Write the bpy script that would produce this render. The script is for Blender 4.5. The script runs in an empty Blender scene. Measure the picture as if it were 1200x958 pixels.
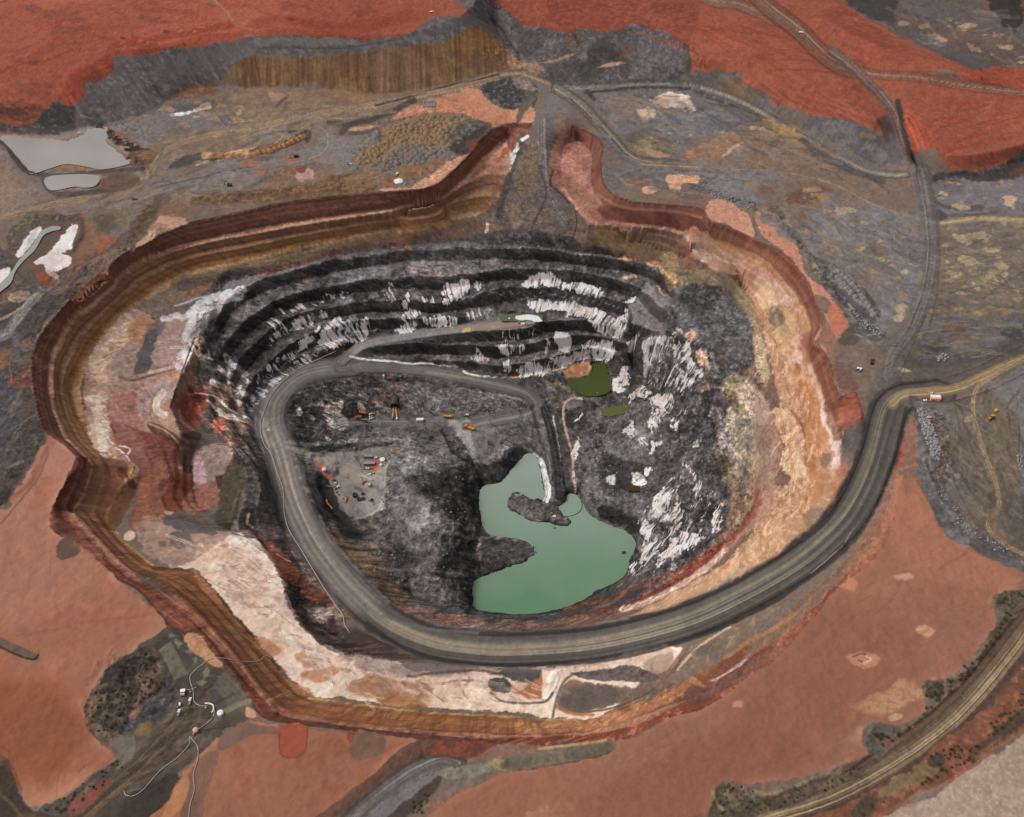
import bpy, bmesh, math, random
import numpy as np
random.seed(7)
rng = np.random.default_rng(11)
C = bpy.context.scene.collection
R = math.radians
F32 = np.float32
# ------------------------------------------------------------------ camera
CAM_H, PITCH, FPX = 700.0, R(48.0), 1316.0
CX, CY = 600.0, 479.0
SP, CP = math.sin(PITCH), math.cos(PITCH)

def unproject(px, py, z):
    """world x, y of the point at height z seen at photo position px, py (used to lay out the survey lines)"""
    px = np.asarray(px, float); py = np.asarray(py, float); z = np.asarray(z, float)
    u = (px-CX)/FPX; v = (py-CY)/FPX
    dy = CP-v*SP; dz = -SP-v*CP
    t = (z-CAM_H)/dz
    return u*t, dy*t

def project(x, y, z):
    dz = z-CAM_H
    zc = y*CP-dz*SP
    vc = -y*SP-dz*CP
    return CX+FPX*x/zc, CY+FPX*vc/zc

# ------------------------------------------------------------------ noise
TAB = rng.random((64, 256, 256), dtype=F32)
def vnoise(x, y, seed=0):
    T = TAB[seed % 64]
    x = np.asarray(x, F32); y = np.asarray(y, F32)
    xi = np.floor(x); yi = np.floor(y)
    fx = x-xi; fy = y-yi
    fx = fx*fx*(3-2*fx); fy = fy*fy*(3-2*fy)
    xi = xi.astype(np.int32) & 255; yi = yi.astype(np.int32) & 255
    x1 = (xi+1) & 255; y1 = (yi+1) & 255
    a = T[yi, xi]; b = T[yi, x1]; c = T[y1, xi]; d = T[y1, x1]
    a = a+(b-a)*fx; c = c+(d-c)*fx
    return a+(c-a)*fy

def fbm(x, y, scale, octv=4, seed=0, gain=.5):
    """fractal noise about 0, roughly -1..1"""
    s = 0; amp = 1; tot = 0; k = 1/scale
    for i in range(octv):
        ca, sa = math.cos(.6*i+.3), math.sin(.6*i+.3)
        s = s+amp*(vnoise((x*ca-y*sa)*k+17.3*i, (x*sa+y*ca)*k+9.1*i, seed+i)-.5)
        tot += amp; amp *= gain; k *= 2.03
    return s*(2.6/tot)

def sstep(a, b, x):
    t = np.clip((x-a)/(b-a), 0, 1)
    return t*t*(3-2*t)

def catmull(pts, closed=False, n=4):
    p = np.array(pts, float)
    if len(p) < 3: return p
    if closed: q = np.vstack([p[-1:], p, p[:2]])
    else: q = np.vstack([2*p[:1]-p[1:2], p, 2*p[-1:]-p[-2:-1]])
    out = []
    for i in range(1, len(q)-2):
        a, b, c, d = q[i-1], q[i], q[i+1], q[i+2]
        for k in range(n):
            t = k/n
            out.append(.5*((2*b)+(c-a)*t+(2*a-5*b+4*c-d)*t*t+(3*b-a-3*c+d)*t**3))
    if not closed: out.append(p[-1])
    return np.array(out)

# tile coordinates: positions measured on 4x enlargements of 300 x 240 pieces of the photograph
TILE = {'A':(0,0),'B':(300,0),'C':(600,0),'D':(900,0),'E':(0,240),'F':(300,240),'G':(600,240),'H':(900,240),
        'I':(0,480),'J':(300,480),'K':(600,480),'L':(900,480),'M':(0,718),'N':(300,718),'O':(600,718),'Q':(900,718)}
def T(tile, s):
    """'x,y x,y ...' in tile coordinates -> photo positions"""
    ox, oy = TILE[tile]
    return [(ox+float(a.split(',')[0])/3.993, oy+float(a.split(',')[1])/3.993) for a in s.split()]
def X(s):
    return [tuple(float(v) for v in a.split(',')) for a in s.split()]
# ------------------------------------------------------------------ survey lines (photo position, height in metres)
HX0, HX1, HY0, HY1, HS = -800, 800, 200, 1640, 2.0
HNX, HNY = int((HX1-HX0)/HS)+1, int((HY1-HY0)/HS)+1
hz_sum = np.zeros((HNY, HNX)); hz_n = np.zeros((HNY, HNX))

def fix_world(xyz):
    xyz = np.asarray(xyz, float)
    for a, b in zip(xyz[:-1], xyz[1:]):
        n = max(2, int(np.hypot(*(b-a)[:2])/1.0)+1)
        t = np.linspace(0, 1, n)[:, None]
        p = a+(b-a)*t
        i = np.rint((p[:, 0]-HX0)/HS).astype(int); j = np.rint((p[:, 1]-HY0)/HS).astype(int)
        ok = (i >= 0) & (i < HNX) & (j >= 0) & (j < HNY)
        np.add.at(hz_sum, (j[ok], i[ok]), p[ok, 2]); np.add.at(hz_n, (j[ok], i[ok]), 1)

def line(pts, z=None, closed=False, smooth=True):
    """a break line; points are (px,py) at one height z or (px,py,z)"""
    p = np.array(pts, float)
    if p.shape[1] == 2: p = np.hstack([p, np.full((len(p), 1), float(z))])
    if closed and not smooth: p = np.vstack([p, p[:1]])
    if smooth: 
        p = catmull(p, closed, 4)
        if closed: p = np.vstack([p, p[:1]])
    x, y = unproject(p[:, 0], p[:, 1], p[:, 2])
    fix_world(np.stack([x, y, p[:, 2]], 1))

def pip(x, y, poly):
    inside = np.zeros(x.shape, bool)
    px, py = poly[:, 0], poly[:, 1]
    j = len(poly)-1
    for i in range(len(poly)):
        c = (py[i] > y) != (py[j] > y)
        if c.any():
            inside ^= c & (x < (px[j]-px[i])*(y-py[i])/((py[j]-py[i]) or 1e-9)+px[i])
        j = i
    return inside

GXX, GYY = np.meshgrid(HX0+HS*np.arange(HNX), HY0+HS*np.arange(HNY))
def flat(pts, z, zin=None):
    """a level area"""
    p = catmull(pts, True, 3)
    x, y = unproject(p[:, 0], p[:, 1], np.full(len(p), z))
    m = pip(GXX, GYY, np.stack([x, y], 1))
    hz_sum[m] = z if zin is None else zin; hz_n[m] = 1
    return np.stack([x, y], 1)

RIM = (X("37,440 37,415 52,387 67,370 87,347 112,326 145,298 175,284 195,272 220,262 250,256 300,245 337,237 400,230 450,226 495,222 515,215 535,197 550,182 565,162 577,151 600,146 622,146"),
       X("659,142 670,148 687,154 701,162 706,173 704,190 707,214 720,229 740,236 775,240 812,243 826,249 831,260 850,265 875,276 900,288 917,297 932,312 947,332 956,355 964,372 960,387 952,404 965,412 972,425 977,445 985,465 1002,461 1008,477 1010,490 988,500 986,515"),
       X("37,440 41,470 48,500 54,509 75,522 90,536 72,573 55,608 70,627 87,635 100,645 120,665 140,680 160,690 185,716 197,733 220,745 250,768 275,795 297,828 315,843 350,848 400,854 450,860 487,865 525,868 600,872 625,874 675,870 720,867 740,862 762,850 785,840 815,832 835,823 862,805 900,778 920,760 945,730 957,719 975,692 1010,667 1030,645 1047,612 1052,575 1060,555"))
line(RIM[0], 0, smooth=False); line(RIM[1], 0, smooth=False); line(RIM[2], 0, smooth=False)
# first bench toe
B1W = X("85,602 110,545 95,531 75,512 63,482 59,440 63,415 75,390 96,360 125,335 160,310 200,294 250,281 300,272 375,259 450,249 500,242 522,232 548,207 572,182 594,163 606,157")
line(B1W, -17, smooth=False)
line(X("85,602 110,630 150,672 190,684 225,714 250,742 282,780 300,805 330,838 400,849 500,859 550,861 620,866 680,862 730,852 780,833"), -7, smooth=False)
# second toe
T2W = X("95,495 87,470 85,455 100,425 117,395 145,365 175,347 212,322 250,312 300,303 350,290 400,280 450,270 500,257 530,250 560,250 590,262")
line(T2W, -37)
line(X("95,495 110,522 128,535 157,547 140,578 125,605 140,630 180,665 225,670 250,692 272,720 300,750 325,783 360,818 400,822 450,828 500,834 550,836 600,840 650,843 685,840"), -34, smooth=False)
line([(685,840,-34),(705,833,-33),(750,818,-31),(785,805,-28),(825,783,-23),(850,768,-19),(875,755,-17),(900,738,-14),(940,708,-11),(985,665,-8),(1015,635,-6),(1040,590,-3)], smooth=False)
# west ledges
line(X("250,350 243,380 234,397 220,425 207,455 200,475 205,490 213,507"), -47)
line(X("150,560 185,600 205,620 250,625 300,640 325,668 333,690"), -43)
line(X("160,470 170,500 190,530 200,560"), -46)
flat(X("228,535 262,521 274,531 272,560 250,598 228,588"), -62)
line(X("262,521 275,530 290,560 282,600 270,622"), -64)
line(X("333,690 338,712 365,745 392,766 430,771 480,777 540,782 600,783 650,780 700,778 740,772 790,760"), -38)
line(X("240,400 232,430 222,455 216,480 228,500 250,512 285,535 305,570 300,615 318,650 340,690 368,725 400,748"), -66)
# north notch with its spoil ramp
line([(640,140,0),(640,165,-4),(640,190,-10),(637,230,-22),(620,268,-38)])
flat(X("662,170 685,166 697,185 698,212 690,222 670,212 656,200"), -17)
line(X("690,262 750,267 797,272 814,292 840,301 875,317 905,336 925,365 936,395 946,430 956,470 953,520 950,560 940,595 915,628"), -21)
line(X("620,270 690,274 750,285 800,301 850,319 880,345 895,380 905,420 912,460 916,500 918,540 912,580 895,620 868,655"), -38)
line(X("300,330 332,318 400,300 450,292 500,286 560,284 600,290 675,296 725,303 770,313 792,328"), -50)
line(X("262,395 290,370 325,350 362,338 425,325 480,322 540,318 600,313 660,316 725,326 752,335"), -62)
line(X("280,425 310,398 340,378 380,366 440,358 500,358 550,350 600,341 650,343 707,353 735,363"), -78)
line(X("740,376 770,387 805,402 835,425 852,460 862,500 868,550 860,600 840,640 805,672 765,697"), -72)
line(X("303,470 318,444 345,421 380,408 408,404"), -97)
line([(412,416,-108),(425,404,-104),(450,399,-101),(500,391,-96),(550,385,-91),(600,378,-87),(630,373,-86),(680,373,-86),(715,385,-90)])
line([(430,420,-111),(500,428,-117),(550,436,-120),(600,443,-122),(640,437,-123),(665,431,-125)])
# floor
line(X("745,637 758,612 775,575 790,545 795,515 785,485 765,455 738,428"), -128)
line([(660,520,-136),(690,520,-134),(725,545,-137),(745,590,-137),(715,605,-139),(690,590,-140),(676,560,-139)])
flat(X("425,491 470,489 520,490 560,497 590,500 560,510 500,499 450,499"), -131)
line([(340,540,-95),(380,548,-103),(420,556,-108)])
flat(X("405,545 440,535 455,545 445,575 437,592 415,596 400,580 393,560"), -109)
line([(375,575,-112),(390,600,-113),(405,615,-113)])
line([(420,630,-112),(470,640,-113),(500,600,-113),(480,550,-113),(520,560,-117),(530,640,-119),(480,690,-110),(520,710,-113)])
line([(548,600,-132),(545,640,-132),(545,690,-134)])
line([(362,520,-108),(400,512,-116),(450,516,-119),(510,512,-126),(545,545,-130)])
line([(560,530,-132),(585,540,-135),(600,530,-137)])
LAKE_Z = -146.0
LAKE = X("617,532 629,538 634,560 637,576 635,584 620,583 606,577 596,582 593,592 600,600 612,606 625,613 640,612 655,616 667,614 665,606 658,600 656,590 657,583 663,580 672,579 678,580 683,590 692,605 710,615 730,622 743,633 746,645 738,655 735,668 725,680 700,692 680,705 660,712 640,718 600,719 570,717 557,712 555,700 556,682 575,672 590,667 612,660 626,652 628,645 620,635 605,630 590,628 571,624 566,610 563,590 565,572 580,568 592,560 605,545")
line([(610,592,-142),(630,600,-142),(655,610,-143)])
line([(565,650,-138),(600,648,-142)])
LAKE_XY = flat(LAKE, LAKE_Z, LAKE_Z-4)
line(LAKE, LAKE_Z, closed=True)
POND = T('G', "260,760 350,735 430,740 450,800 465,850 430,885 350,895 280,860 262,815")
flat(POND, -126.7)
POND = T('G', "372,744 430,740 448,795 466,850 435,885 355,896 290,868 260,832 268,818 320,814 362,798 378,770")
POND_XY = flat(POND, -127, -128.5)
# waste dumps
ND = X("-120,150 0,128 35,122 55,108 78,92 100,80 132,62 165,58 215,52 262,45 300,42 350,41 420,41 470,40 500,33 522,25 540,18 556,4 560,-20 560,-60")
line([(x, y, 16 if x < 40 else 16+18*min(1, (x-40)/110)) for x, y in ND])
line(X("-120,180 0,155 40,161 75,160 100,152 130,144 165,135 190,122 215,108 260,101 310,104 370,104 430,110 475,108 505,103 560,91 600,80 611,72 600,58 585,38 578,15 590,-20 600,-60"), 1)
line([(-120,90,20),(0,80,24),(100,30,33),(300,10,35),(500,0,35)])
line(X("640,-60 640,0 655,30 700,36 760,34 800,50 812,66 870,74 930,100 990,126 1030,140"), 24)
line(X("-100,190 200,170 500,120 620,95 700,100 800,100 870,122 930,152 1000,186 1040,196"), 0)
line(X("760,10 900,60 1000,100"), 27)
line(X("1064,140 1080,165 1110,182 1160,178 1230,160"), 16)
line(X("1068,195 1110,207 1160,201 1230,180"), 0)
line(X("1060,108 1120,100 1230,120"), 17)
line(X("820,-30 880,2 920,28 960,55 1000,80 1030,105 1045,130 1058,165 1075,200"), 12)
line(X("960,20 1010,45 1060,70 1150,90"), 24)
line(X("985,0 1040,40 1100,60 1160,85 1240,80"), 2)
# open ground all round
for yy in range(HY0, HY1, 40): fix_world([(HX0, yy, 0), (HX0, yy+40, 0)]); fix_world([(HX1, yy, 0), (HX1, yy+40, 0)])
fix_world([(HX0, HY0, 0), (HX1, HY0, 0)])
line(X("0,760 120,870 230,900 340,900 480,900 700,910 900,850 1050,720 1130,640"), 0)
line(X("0,560 30,600 0,640"), 0)
line(X("20,330 100,270 250,220 400,200 520,150"), 0); line(X("760,180 900,230 1000,330 1080,450 1100,560 1180,640"), 0)
line(X("1200,430 1100,500 1150,560"), 0); line(X("0,430 20,460 25,500"), 1)

# roads: px, py, height ; width in metres
ROADS = {}
def road(name, pts, w, zs=None):
    p = np.array(pts, float)
    p = catmull(p, False, 5)
    x, y = unproject(p[:, 0], p[:, 1], p[:, 2])
    q = np.stack([x, y, p[:, 2]], 1)
    d = np.gradient(q[:, :2], axis=0); d /= np.linalg.norm(d, axis=1)[:, None]
    nrm = np.stack([-d[:, 1], d[:, 0]], 1)
    for s in (-.5, 0, .5):
        e = q.copy(); e[:, :2] += nrm*w*s
        fix_world(e)
    ROADS[name] = (q, w)
road('haul', [(1260,398,3),(1200,420,2),(1150,444,1),(1100,459,0),(1062,464,0),(1044,477,-1),(1036,500,-3),(1027,535,-6),(1012,573,-10),(992,607,-14),(965,635,-18),(930,663,-23),(870,698,-30),(800,729,-38),(700,753,-47),(600,761,-55),(540,758,-60),(500,750,-63),(455,730,-68),(418,699,-73),(392,670,-77),(370,640,-81),(354,610,-84),(342,580,-87),(328,530,-93),(317,498,-98),(319,474,-100),(331,456,-102),(350,441,-104),(375,433,-106),(412,430,-109)], 27)
road('inner', [(400,430,-108),(430,430,-110),(462,431,-113),(500,435,-116),(537,442,-119),(575,450,-122),(600,456,-124),(617,462,-126),(628,473,-128),(625,484,-129),(607,488,-130),(580,493,-131),(550,500,-132)], 15)
road('branch', [(400,424,-107),(412,414,-107),(425,405,-104),(450,399,-101),(500,391,-96),(550,385,-91),(600,379,-87),(622,376,-86)], 12)
road('causeway', [(634,468,-128),(641,490,-130),(648,520,-134),(653,550,-138),(655,580,-141)], 9)

fixed = hz_n > 0
hz = np.where(fixed, hz_sum/np.maximum(hz_n, 1), 0.0)
def relax(h, m, v, it):
    for _ in range(it):
        p = np.pad(h, 1, mode='edge')
        h = .25*(p[:-2, 1:-1]+p[2:, 1:-1]+p[1:-1, :-2]+p[1:-1, 2:])
        h[m] = v[m]
    return h
def pyramid(v, m):
    if min(v.shape) <= 24:
        h = np.where(m, v, v[m].mean() if m.any() else 0.0)
        return relax(h, m, v, 400)
    H2, W2 = (v.shape[0]+1)//2, (v.shape[1]+1)//2
    vp = np.zeros((H2*2, W2*2)); mp = np.zeros((H2*2, W2*2))
    vp[:v.shape[0], :v.shape[1]] = np.where(m, v, 0); mp[:v.shape[0], :v.shape[1]] = m
    s = vp.reshape(H2, 2, W2, 2).sum((1, 3)); c = mp.reshape(H2, 2, W2, 2).sum((1, 3))
    hc = pyramid(np.where(c > 0, s/np.maximum(c, 1), 0), c > 0)
    h = np.repeat(np.repeat(hc, 2, 0), 2, 1)[:v.shape[0], :v.shape[1]]
    h = np.where(m, v, h)
    return relax(h, m, v, 50)
HGT = pyramid(hz, fixed)

def base_height(x, y):
    fx = np.clip((x-HX0)/HS, 0, HNX-1.001); fy = np.clip((y-HY0)/HS, 0, HNY-1.001)
    i = fx.astype(np.int32); j = fy.astype(np.int32); fx = fx-i; fy = fy-j
    return (HGT[j, i]*(1-fx)+HGT[j, i+1]*fx)*(1-fy)+(HGT[j+1, i]*(1-fx)+HGT[j+1, i+1]*fx)*fy

# ------------------------------------------------------------------ the terrain sheet: one grid, denser where the photo looks
def depth0(y): return np.maximum(y*CP+CAM_H*SP, 420.0)
cols = np.arange(-90, 1291, .85)
step = 14.0; left = [cols[0]]; right = [cols[-1]]
while left[-1] > -24000:
    left.append(left[-1]-step); right.append(right[-1]+step); step *= 1.55
colpx = np.concatenate([left[:0:-1], cols, right[1:]])
ys = []
py = 1008.0
while py > -46:
    ys.append(unproject(600, py, 0)[1])
    py -= .38 if 225 < py < 470 else (.58 if 140 < py < 885 else .85)
ys = [float(v) for v in ys]
step = 4.0; lo = [ys[0]]; hi = [ys[-1]]
while lo[-1] > -6000: lo.append(lo[-1]-step); step *= 1.5
step = 5.0
while hi[-1] < 40000: hi.append(hi[-1]+step); step *= 1.45
rowy = np.array(lo[:0:-1]+ys+hi[1:])
NR, NC = len(rowy), len(colpx)
VX = (((colpx-CX)/FPX)[None, :]*depth0(rowy)[:, None]).astype(F32).ravel()
VY = np.repeat(rowy.astype(F32), NC)
VZ = base_height(VX, VY).astype(F32)
edge = sstep(HX1-60, HX1, np.abs(VX)) + sstep(HY1-80, HY1, VY) + sstep(-HY0-30, -HY0, -VY)
VZ *= (1-np.clip(edge, 0, 1)).astype(F32)
NV = NR*NC
print('terrain vertices', NV)

# position along the pit wall, for streaks that run down its faces
PCX, PCY = -10.0, 655.0
ANG = (np.arctan2(VY-PCY, VX-PCX)*270).astype(F32)
# ------------------------------------------------------------------ painting the ground: soils, rock, salt and wheel tracks
class Buckets:
    S = 12
    def __init__(s, px, py):
        s.W = 140; s.H = 110
        bx = np.clip(px//s.S+10, 0, s.W-1).astype(np.int32); by = np.clip(py//s.S+10, 0, s.H-1).astype(np.int32)
        b = by*s.W+bx
        s.order = np.argsort(b, kind='stable').astype(np.int32)
        s.start = np.searchsorted(b[s.order], np.arange(s.W*s.H+1))
    def q(s, x0, y0, x1, y1):
        c = lambda v, m: int(min(max(v//s.S+10, 0), m-1))
        i0, i1, j0, j1 = c(x0, s.W), c(x1, s.W), c(y0, s.H), c(y1, s.H)
        return np.concatenate([s.order[s.start[j*s.W+i0]:s.start[j*s.W+i1+1]] for j in range(j0, j1+1)])

def setup(x, y, z):
    global PX, PY, BK, QX, QY
    PX, PY = project(x.astype(float), y.astype(float), z.astype(float))
    bad = (y*CP-(z-CAM_H)*SP) < 100
    PX = np.where(bad, -9999, PX).astype(F32); PY = np.where(bad, -9999, PY).astype(F32)
    BK = Buckets(PX, PY)
    QX = PX.copy(); QY = PY.copy()

WA = fbm(VX, VY, 22, 5, 3, .47); WB = fbm(VX, VY, 22, 5, 23, .47)          # ragged edges
WHA = fbm(VX, VY, 8, 4, 13, .6); WHB = fbm(VX, VY, 8, 4, 33, .6)
FINE = fbm(VX, VY, 4.0, 3, 31); MID = fbm(VX, VY, 14, 4, 37); BIG = fbm(VX, VY, 90, 4, 41); GRIT = fbm(VX, VY, 1.7, 2, 45)
DIST = np.full(NV, np.inf, F32); SPAR = np.zeros(NV, F32); TPAR = np.zeros(NV, F32)

def seg_dist(pts, margin, closed):
    """distance (px) of nearby vertices to a polyline; also signed side distance and length along it"""
    n = len(pts); touched = []
    s0 = 0.0
    for i in range(n if closed else n-1):
        ax, ay = pts[i]; bx, by = pts[(i+1) % n]
        L = math.hypot(bx-ax, by-ay)
        if L < 1e-6: continue
        idx = BK.q(min(ax, bx)-margin, min(ay, by)-margin, max(ax, bx)+margin, max(ay, by)+margin)
        dx, dy = (bx-ax)/L, (by-ay)/L
        rx = QX[idx]-ax; ry = QY[idx]-ay
        t = np.clip(rx*dx+ry*dy, 0, L)
        ex = rx-t*dx; ey = ry-t*dy
        d = np.sqrt(ex*ex+ey*ey)
        up = d < DIST[idx]
        k = idx[up]
        DIST[k] = d[up]; SPAR[k] = s0+t[up]; TPAR[k] = (rx*dy-ry*dx)[up]
        touched.append(idx)
        s0 += L
    idx = np.unique(np.concatenate(touched))
    d = DIST[idx].copy(); s = SPAR[idx].copy(); t = np.copysign(d, TPAR[idx])
    DIST[idx] = np.inf
    return idx, d, s, t

def poly_mask(pts, soft=1.5, warp=2.0, smooth=True):
    p = catmull(pts, True, 3) if smooth else np.array(pts, float)
    warp *= 1.25
    lowf = min(1.0, .09*math.sqrt(abs(.5*np.sum(p[:, 0]*np.roll(p[:, 1], -1)-p[:, 1]*np.roll(p[:, 0], -1))))/max(warp, .01))
    m = soft+warp+5
    idx = BK.q(p[:, 0].min()-m, p[:, 1].min()-m, p[:, 0].max()+m, p[:, 1].max()+m)
    if warp:
        QX[idx] = PX[idx]+warp*(.8*lowf*WA[idx]+.7*WHA[idx]); QY[idx] = PY[idx]+warp*(.8*lowf*WB[idx]+.7*WHB[idx])
    ins = pip(QX[idx], QY[idx], p)
    di, dd, _, _ = seg_dist(p, m, True)
    full = np.full(len(idx), 99, F32)
    pos = np.searchsorted(np.sort(idx), di); srt = np.argsort(idx)
    pos = np.clip(pos, 0, len(idx)-1); ok = idx[srt[pos]] == di
    full[srt[pos[ok]]] = dd[ok]
    sd = np.where(ins, full, -full)
    if warp >= 1.8: sd = sd+min(4.0, .55*lowf*warp)*(.7*WHA[idx]+.6*FINE[idx]+.35*GRIT[idx])
    a = sstep(-soft*.5, soft*.5, sd)
    if warp:
        QX[idx] = PX[idx]; QY[idx] = PY[idx]
    k = a > 0
    return idx[k], a[k].astype(F32), sd[k]

def lin(c):
    c = np.asarray(c, F32)/255
    return np.where(c <= .04045, c/12.92, ((c+.055)/1.055)**2.4).astype(F32)

STREAK = np.zeros((NV, 3), F32)
COL = np.empty((NV, 3), F32)           # display values /255, turned to linear at the end
ROUGH = np.full(NV, .16, F32)
REG = np.zeros(NV, np.int8)
REGS = ['ground', 'pit_terrain', 'haul_road', 'waste_dump_hill', 'clay_pan_ground', 'dirt_track_path', 'salt_terrain']
def blend(idx, a, c):
    COL[idx] += (np.asarray(c, F32)/255-COL[idx])*a[:, None]
def mixfield(idx, f, lo, hi): return sstep(lo, hi, f[idx]).astype(F32)

MOT = .62
def poly(pts, c, soft=1.5, warp=2.0, a=1.0, mot=None, reg=None, rough=None, smooth=True):
    """mot: list of (colour, field, lo, hi) blended inside"""
    idx, m, sd = poly_mask(pts, soft, warp, smooth)
    m = m*a
    if c is not None:
        cc = np.tile(np.asarray(c, F32)/255, (len(idx), 1))
        for col, f, lo, hi in (mot or ()):
            w = (f(idx, sd) if callable(f) else f[idx]); w = MOT*sstep(lo, hi, w)[:, None]
            cc += (np.asarray(col, F32)/255-cc)*w
        COL[idx] += (cc-COL[idx])*m[:, None]
    if reg is not None: REG[idx[m > .5]] = REGS.index(reg)
    if rough is not None: ROUGH[idx] += (rough-ROUGH[idx])*m
    return idx, m

def stroke(pts, w, c, soft=1.5, a=1.0, warp=.6, smooth=True, breaks=0, reg=None, rough=None, streak=None, mot=None, taper=False):
    """a band of width w px along pts; breaks: 0..1 share of it worn away; streak: [(t0, width, colour, alpha)] lengthwise tracks, t in -1..1"""
    warp *= .8
    p = catmull(pts, False, 4) if smooth else np.array(pts, float)
    mg = w/2+soft+warp+2
    idx = BK.q(p[:, 0].min()-mg, p[:, 1].min()-mg, p[:, 0].max()+mg, p[:, 1].max()+mg)
    if warp:
        QX[idx] = PX[idx]+warp*WHA[idx]; QY[idx] = PY[idx]+warp*WHB[idx]
    k, d, s, t = seg_dist(p, mg, False)
    if warp:
        QX[idx] = PX[idx]; QY[idx] = PY[idx]
    ww = w
    if taper:
        L = s.max(); ww = w*np.clip(np.minimum(s, L-s)/(.3*L), .15, 1)
    m = sstep(-soft*.5, soft*.5, ww/2-d).astype(F32)*a
    if breaks: m = m*sstep(breaks-.25, breaks+.25, .5+.5*WA[k]+.35*FINE[k])
    ok = m > 0; k, m, d, s, t = k[ok], m[ok], d[ok], s[ok], t[ok]
    if c is not None:
        cc = np.tile(np.asarray(c, F32)/255, (len(k), 1))
        for col, f, lo, hi in (mot or ()):
            cc += (np.asarray(col, F32)/255-cc)*sstep(lo, hi, f[k])[:, None]
        if streak:
            tn = t/(w/2)+.05*(vnoise(s/60, s*0+3.3, 7)-.5)
            fl = vnoise(tn*14, s/130, 9)-.5; fl2 = vnoise(tn*34+40, s/90, 10)-.5
            for t0, tw, col, al in streak:
                g = np.exp(-((tn-t0)/tw)**2)*al*np.clip(.75+1.6*fl+.9*fl2, .0, 1.15)
                cc += (np.minimum(np.asarray(col, F32)*1.08, 255)/255-cc)*np.clip(g, 0, 1)[:, None]
            cc *= (1+.26*fl+.20*fl2)[:, None]
        COL[k] += (cc-COL[k])*m[:, None]
    if reg is not None: REG[k[m > .5]] = REGS.index(reg)
    if rough is not None: ROUGH[k] += (rough-ROUGH[k])*m
    return k, m, s, t

def streaks(pts, cols, along=9.0, down=90., lo=.0, hi=.25, seed=50, soft=3, warp=3, a=1.0, coord=None, zs=None):
    """colour that runs down a face: noise fine along the wall and long down it"""
    idx, m, sd = poly_mask(pts, soft, warp)
    u = ANG[idx] if coord is None else coord[idx]
    z = VZ[idx]
    n = (vnoise(u/along, z/down+5, seed)*.5+vnoise(u/(along*.37), z/(down*.6)+9, seed+1)*.32+vnoise(u/(along*.15), z/(down*.4), seed+2)*.18)-.5
    w = sstep(lo, hi, n*2)*m*a
    blend(idx, w.astype(F32), cols)
    return idx, w

def blots(pts, n, size, c, seed, warp=2.5, jitter=18, flat_=.55, a=.9):
    """scattered pale or dark patches of bare soil inside an outline"""
    r = random.Random(seed)
    p = np.array(pts, float)
    x0, y0 = p.min(0); x1, y1 = p.max(0)
    k = 0
    while k < n:
        x, y = r.uniform(x0, x1), r.uniform(y0, y1)
        if not pip(np.array([x]), np.array([y]), p)[0]: continue
        k += 1
        s = size*r.uniform(.35, 1.0)**1.5*1.4
        ang = r.uniform(0, 6.28)
        q = []
        for i in range(7):
            t = 6.283*i/7; rr = s*r.uniform(.55, 1.15)
            q.append((x+rr*math.cos(t)*1.25, y+rr*math.sin(t)*flat_))
        j = r.uniform(-jitter, jitter)
        poly(q, [v+j for v in c], 1.5, warp, a*r.uniform(.6, 1))

def tracks(pts, n, ang, ln, c, seed, a=.4, w=1.1, bend=.5):
    """wheel marks wandering over open ground, along a direction on the photo (degrees) with some spread"""
    r = random.Random(seed); p = np.array(pts, float); x0, y0 = p.min(0); x1, y1 = p.max(0); k = 0
    while k < n:
        x, y = r.uniform(x0, x1), r.uniform(y0, y1)
        if not pip(np.array([x]), np.array([y]), p)[0]: continue
        k += 1
        t = math.radians(ang+r.gauss(0, 14)); L = ln*r.uniform(.4, 1.2); q = [(x, y)]
        for i in range(4):
            t += r.uniform(-bend, bend)*.5
            x += math.cos(t)*L/4; y += math.sin(t)*L/4*.7; q.append((x, y))
        if not pip(np.array([x]), np.array([y]), p)[0] and r.random() < .8: k -= 1 if r.random() < .7 else 0; continue
        j = r.uniform(-10, 10); cc = [v+j for v in c]
        stroke(q, w*r.uniform(.7, 1.3), cc, 1.2, a*r.uniform(.5, 1.1), .4)
        if r.random() < .6: stroke([(u+2.2*math.sin(t), v-2.0*math.cos(t)) for u, v in q], w, cc, 1.2, a*.8, .4)

def strata(pts, bands, a=.8, soft=3, warp=2, jit=1.2, shift=0.):
    """weathered layers: colour by height, [(height, colour)] from the top down"""
    idx, m, sd = poly_mask(pts, soft, warp)
    z = VZ[idx]+jit*WA[idx]+.5*jit*WHA[idx]+shift
    zs = np.array([b[0] for b in bands][::-1], float); cs = np.array([b[1] for b in bands][::-1], float)
    c = np.stack([np.interp(z, zs, cs[:, i]) for i in range(3)], 1)/255
    COL[idx] += (c-COL[idx]).astype(F32)*(m*a)[:, None]
# ------------------------------------------------------------------ relief: terraces, rubble, gullies, berms, dumped mounds
setup(VX, VY, VZ)
NWALL = X("255,330 300,318 400,302 500,290 600,284 700,298 770,315 790,345 770,390 735,400 715,428 640,437 600,440 520,425 430,420 400,412 350,425 310,470 285,470 262,430")
def terrace(pts, P, amt, soft=14, phase=.0, fl=.4):
    idx, m, sd = poly_mask(pts, soft, 3)
    z = VZ[idx]
    t = z/P+phase+.11*fbm(VX[idx], VY[idx], 60, 3, 61)+.02*FINE[idx]
    f = t-np.floor(t)
    g = np.floor(t)+.12*f+.88*sstep(fl, .9, f)
    VZ[idx] += ((g-t)*P*m*amt).astype(F32)
terrace(NWALL, 12.5, 1.0, fl=.56)
terrace(X("800,330 850,330 885,360 900,420 905,500 905,560 885,610 850,650 845,600 850,540 850,480 830,420 800,390"), 16, .45)
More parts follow.
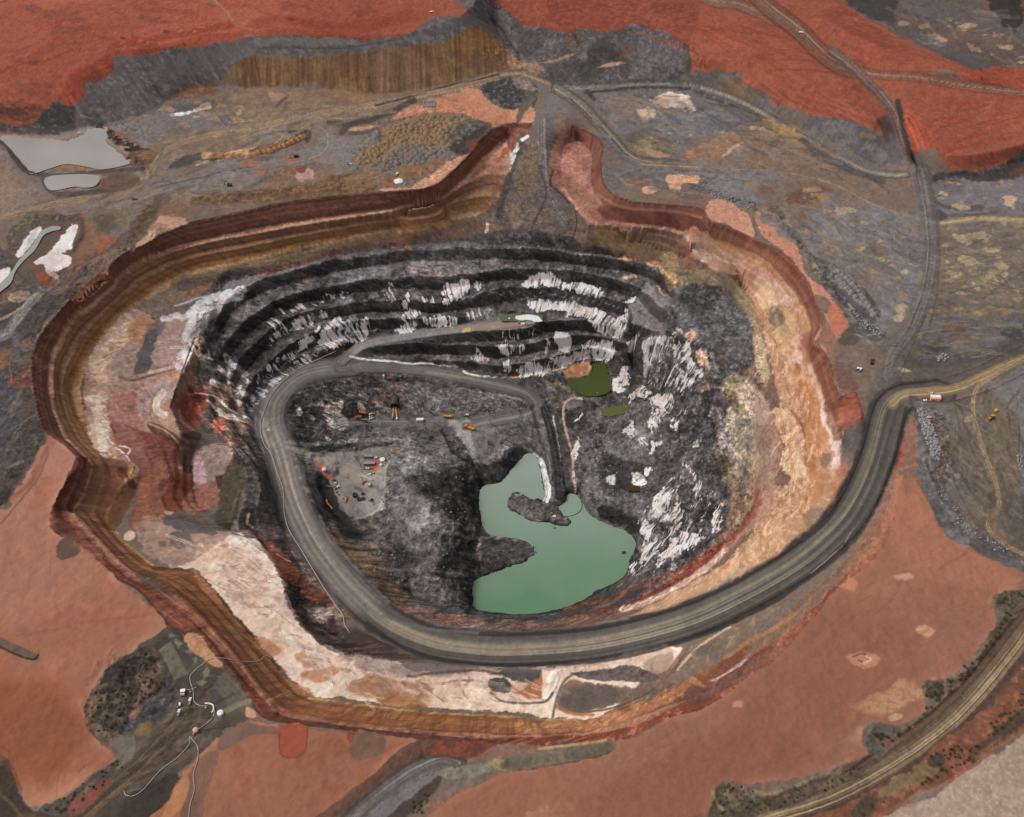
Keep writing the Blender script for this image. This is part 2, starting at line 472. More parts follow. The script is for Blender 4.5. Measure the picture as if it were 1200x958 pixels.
terrace(X("55,460 60,400 100,340 180,296 300,268 420,244 520,230 560,200 600,165 600,200 560,245 450,270 300,303 200,325 120,390 92,450"), 9, .8, 14, fl=.45)
terrace(X("54,509 78,522 100,540 128,537 157,547 142,580 127,605 142,630 180,664 225,669 250,691 272,719 300,749 325,782 360,817 400,821 450,827 500,833 550,835 600,839 650,842 700,835 760,815 800,800 800,830 740,860 680,866 600,868 500,860 400,850 300,815 225,730 150,680 85,615 60,600 92,540"), 8, .42, 6, fl=.4)
terrace(X("700,262 800,275 850,305 900,330 935,385 960,470 955,560 930,600 920,560 925,480 905,400 880,345 800,300"), 7, .85, 6, fl=.45)
terrace(X("225,400 250,400 300,470 310,520 300,600 320,650 290,640 270,600 285,560 262,520 225,490 210,455"), 10, .5, 8)
terrace(X("210,520 240,590 200,600 180,560 175,520"), 5, .5, 8)

def rough(pts, v, soft=12, warp=5):
    idx, m, sd = poly_mask(pts, soft, warp)
    ROUGH[idx] += (v-ROUGH[idx])*m
PIT = np.vstack([X("70,440 75,410 100,370 140,325 200,303 300,280 450,255 545,235 590,190 600,160 660,160 690,175 690,225 740,255 800,262 840,295 900,325 935,375 955,430 965,520 950,580 915,625 860,670 790,712 700,738 600,744 540,742 480,725 440,700 400,715 360,640 320,640 280,620 200,625 150,580 95,495")])
DARK = X("235,395 300,330 330,315 450,293 560,285 620,262 700,292 770,312 830,330 880,380 895,430 880,520 880,590 850,640 780,695 700,728 600,742 520,738 450,705 400,730 370,740 330,690 310,640 270,620 290,570 260,520 225,480 215,440")
rough(PIT, .35, 20); rough(DARK, .8, 14)
rough(X("760,400 800,390 850,430 860,500 850,560 845,630 790,680 745,670 760,600 790,540 770,450 730,420"), 1.35)
rough(X("640,500 700,470 770,480 790,540 765,600 740,620 690,600 660,560"), .75)
rough(X("345,440 440,440 470,470 420,520 350,520 335,490"), 1.1)
rough(X("520,590 560,600 560,710 530,712"), 1.2)
rough(X("470,510 545,520 560,600 530,600 490,580"), 1.1)
rough(X("330,690 345,680 400,745 450,770 380,768"), 1.2)
rough(X("390,490 445,485 560,488 600,490 590,505 550,510 440,502"), .05, 5); rough(X("395,545 440,532 458,545 440,590 410,592 390,560"), .08, 6)
rough(X("160,540 200,540 215,600 250,630 330,640 335,690 400,765 640,780 640,835 400,818 340,800 240,680 170,640"), .35)
# benches and ramps outside the pit
rough(X("560,60 640,40 800,50 830,80 800,100 680,98 620,85"), .5); rough(X("480,125 575,145 560,165 500,215 440,215 410,185"), .6)
rough(X("100,790 150,760 200,765 210,830 150,860 110,850"), .9); rough(X("200,260 130,330 60,400 40,480 60,520 0,600 0,480 30,380"), .55)
rough(X("1080,480 1100,470 1120,560 1090,560"), .9)

rough(T('A', "-20,630 150,640 220,640 290,630 390,600 500,600 570,690 640,735 600,780 480,800 420,790 310,775 220,800 150,820 110,780 40,700 -20,660"), 0, 4, 0); rough(T('A', "205,840 260,815 400,810 475,832 450,878 390,885 250,900 210,870"), 0, 4, 0); rough(T('E', "-40,330 60,250 150,110 240,90 370,90 360,250 210,330 60,350 -40,460"), .05, 4, 0)
n1 = fbm(VX, VY, 30, 3, 70); n2 = fbm(VX, VY, 11, 3, 75); n3 = fbm(VX, VY, 4.2, 3, 80)
ridged = .6*(1-4*np.abs(vnoise(VX/17+.4*WA, VY/17+.4*WB, 85)-.5))+.4*(1-4*np.abs(vnoise(VX/7+.4*WA, VY/7, 86)-.5))
flatter = np.ones(NV, F32)
RM = []                                   # road masks kept for the flattening below
for name, (q, w) in ROADS.items():
    p = np.stack(project(q[:, 0], q[:, 1], q[:, 2]), 1)
    k, d, s, t = seg_dist(p, 70, False)
    # true distance on the ground
    best = np.full(len(k), 1e9, F32); zr = np.zeros(len(k), F32)
    x = VX[k]; y = VY[k]
    for a, b in zip(q[:-1], q[1:]):
        mx0, mx1 = min(a[0], b[0])-60, max(a[0], b[0])+60; my0, my1 = min(a[1], b[1])-60, max(a[1], b[1])+60
        sel = np.nonzero((x > mx0) & (x < mx1) & (y > my0) & (y < my1))[0]
        if not len(sel): continue
        L = math.hypot(b[0]-a[0], b[1]-a[1])
        if L < 1e-6: continue
        ux, uy = (b[0]-a[0])/L, (b[1]-a[1])/L
        tt = np.clip((x[sel]-a[0])*ux+(y[sel]-a[1])*uy, 0, L)
        dd = np.hypot(x[sel]-a[0]-tt*ux, y[sel]-a[1]-tt*uy)
        up = dd < best[sel]; ss = sel[up]
        best[ss] = dd[up]; zr[ss] = a[2]+(b[2]-a[2])*tt[up]/L
    near = best < w/2+16
    RM.append((k[near], best[near], zr[near], w))
    flatter[k[near]] = np.minimum(flatter[k[near]], sstep(w/2, w/2+9, best[near]))
VZ += (ROUGH*flatter*(1.9*n1+1.3*n2+.6*n3+1.5*ridged)).astype(F32)
VZ += (flatter*(.22*n2+.12*n3)*(ROUGH < .3)).astype(F32)
for k, d, zr, w in RM:
    a = 1-sstep(w/2-1, w/2+7, d)
    h = VZ[k]; tgt = zr-.012*d
    tgt = tgt+.9*np.exp(-((d-(w/2-.5))/1.1)**2)*(.75+.5*n2[k])*(w > 10)
    VZ[k] = h+(tgt-h)*a
def rill(pts, crest, lam, amp, seed, soft=5):
    """gullies down a dumped face, spaced along its crest"""
    idx, m, sd = poly_mask(pts, soft, 1)
    c = np.array(crest, float)
    cx, cy = unproject(c[:, 0], c[:, 1], np.zeros(len(c)))
    d = np.array([cx[-1]-cx[0], cy[-1]-cy[0]]); d /= np.linalg.norm(d)
    s = (VX[idx]*d[0]+VY[idx]*d[1])
    g = vnoise(s/lam, VZ[idx]/60, seed)+.5*vnoise(s/(lam*.45), VZ[idx]/40, seed+1)-.75
    VZ[idx] += (amp*g*m).astype(F32)
    return idx, m, g
RILLS = [rill(X("85,155 80,120 105,85 135,66 200,60 270,50 300,60 270,92 210,110 160,136 110,150"), X("80,140 300,60"), 3.6, .8, 90),
         rill(X("268,95 275,68 320,66 420,60 500,45 540,28 575,35 608,72 560,92 480,108 400,105 330,102"), X("270,70 600,60"), 3.4, .9, 92),
         rill(X("850,95 930,105 1000,145 1045,165 1045,190 960,165 880,125"), X("850,95 1045,170"), 5, .8, 94),
         rill(X("870,90 980,100 1035,135 1030,160 960,138 900,118"), X("850,95 1045,170"), 6, .6, 96),
         rill(X("1060,130 1090,140 1125,190 1075,180"), X("1060,150 1130,180"), 7, .8, 98),
         rill(X("60,115 78,92 100,78 132,60 132,85 105,95 95,120 80,125"), X("70,110 135,70"), 7, 1.4, 88)]
def gullies(pts, ang, wid, ln, amp, seed, soft=12):
    idx, m, sd = poly_mask(pts, soft, 5)
    ca, sa = math.cos(ang), math.sin(ang); x = VX[idx]+4*WA[idx]; y = VY[idx]+4*WB[idx]
    u = x*ca+y*sa; v = -x*sa+y*ca
    g = 1-4*np.abs(.65*vnoise(v/wid, u/ln, seed)+.35*vnoise(v/(wid*.45), u/(ln*.5), seed+1)-.5)
    VZ[idx] += (amp*g*m*flatter[idx]).astype(F32); return idx, m, g
GUL = [gullies(X("750,395 800,388 850,440 862,500 862,560 845,640 780,690 740,672 760,600 790,540 775,460 730,425"), R(62), 9, 50, 2.2, 200),
       gullies(X("225,400 262,395 310,480 318,520 290,540 240,500 215,470"), R(-55), 8, 40, 2.4, 203),
       gullies(X("515,590 560,600 560,712 515,710"), R(80), 12, 40, 1.3, 206), gullies(X("430,560 520,520 555,600 500,690 440,650"), R(40), 22, 50, 2.0, 209)]
for pp_ in ("627,478 634,505 641,535 645,562", "645,478 654,510 661,545 664,566"):
    k_, m_, s_, t_ = stroke(X(pp_), 7, None, soft=6, warp=.6); VZ[k_] -= (3.2*m_).astype(F32)
# windrows, berms and the causeway of stockpiles
def ridge(pts, wpx, hgt, lump=.5, seed=100, prof=1.0):
    k, m, s, t = stroke(pts, wpx, None, soft=wpx*.9, warp=1.0)
    VZ[k] += (.5*hgt*m**prof*(1-.5*lump+.8*lump*(n3[k]+.6*n2[k]))).astype(F32)
ridge(X("965,318 985,330 1005,352 1025,370"), 7, 5, .8); ridge(X("975,312 995,326 1015,345"), 5, 4, .8)
ridge(X("1063,468 1072,500 1085,530 1105,580 1130,610 1160,632 1200,662"), 9, 3.5, .5, 101)
ridge(X("245,188 275,182 300,178 330,168 355,158"), 7, 6, .5, 102); ridge(X("130,165 150,182 165,200 180,205"), 9, 6, .6, 103)
ridge(X("30,225 60,232 100,225 160,210"), 4, 2.5, .5, 104); ridge(X("830,105 870,120 910,142 960,172 1010,205 1040,225"), 5, 3, .5, 105)
ridge(X("820,205 832,218 855,232 880,240 885,262 900,275"), 6, 3.5, .7, 106); ridge(X("900,245 925,275 945,300 965,330 1000,365 1020,385"), 8, 4, .8, 107)
ridge(X("225,236 300,228 360,221 420,218"), 10, 6, .5, 108); ridge(X("50,330 90,318 130,300 150,285 160,260"), 12, 5, .6, 109)
ridge(X("1100,190 1130,205 1170,198 1205,182"), 8, 4, .4, 110); ridge(X("500,135 540,150 570,150"), 8, 3, .6, 111)
ridge(X("0,175 15,185 30,200 40,203"), 4, 3, .4, 112); ridge(X("10,250 40,255 30,290"), 8, 4, .5, 113); ridge(X("55,255 90,255 95,275 85,290"), 7, 4, .5, 114)
ridge(X("870,950 910,930 960,912 1000,890"), 6, 2.2, .8, 115); ridge(X("1020,880 1012,862 1030,850 1050,860"), 8, 3, .6, 116); ridge(X("1085,815 1095,800 1120,795 1150,770 1180,735"), 9, 3, .8, 117)
ridge(X("835,945 840,925 860,918 880,930"), 6, 2.5, .6, 118); ridge(X("1165,705 1180,695 1200,698"), 9, 3, .6, 119)
ridge(X("0,752 20,762 40,770"), 8, 1.8, .2, 120); ridge(X("590,893 620,890 660,884 705,876"), 12, 2.2, .2, 121); ridge(X("525,905 560,905 590,897"), 10, 1.8, .3, 122)
ridge(X("500,875 470,885 430,915 390,950"), 14, 3, .3, 123); ridge(X("1140,895 1170,870 1200,845"), 10, 2.5, .8, 124)
ridge(X("470,800 500,790 560,786 585,790 590,800 575,810"), 6, 2, .5, 125); ridge(X("645,800 660,785 700,785 740,790 760,785"), 7, 4, .5, 126)
ridge(X("655,795 640,820 600,824"), 3, 1.5, .3, 127); ridge(X("110,835 150,800 205,805"), 8, 3, .9, 128)
ridge(X("340,545 350,542 410,518 460,512 505,516"), 5, 4, .6, 129); ridge(X("680,560 700,520 720,500 760,480"), 20, 5, .4, 130)
setup(VX, VY, VZ)

gx_ = VZ.reshape(NR, NC)
sy_ = np.gradient(gx_, axis=0)/np.gradient(VY.reshape(NR, NC), axis=0); sx_ = np.gradient(gx_, axis=1)/np.gradient(VX.reshape(NR, NC), axis=1)
SLOPE = np.hypot(sx_, sy_).ravel().astype(F32)

# the same noises again, now wrapped over the relief so that steep faces are not smeared
UX, UY = (VX+1.2*VZ).astype(F32), (VY+.45*VZ).astype(F32)
FINE = fbm(UX, UY, 4.0, 3, 31); MID = fbm(UX, UY, 14, 4, 37); GRIT = fbm(UX, UY, 1.9, 2, 45); WHA = fbm(UX, UY, 8, 4, 13, .6); WHB = fbm(UX, UY, 8, 4, 33, .6)
# ------------------------------------------------------------------ soils and rock, north to south
ALL = np.arange(NV)
COL[:] = np.asarray((118, 99, 86), F32)/255
blend(ALL, sstep(-.1, .5, MID)*.6, (104, 92, 86)); blend(ALL, sstep(.05, .6, -MID)*.5, (134, 110, 92)); blend(ALL, sstep(.1, .6, BIG)*.5, (112, 104, 102))
RED1, RED2, RED3 = (151, 82, 62), (134, 70, 53), (160, 92, 70)
GREYF = (96, 88, 86); GREYD = (70, 65, 64); GREYL = (122, 114, 110)
def W(idx, sd): return WA[idx]
# --- north-west dump
poly(X("-200,-90 560,-90 560,20 520,40 420,52 300,60 130,90 80,150 -200,170"), RED1, 3, 3, mot=[(RED2, MID, .1, .6), (RED3, BIG, -.1, .5), ((120, 62, 48), WA, .35, .7)], reg='waste_dump_hill')
for s in ("25,5 60,12 100,22 80,28 40,18", "60,30 90,38 88,44 65,36", "170,18 200,26 190,30 165,24", "150,10 205,12 200,16 160,14", "10,118 40,118 50,128 30,138 8,130", "20,100 60,98 55,112 30,110"):
    poly(T('A', '') if 0 else X(s), (112, 66, 52), 4, 6, .55, mot=[(RED1, WA, -.1, .3)])
poly(X("-20,120 20,118 45,124 50,136 30,142 5,138"), (92, 62, 52), 4, 6, .8, mot=[(RED1, FINE, -.15, .25)])
stroke(T('A', "530,220 600,200 700,190 800,165 900,150 1000,130 1080,118"), 9, (136, 62, 44), 5, .8, 1, mot=[((112, 52, 40), FINE, .1, .4), ((165, 84, 60), FINE, .2, .6)])
stroke(T('A', "540,250 700,235 850,205 950,180 1130,160"), 7, (142, 66, 48), 4, .7, 1, mot=[((112, 52, 40), FINE, .1, .4)])
stroke(T('B', "0,110 90,95 170,95 250,115 390,125 500,110 620,95 720,55"), 10, (140, 66, 48), 6, .7, 1, mot=[((116, 54, 42), FINE, .15, .4)])
stroke(T('B', "0,165 150,150 300,160 450,150 600,120 760,85"), 8, (140, 68, 50), 5, .6, 1, mot=[((116, 54, 42), FINE, .15, .4)])
for cx_, cy_ in ((144, 45), (195, 37), (341, 23)): poly([(cx_-4, cy_), (cx_, cy_-2), (cx_+5, cy_+1), (cx_, cy_+2)], (110, 50, 40), 2, 1)
stroke(T('A', "985,0 1040,40 1080,80 1105,110"), 7, (146, 98, 76), 2, .8); stroke(T('A', "1000,0 1050,45 1090,95"), 1.6, (172, 130, 104), 1, .8)
stroke(T('A', "1105,110 1150,150 1200,170"), 4, (140, 84, 66), 2, .6)
# grey face
poly(T('A', "-80,560 30,585 60,590 160,565 210,500 290,470 360,470 400,390 470,370 525,330 535,262 720,262 800,235 1000,205 1080,190 1200,185 1200,330 1130,345 1000,400 860,420 850,450 720,510 600,560 480,585 390,605 290,640 160,640 60,625 -80,610"), GREYF, 3, 2.5, mot=[(GREYD, MID, .1, .6), (GREYL, FINE, .2, .7)], reg='waste_dump_hill', rough=.1)
poly(T('A', "200,520 290,470 345,490 350,540 340,590 200,610 130,600 90,590 160,565"), (58, 54, 53), 6, 3, .9, mot=[((80, 74, 72), FINE, .1, .6)])
poly(T('A', "40,590 350,590 340,630 250,635 60,625"), (76, 69, 66), 4, 2, .8, mot=[((120, 112, 106), FINE, .3, .6)])
stroke(T('A', "60,622 160,636 280,638 380,608 470,585"), 3, (112, 72, 52), 2, .7, breaks=.4)
poly(T('B', "-20,185 150,170 330,178 480,182 700,165 830,85 880,75 1010,80 1050,95 1000,130 930,165 920,190 850,205 740,212 690,232 560,238 480,250 400,260 200,275 -20,270"), GREYF, 2.5, 2, mot=[(GREYL, FINE, 0, .5), ((112, 108, 110), MID, -.1, .4), (GREYD, MID, .3, .6)], reg='waste_dump_hill', rough=.1)
stroke(T('B', "-20,225 200,225 400,225 520,210 640,190"), 1.5, (74, 69, 68), 1.5, .8)
poly(T('B', "0,190 150,178 330,185 470,190 460,205 300,215 100,210 0,215"), (116, 110, 108), 3, 1, .6)
poly(T('A', "820,260 1100,210 1198,220 1198,320 1120,300 950,330 830,340"), (108, 101, 100), 5, 3, .6, mot=[(GREYD, FINE, .1, .5)])
# brown ribbed face
BRF = T('B', "-130,330 -60,275 0,265 200,275 400,260 480,250 560,238 690,232 740,212 850,205 920,190 930,165 1000,130 1080,110 1140,140 1180,190 1225,260 1235,290 1120,350 980,370 850,420 760,435 560,440 430,440 310,415 270,385 160,400 40,410 0,410 -140,395")
poly(BRF, (110, 80, 60), 2, 1.5, mot=[((128, 94, 64), MID, 0, .6), ((98, 70, 54), BIG, 0, .5), ((120, 100, 72), WB, .2, .6)], reg='waste_dump_hill')
poly(T('B', "920,190 1000,135 1080,115 1150,150 1198,230 1100,250 950,240 900,220"), (136, 94, 56), 10, 3, .7)
poly(T('B', "560,240 720,230 900,390 780,430 580,435"), (124, 98, 78), 6, 2, .55)
poly(T('B', "40,270 200,280 190,390 60,400"), (130, 104, 74), 6, 2, .4)
poly(T('A', "860,410 1010,400 1000,450 850,470 840,440"), (110, 78, 60), 3, 3, .9, mot=[((140, 104, 80), FINE, .1, .5)])
# red tongues down the face
poly(T('A', "330,335 430,300 520,205 535,262 525,330 470,375 400,380 395,440 380,480 330,500 290,470 310,400"), (148, 72, 54), 1.5, 2, mot=[((128, 62, 47), FINE, .1, .5)])
poly(T('A', "400,360 525,300 525,335 470,380 405,385"), (122, 60, 46), 2, 1.5, .8); poly(T('A', "300,400 330,350 390,370 395,440 375,480 330,500 292,470"), (130, 64, 48), 2, 2, .6)
for idx, m, g in RILLS:
    COL[idx] *= (1+.2*(g*m)).astype(F32)[:, None]
for i, (pts, c2) in enumerate(((BRF, (150, 122, 84)), (BRF, (84, 58, 42)))):
    idx, m, sd = poly_mask(pts, 6, 2); c = np.array([unproject(567, 60, 15)[0]-unproject(270, 80, 15)[0], unproject(567, 60, 15)[1]-unproject(270, 80, 15)[1]]); c /= np.linalg.norm(c)
    s = VX[idx]*c[0]+VY[idx]*c[1]+VZ[idx]*(.25-.5*i)
    g = vnoise(s/1.7, VZ[idx]/30, 140+i)*.7+.3*vnoise(s/8, VZ[idx]/20, 143+i)
    blend(idx, (sstep(.5, .85, g)*m*.38).astype(F32), c2)
# --- north centre grey hills and red dump top
poly(X("560,-90 1240,-90 1240,60 1190,80 1045,85 1035,105 1060,120 1240,130 1240,180 1110,200 1068,190 1035,155 1000,148 960,137 905,122 870,95 867,84 807,84 700,50 640,40 600,30 570,10"), (148, 83, 64), 2, 3, mot=[((130, 72, 55), MID, .1, .6), ((156, 88, 66), BIG, 0, .6)], reg='waste_dump_hill')
poly(X("560,-90 800,-90 800,60 640,50 560,10"), (132, 70, 54), 4, 4, .5, mot=[((98, 62, 54), WA, .15, .5)])
k_, m_ = poly(X("580,2 800,2 800,40 700,35 600,28"), (120, 60, 46), 6, 3, .5, mot=[(RED1, FINE, -.2, .2)])
CG = T('C', "-160,-60 -110,0 0,80 90,130 190,125 250,160 310,160 330,140 420,145 520,130 540,110 600,110 640,140 730,150 770,190 830,215 835,290 830,340 760,385 600,395 400,400 230,400 130,350 100,290 0,250 -60,180 -160,60 -230,20")
poly(CG, (88, 82, 81), 2, 4, mot=[((106, 100, 99), MID, 0, .5), ((66, 61, 60), WB, .1, .5), ((120, 112, 108), FINE, .3, .7)], reg='waste_dump_hill', rough=.4)
poly(T('C', "380,220 470,210 520,270 430,300 330,300"), (62, 58, 56), 8, 5, .8); poly(T('C', "170,330 300,290 420,320 400,380 230,390"), (70, 65, 64), 8, 5, .6); poly(T('C', "30,150 110,150 120,230 60,260 20,220"), (74, 68, 68), 5, 3, .7)
poly(T('C', "560,150 700,160 800,230 800,320 650,330 560,250"), (104, 98, 98), 10, 6, .6); poly(T('C', "500,220 560,215 560,260 500,270"), (104, 78, 62), 6, 5, .7); poly(T('C', "250,180 330,170 330,220 260,230"), (100, 82, 68), 6, 5, .5)
stroke(T('C', "130,295 200,285 260,265 310,247"), 3, (168, 134, 106), 1.5, .9, taper=True); stroke(T('C', "400,318 450,305 500,298 540,295"), 4, (186, 146, 116), 1.5, .9, taper=True)
stroke(T('B', "900,-60 960,10 1010,50 1060,100 1130,160 1198,220"), 13, (92, 86, 84), 3, .9, mot=[((112, 106, 103), MID, 0, .5)]); stroke(T('B', "1100,90 1150,140 1180,190 1230,260"), 4, (58, 54, 52), 2, .7)
poly(T('B', "930,5 980,30 1005,75 960,70 900,50"), (140, 84, 66), 4, 4, .7)
poly(T('C', "-10,240 40,290 120,300 150,330 60,335 -10,330"), (164, 128, 102), 3, 3, .8)
# flank of the north-east dump
poly(T('C', "760,385 835,345 990,330 1070,340 1085,400 1198,440 1198,530 1100,505 960,450 850,410"), (98, 90, 86), 2, 3, mot=[((120, 108, 96), MID, .1, .6), ((78, 72, 70), FINE, .1, .6)], reg='waste_dump_hill')
poly(T('C', "960,370 1060,360 1090,420 1150,450 1090,490 960,440"), (112, 88, 70), 6, 3, .7)
poly(T('D', "-10,480 30,500 90,495 210,545 360,560 490,630 520,630 540,560 600,540 640,700 640,770 560,770 480,760 350,690 200,620 0,540"), (98, 91, 91), 2, 2.5, mot=[((120, 113, 111), MID, 0, .5), ((76, 70, 70), FINE, .1, .6)], reg='waste_dump_hill')
poly(T('D', "0,500 90,498 200,545 150,600 60,560 0,530"), (112, 98, 84), 5, 3, .7)
poly(T('D', "430,625 500,635 495,650 440,640"), (150, 112, 72), 3, 2, .6)
poly(T('D', "540,540 610,545 630,600 625,640 540,610 530,570"), (84, 62, 52), 4, 3, .7)
# dump roads
poly(X("1028,90 1060,94 1110,100 1160,104 1260,114 1260,138 1150,134 1060,128 1040,112"), (146, 82, 63), 3, 3, mot=[((128, 66, 48), MID, .1, .6)], reg='waste_dump_hill'); poly(X("1120,78 1160,80 1260,84 1260,108 1180,104 1130,98"), (144, 81, 63), 3, 3, mot=[((126, 66, 48), MID, .1, .6)], reg='waste_dump_hill')
DR = [((128, 92, 74), 0), ]
def lane(pts, w, c, tracks, dark=None, a=1, soft=2, **k):
    if dark: stroke(pts, w*1.35, dark, 3, .75*a, 1.2)
    return stroke(pts, w, c, soft, a, .6, streak=[(t, .16 if len(tracks) < 4 else .10, tc, .9) for t, tc in tracks], **k)
lane(X("808,-20 830,0 860,4 892,16 905,24"), 11, (126, 92, 76), [(.2, (150, 116, 94))], (110, 66, 52))
lane(X("850,-60 885,-8 905,12 935,35 962,62 985,78 1004,82"), 17, (116, 82, 70), [(-.3, (140, 106, 90)), (.3, (136, 104, 88))], (108, 56, 42), reg='dirt_track_path')
lane(X("1000,82 1030,88 1070,90 1110,97 1150,103 1240,112"), 9, (122, 86, 70), [(0, (146, 110, 92))], (118, 62, 46), reg='dirt_track_path')
stroke(X("1070,84 1110,88 1150,96 1200,104"), 4, (88, 58, 46), 3, .8, breaks=.5)
lane(X("975,60 998,78 1015,95 1030,110 1042,125 1050,140 1056,160 1064,180 1072,200"), 13, (108, 83, 75), [(-.2, (126, 102, 92)), (.4, (120, 98, 90))], reg='dirt_track_path', soft=4)
stroke(X("1052,120 1056,135 1060,155 1066,180 1074,198"), 7, (58, 53, 52), 3, .9); stroke(X("1032,140 1036,150 1040,165"), 7, (86, 62, 54), 4, .6)
poly(T('D', "640,520 670,510 720,560 780,650 790,700 680,720 650,620"), (166, 82, 58), 2, 2, .7)
k, m, s, t = stroke(X("1062,142 1072,158 1080,180"), 26, None, 6)
COL[k] *= (1+.16*(vnoise(t/1.6, s/30, 151)-.5)*m*2)[:, None]
stroke(T('D', "0,330 100,325 200,330 280,340"), 2, (128, 60, 44), 2, .8)
poly(T('D', "290,30 340,30 420,70 360,75 290,60"), (134, 62, 46), 6, 5, .6)
for t0, t1 in (((820, 90), (1000, 120)), ((850, 96), (1010, 135)), ((880, 102), (1020, 145))):
    k, m, s, t = stroke([t0, ((t0[0]+t1[0])/2, (t0[1]+t1[1])/2+3), t1], 20, None, 10)
    COL[k] *= (1+.10*(vnoise((t+s*.35)/1.6, s/14, 153)-.5)*m*2)[:, None]
# north-east corner: dark benches, spotted ground
NE = X("1240,-60 1240,88 1200,86 1160,84 1140,84 1125,74 1095,62 1070,50 1045,40 1025,28 1000,12 985,0 975,-60")
poly(NE, (96, 82, 74), 2.5, 3, mot=[((82, 74, 72), MID, 0, .5), ((116, 92, 78), BIG, .0, .5), ((104, 84, 70), WB, .1, .5)], reg='ground')
poly(X("985,-30 1055,-30 1050,12 1046,25 1030,26 1012,16 990,2"), (62, 59, 59), 3, 3, .9); poly(X("1055,0 1105,2 1165,18 1200,32 1210,48 1160,36 1110,26 1060,12"), (98, 90, 88), 4, 3, .8)
poly(X("1045,28 1090,42 1130,60 1160,78 1140,84 1110,66 1070,48"), (88, 82, 82), 3, 3, .8); poly(X("1158,-10 1192,-10 1198,20 1190,36 1168,22"), (52, 48, 45), 4, 4, .9)
blots(X("1050,14 1120,22 1200,50 1200,75 1150,72 1090,48 1050,35"), 26, 5, (168, 138, 114), 5, jitter=14)
poly(X("1130,82 1200,80 1210,104 1170,100 1140,94"), (152, 74, 54), 3, 4, .9)
# red block foot and dark bench below it
poly(T('D', "690,720 780,700 800,740 840,800 740,800 700,770"), (108, 98, 86), 3, 3, .9)
poly(T('D', "740,830 840,808 900,800 960,800 1060,790 1120,760 1198,710 1240,700 1240,790 1120,830 1000,850 920,860 820,890 760,890"), (70, 63, 62), 2.5, 3, mot=[((96, 87, 84), WB, 0, .5)], reg='ground', rough=.3)
poly(T('D', "1130,800 1198,770 1240,780 1240,850 1150,850"), (90, 66, 56), 4, 4, .8)
# --- tailings ponds corner, north-west flats
GF = (124, 108, 98)
poly(X("60,170 130,150 200,125 300,105 420,112 480,110 560,95 600,85 622,90 560,104 470,128 400,150 340,170 330,190 340,215 225,232 160,245 40,255 -60,262 -60,190 10,215 150,205 170,180 150,170"), (124, 104, 90), 4, 4, mot=[((138, 114, 94), MID, .0, .5), ((118, 109, 104), BIG, -.1, .4), ((108, 92, 82), WB, .2, .6)])
poly(T('A', "500,600 700,545 760,530 800,550 940,530 1040,540 1100,560 1060,600 920,610 760,640 700,690 640,660 580,620"), (122, 113, 111), 5, 4, .8); poly(T('A', "960,530 1060,525 1130,550 1130,590 1000,590"), (112, 102, 100), 6, 4, .7)
poly(T('A', "800,500 960,480 1000,470 990,500 870,530 800,535"), (84, 79, 82), 3, 3, .8)
stroke(T('A', "800,538 850,535 900,520 935,514"), 3.6, (222, 218, 216), 1.2, 1, 2.2, breaks=.25); stroke(T('A', "940,510 985,500"), 2.4, (225, 222, 220), 1, .95, 2)
poly(T('B', "-60,420 200,410 330,430 560,450 700,440 800,425 740,470 560,500 380,540 200,570 0,600 -100,560"), (134, 110, 90), 5, 4, .85, mot=[((118, 100, 88), WB, .1, .5)])
poly(T('B', "330,430 560,445 750,440 680,480 500,500 350,480"), (140, 102, 82), 6, 4, .7); poly(T('B', "60,440 130,440 140,460 80,475"), (168, 130, 110), 2, 2, .8)
stroke(T('B', "60,580 110,540 160,480"), 4, (108, 82, 70), 2, .6); stroke(T('B', "90,500 150,450"), 3, (84, 66, 60), 2, .6)
blots(X("190,125 310,118 330,140 280,165 230,170 185,160"), 30, 5.5, (164, 136, 110), 6, jitter=16)
lane(X("-60,262 10,252 60,240 110,230 150,222 172,205 185,185 200,172 235,160 290,152 330,142 380,132 440,122 500,110 560,97 600,87 625,85"), 13, (128, 107, 88), [(-.4, (146, 122, 98)), (.15, (150, 126, 102)), (.6, (110, 94, 80))], reg='dirt_track_path', a=.85, soft=4)
stroke(T('B', "560,495 680,465 850,415 1000,380 1198,335"), 2.4, (62, 56, 52), 1.5, .85); stroke(T('B', "420,590 560,550 680,500 740,470"), 7, (68, 60, 56), 3, .85, 2)
stroke(T('B', "730,445 900,410 1060,360 1198,325"), 1.6, (164, 126, 96), 1, .8)
k_ = [stroke(T('A', s), 1.1, (84, 72, 66), 1, .6) for s in ("640,560 660,600 680,650 720,670", "700,580 690,620 720,650", "1020,540 1060,590", "1050,530 1090,580", "1090,530 1120,580", "715,540 730,560 720,575", "560,570 600,600 640,610", "760,690 745,740 700,790", "770,680 760,720")]
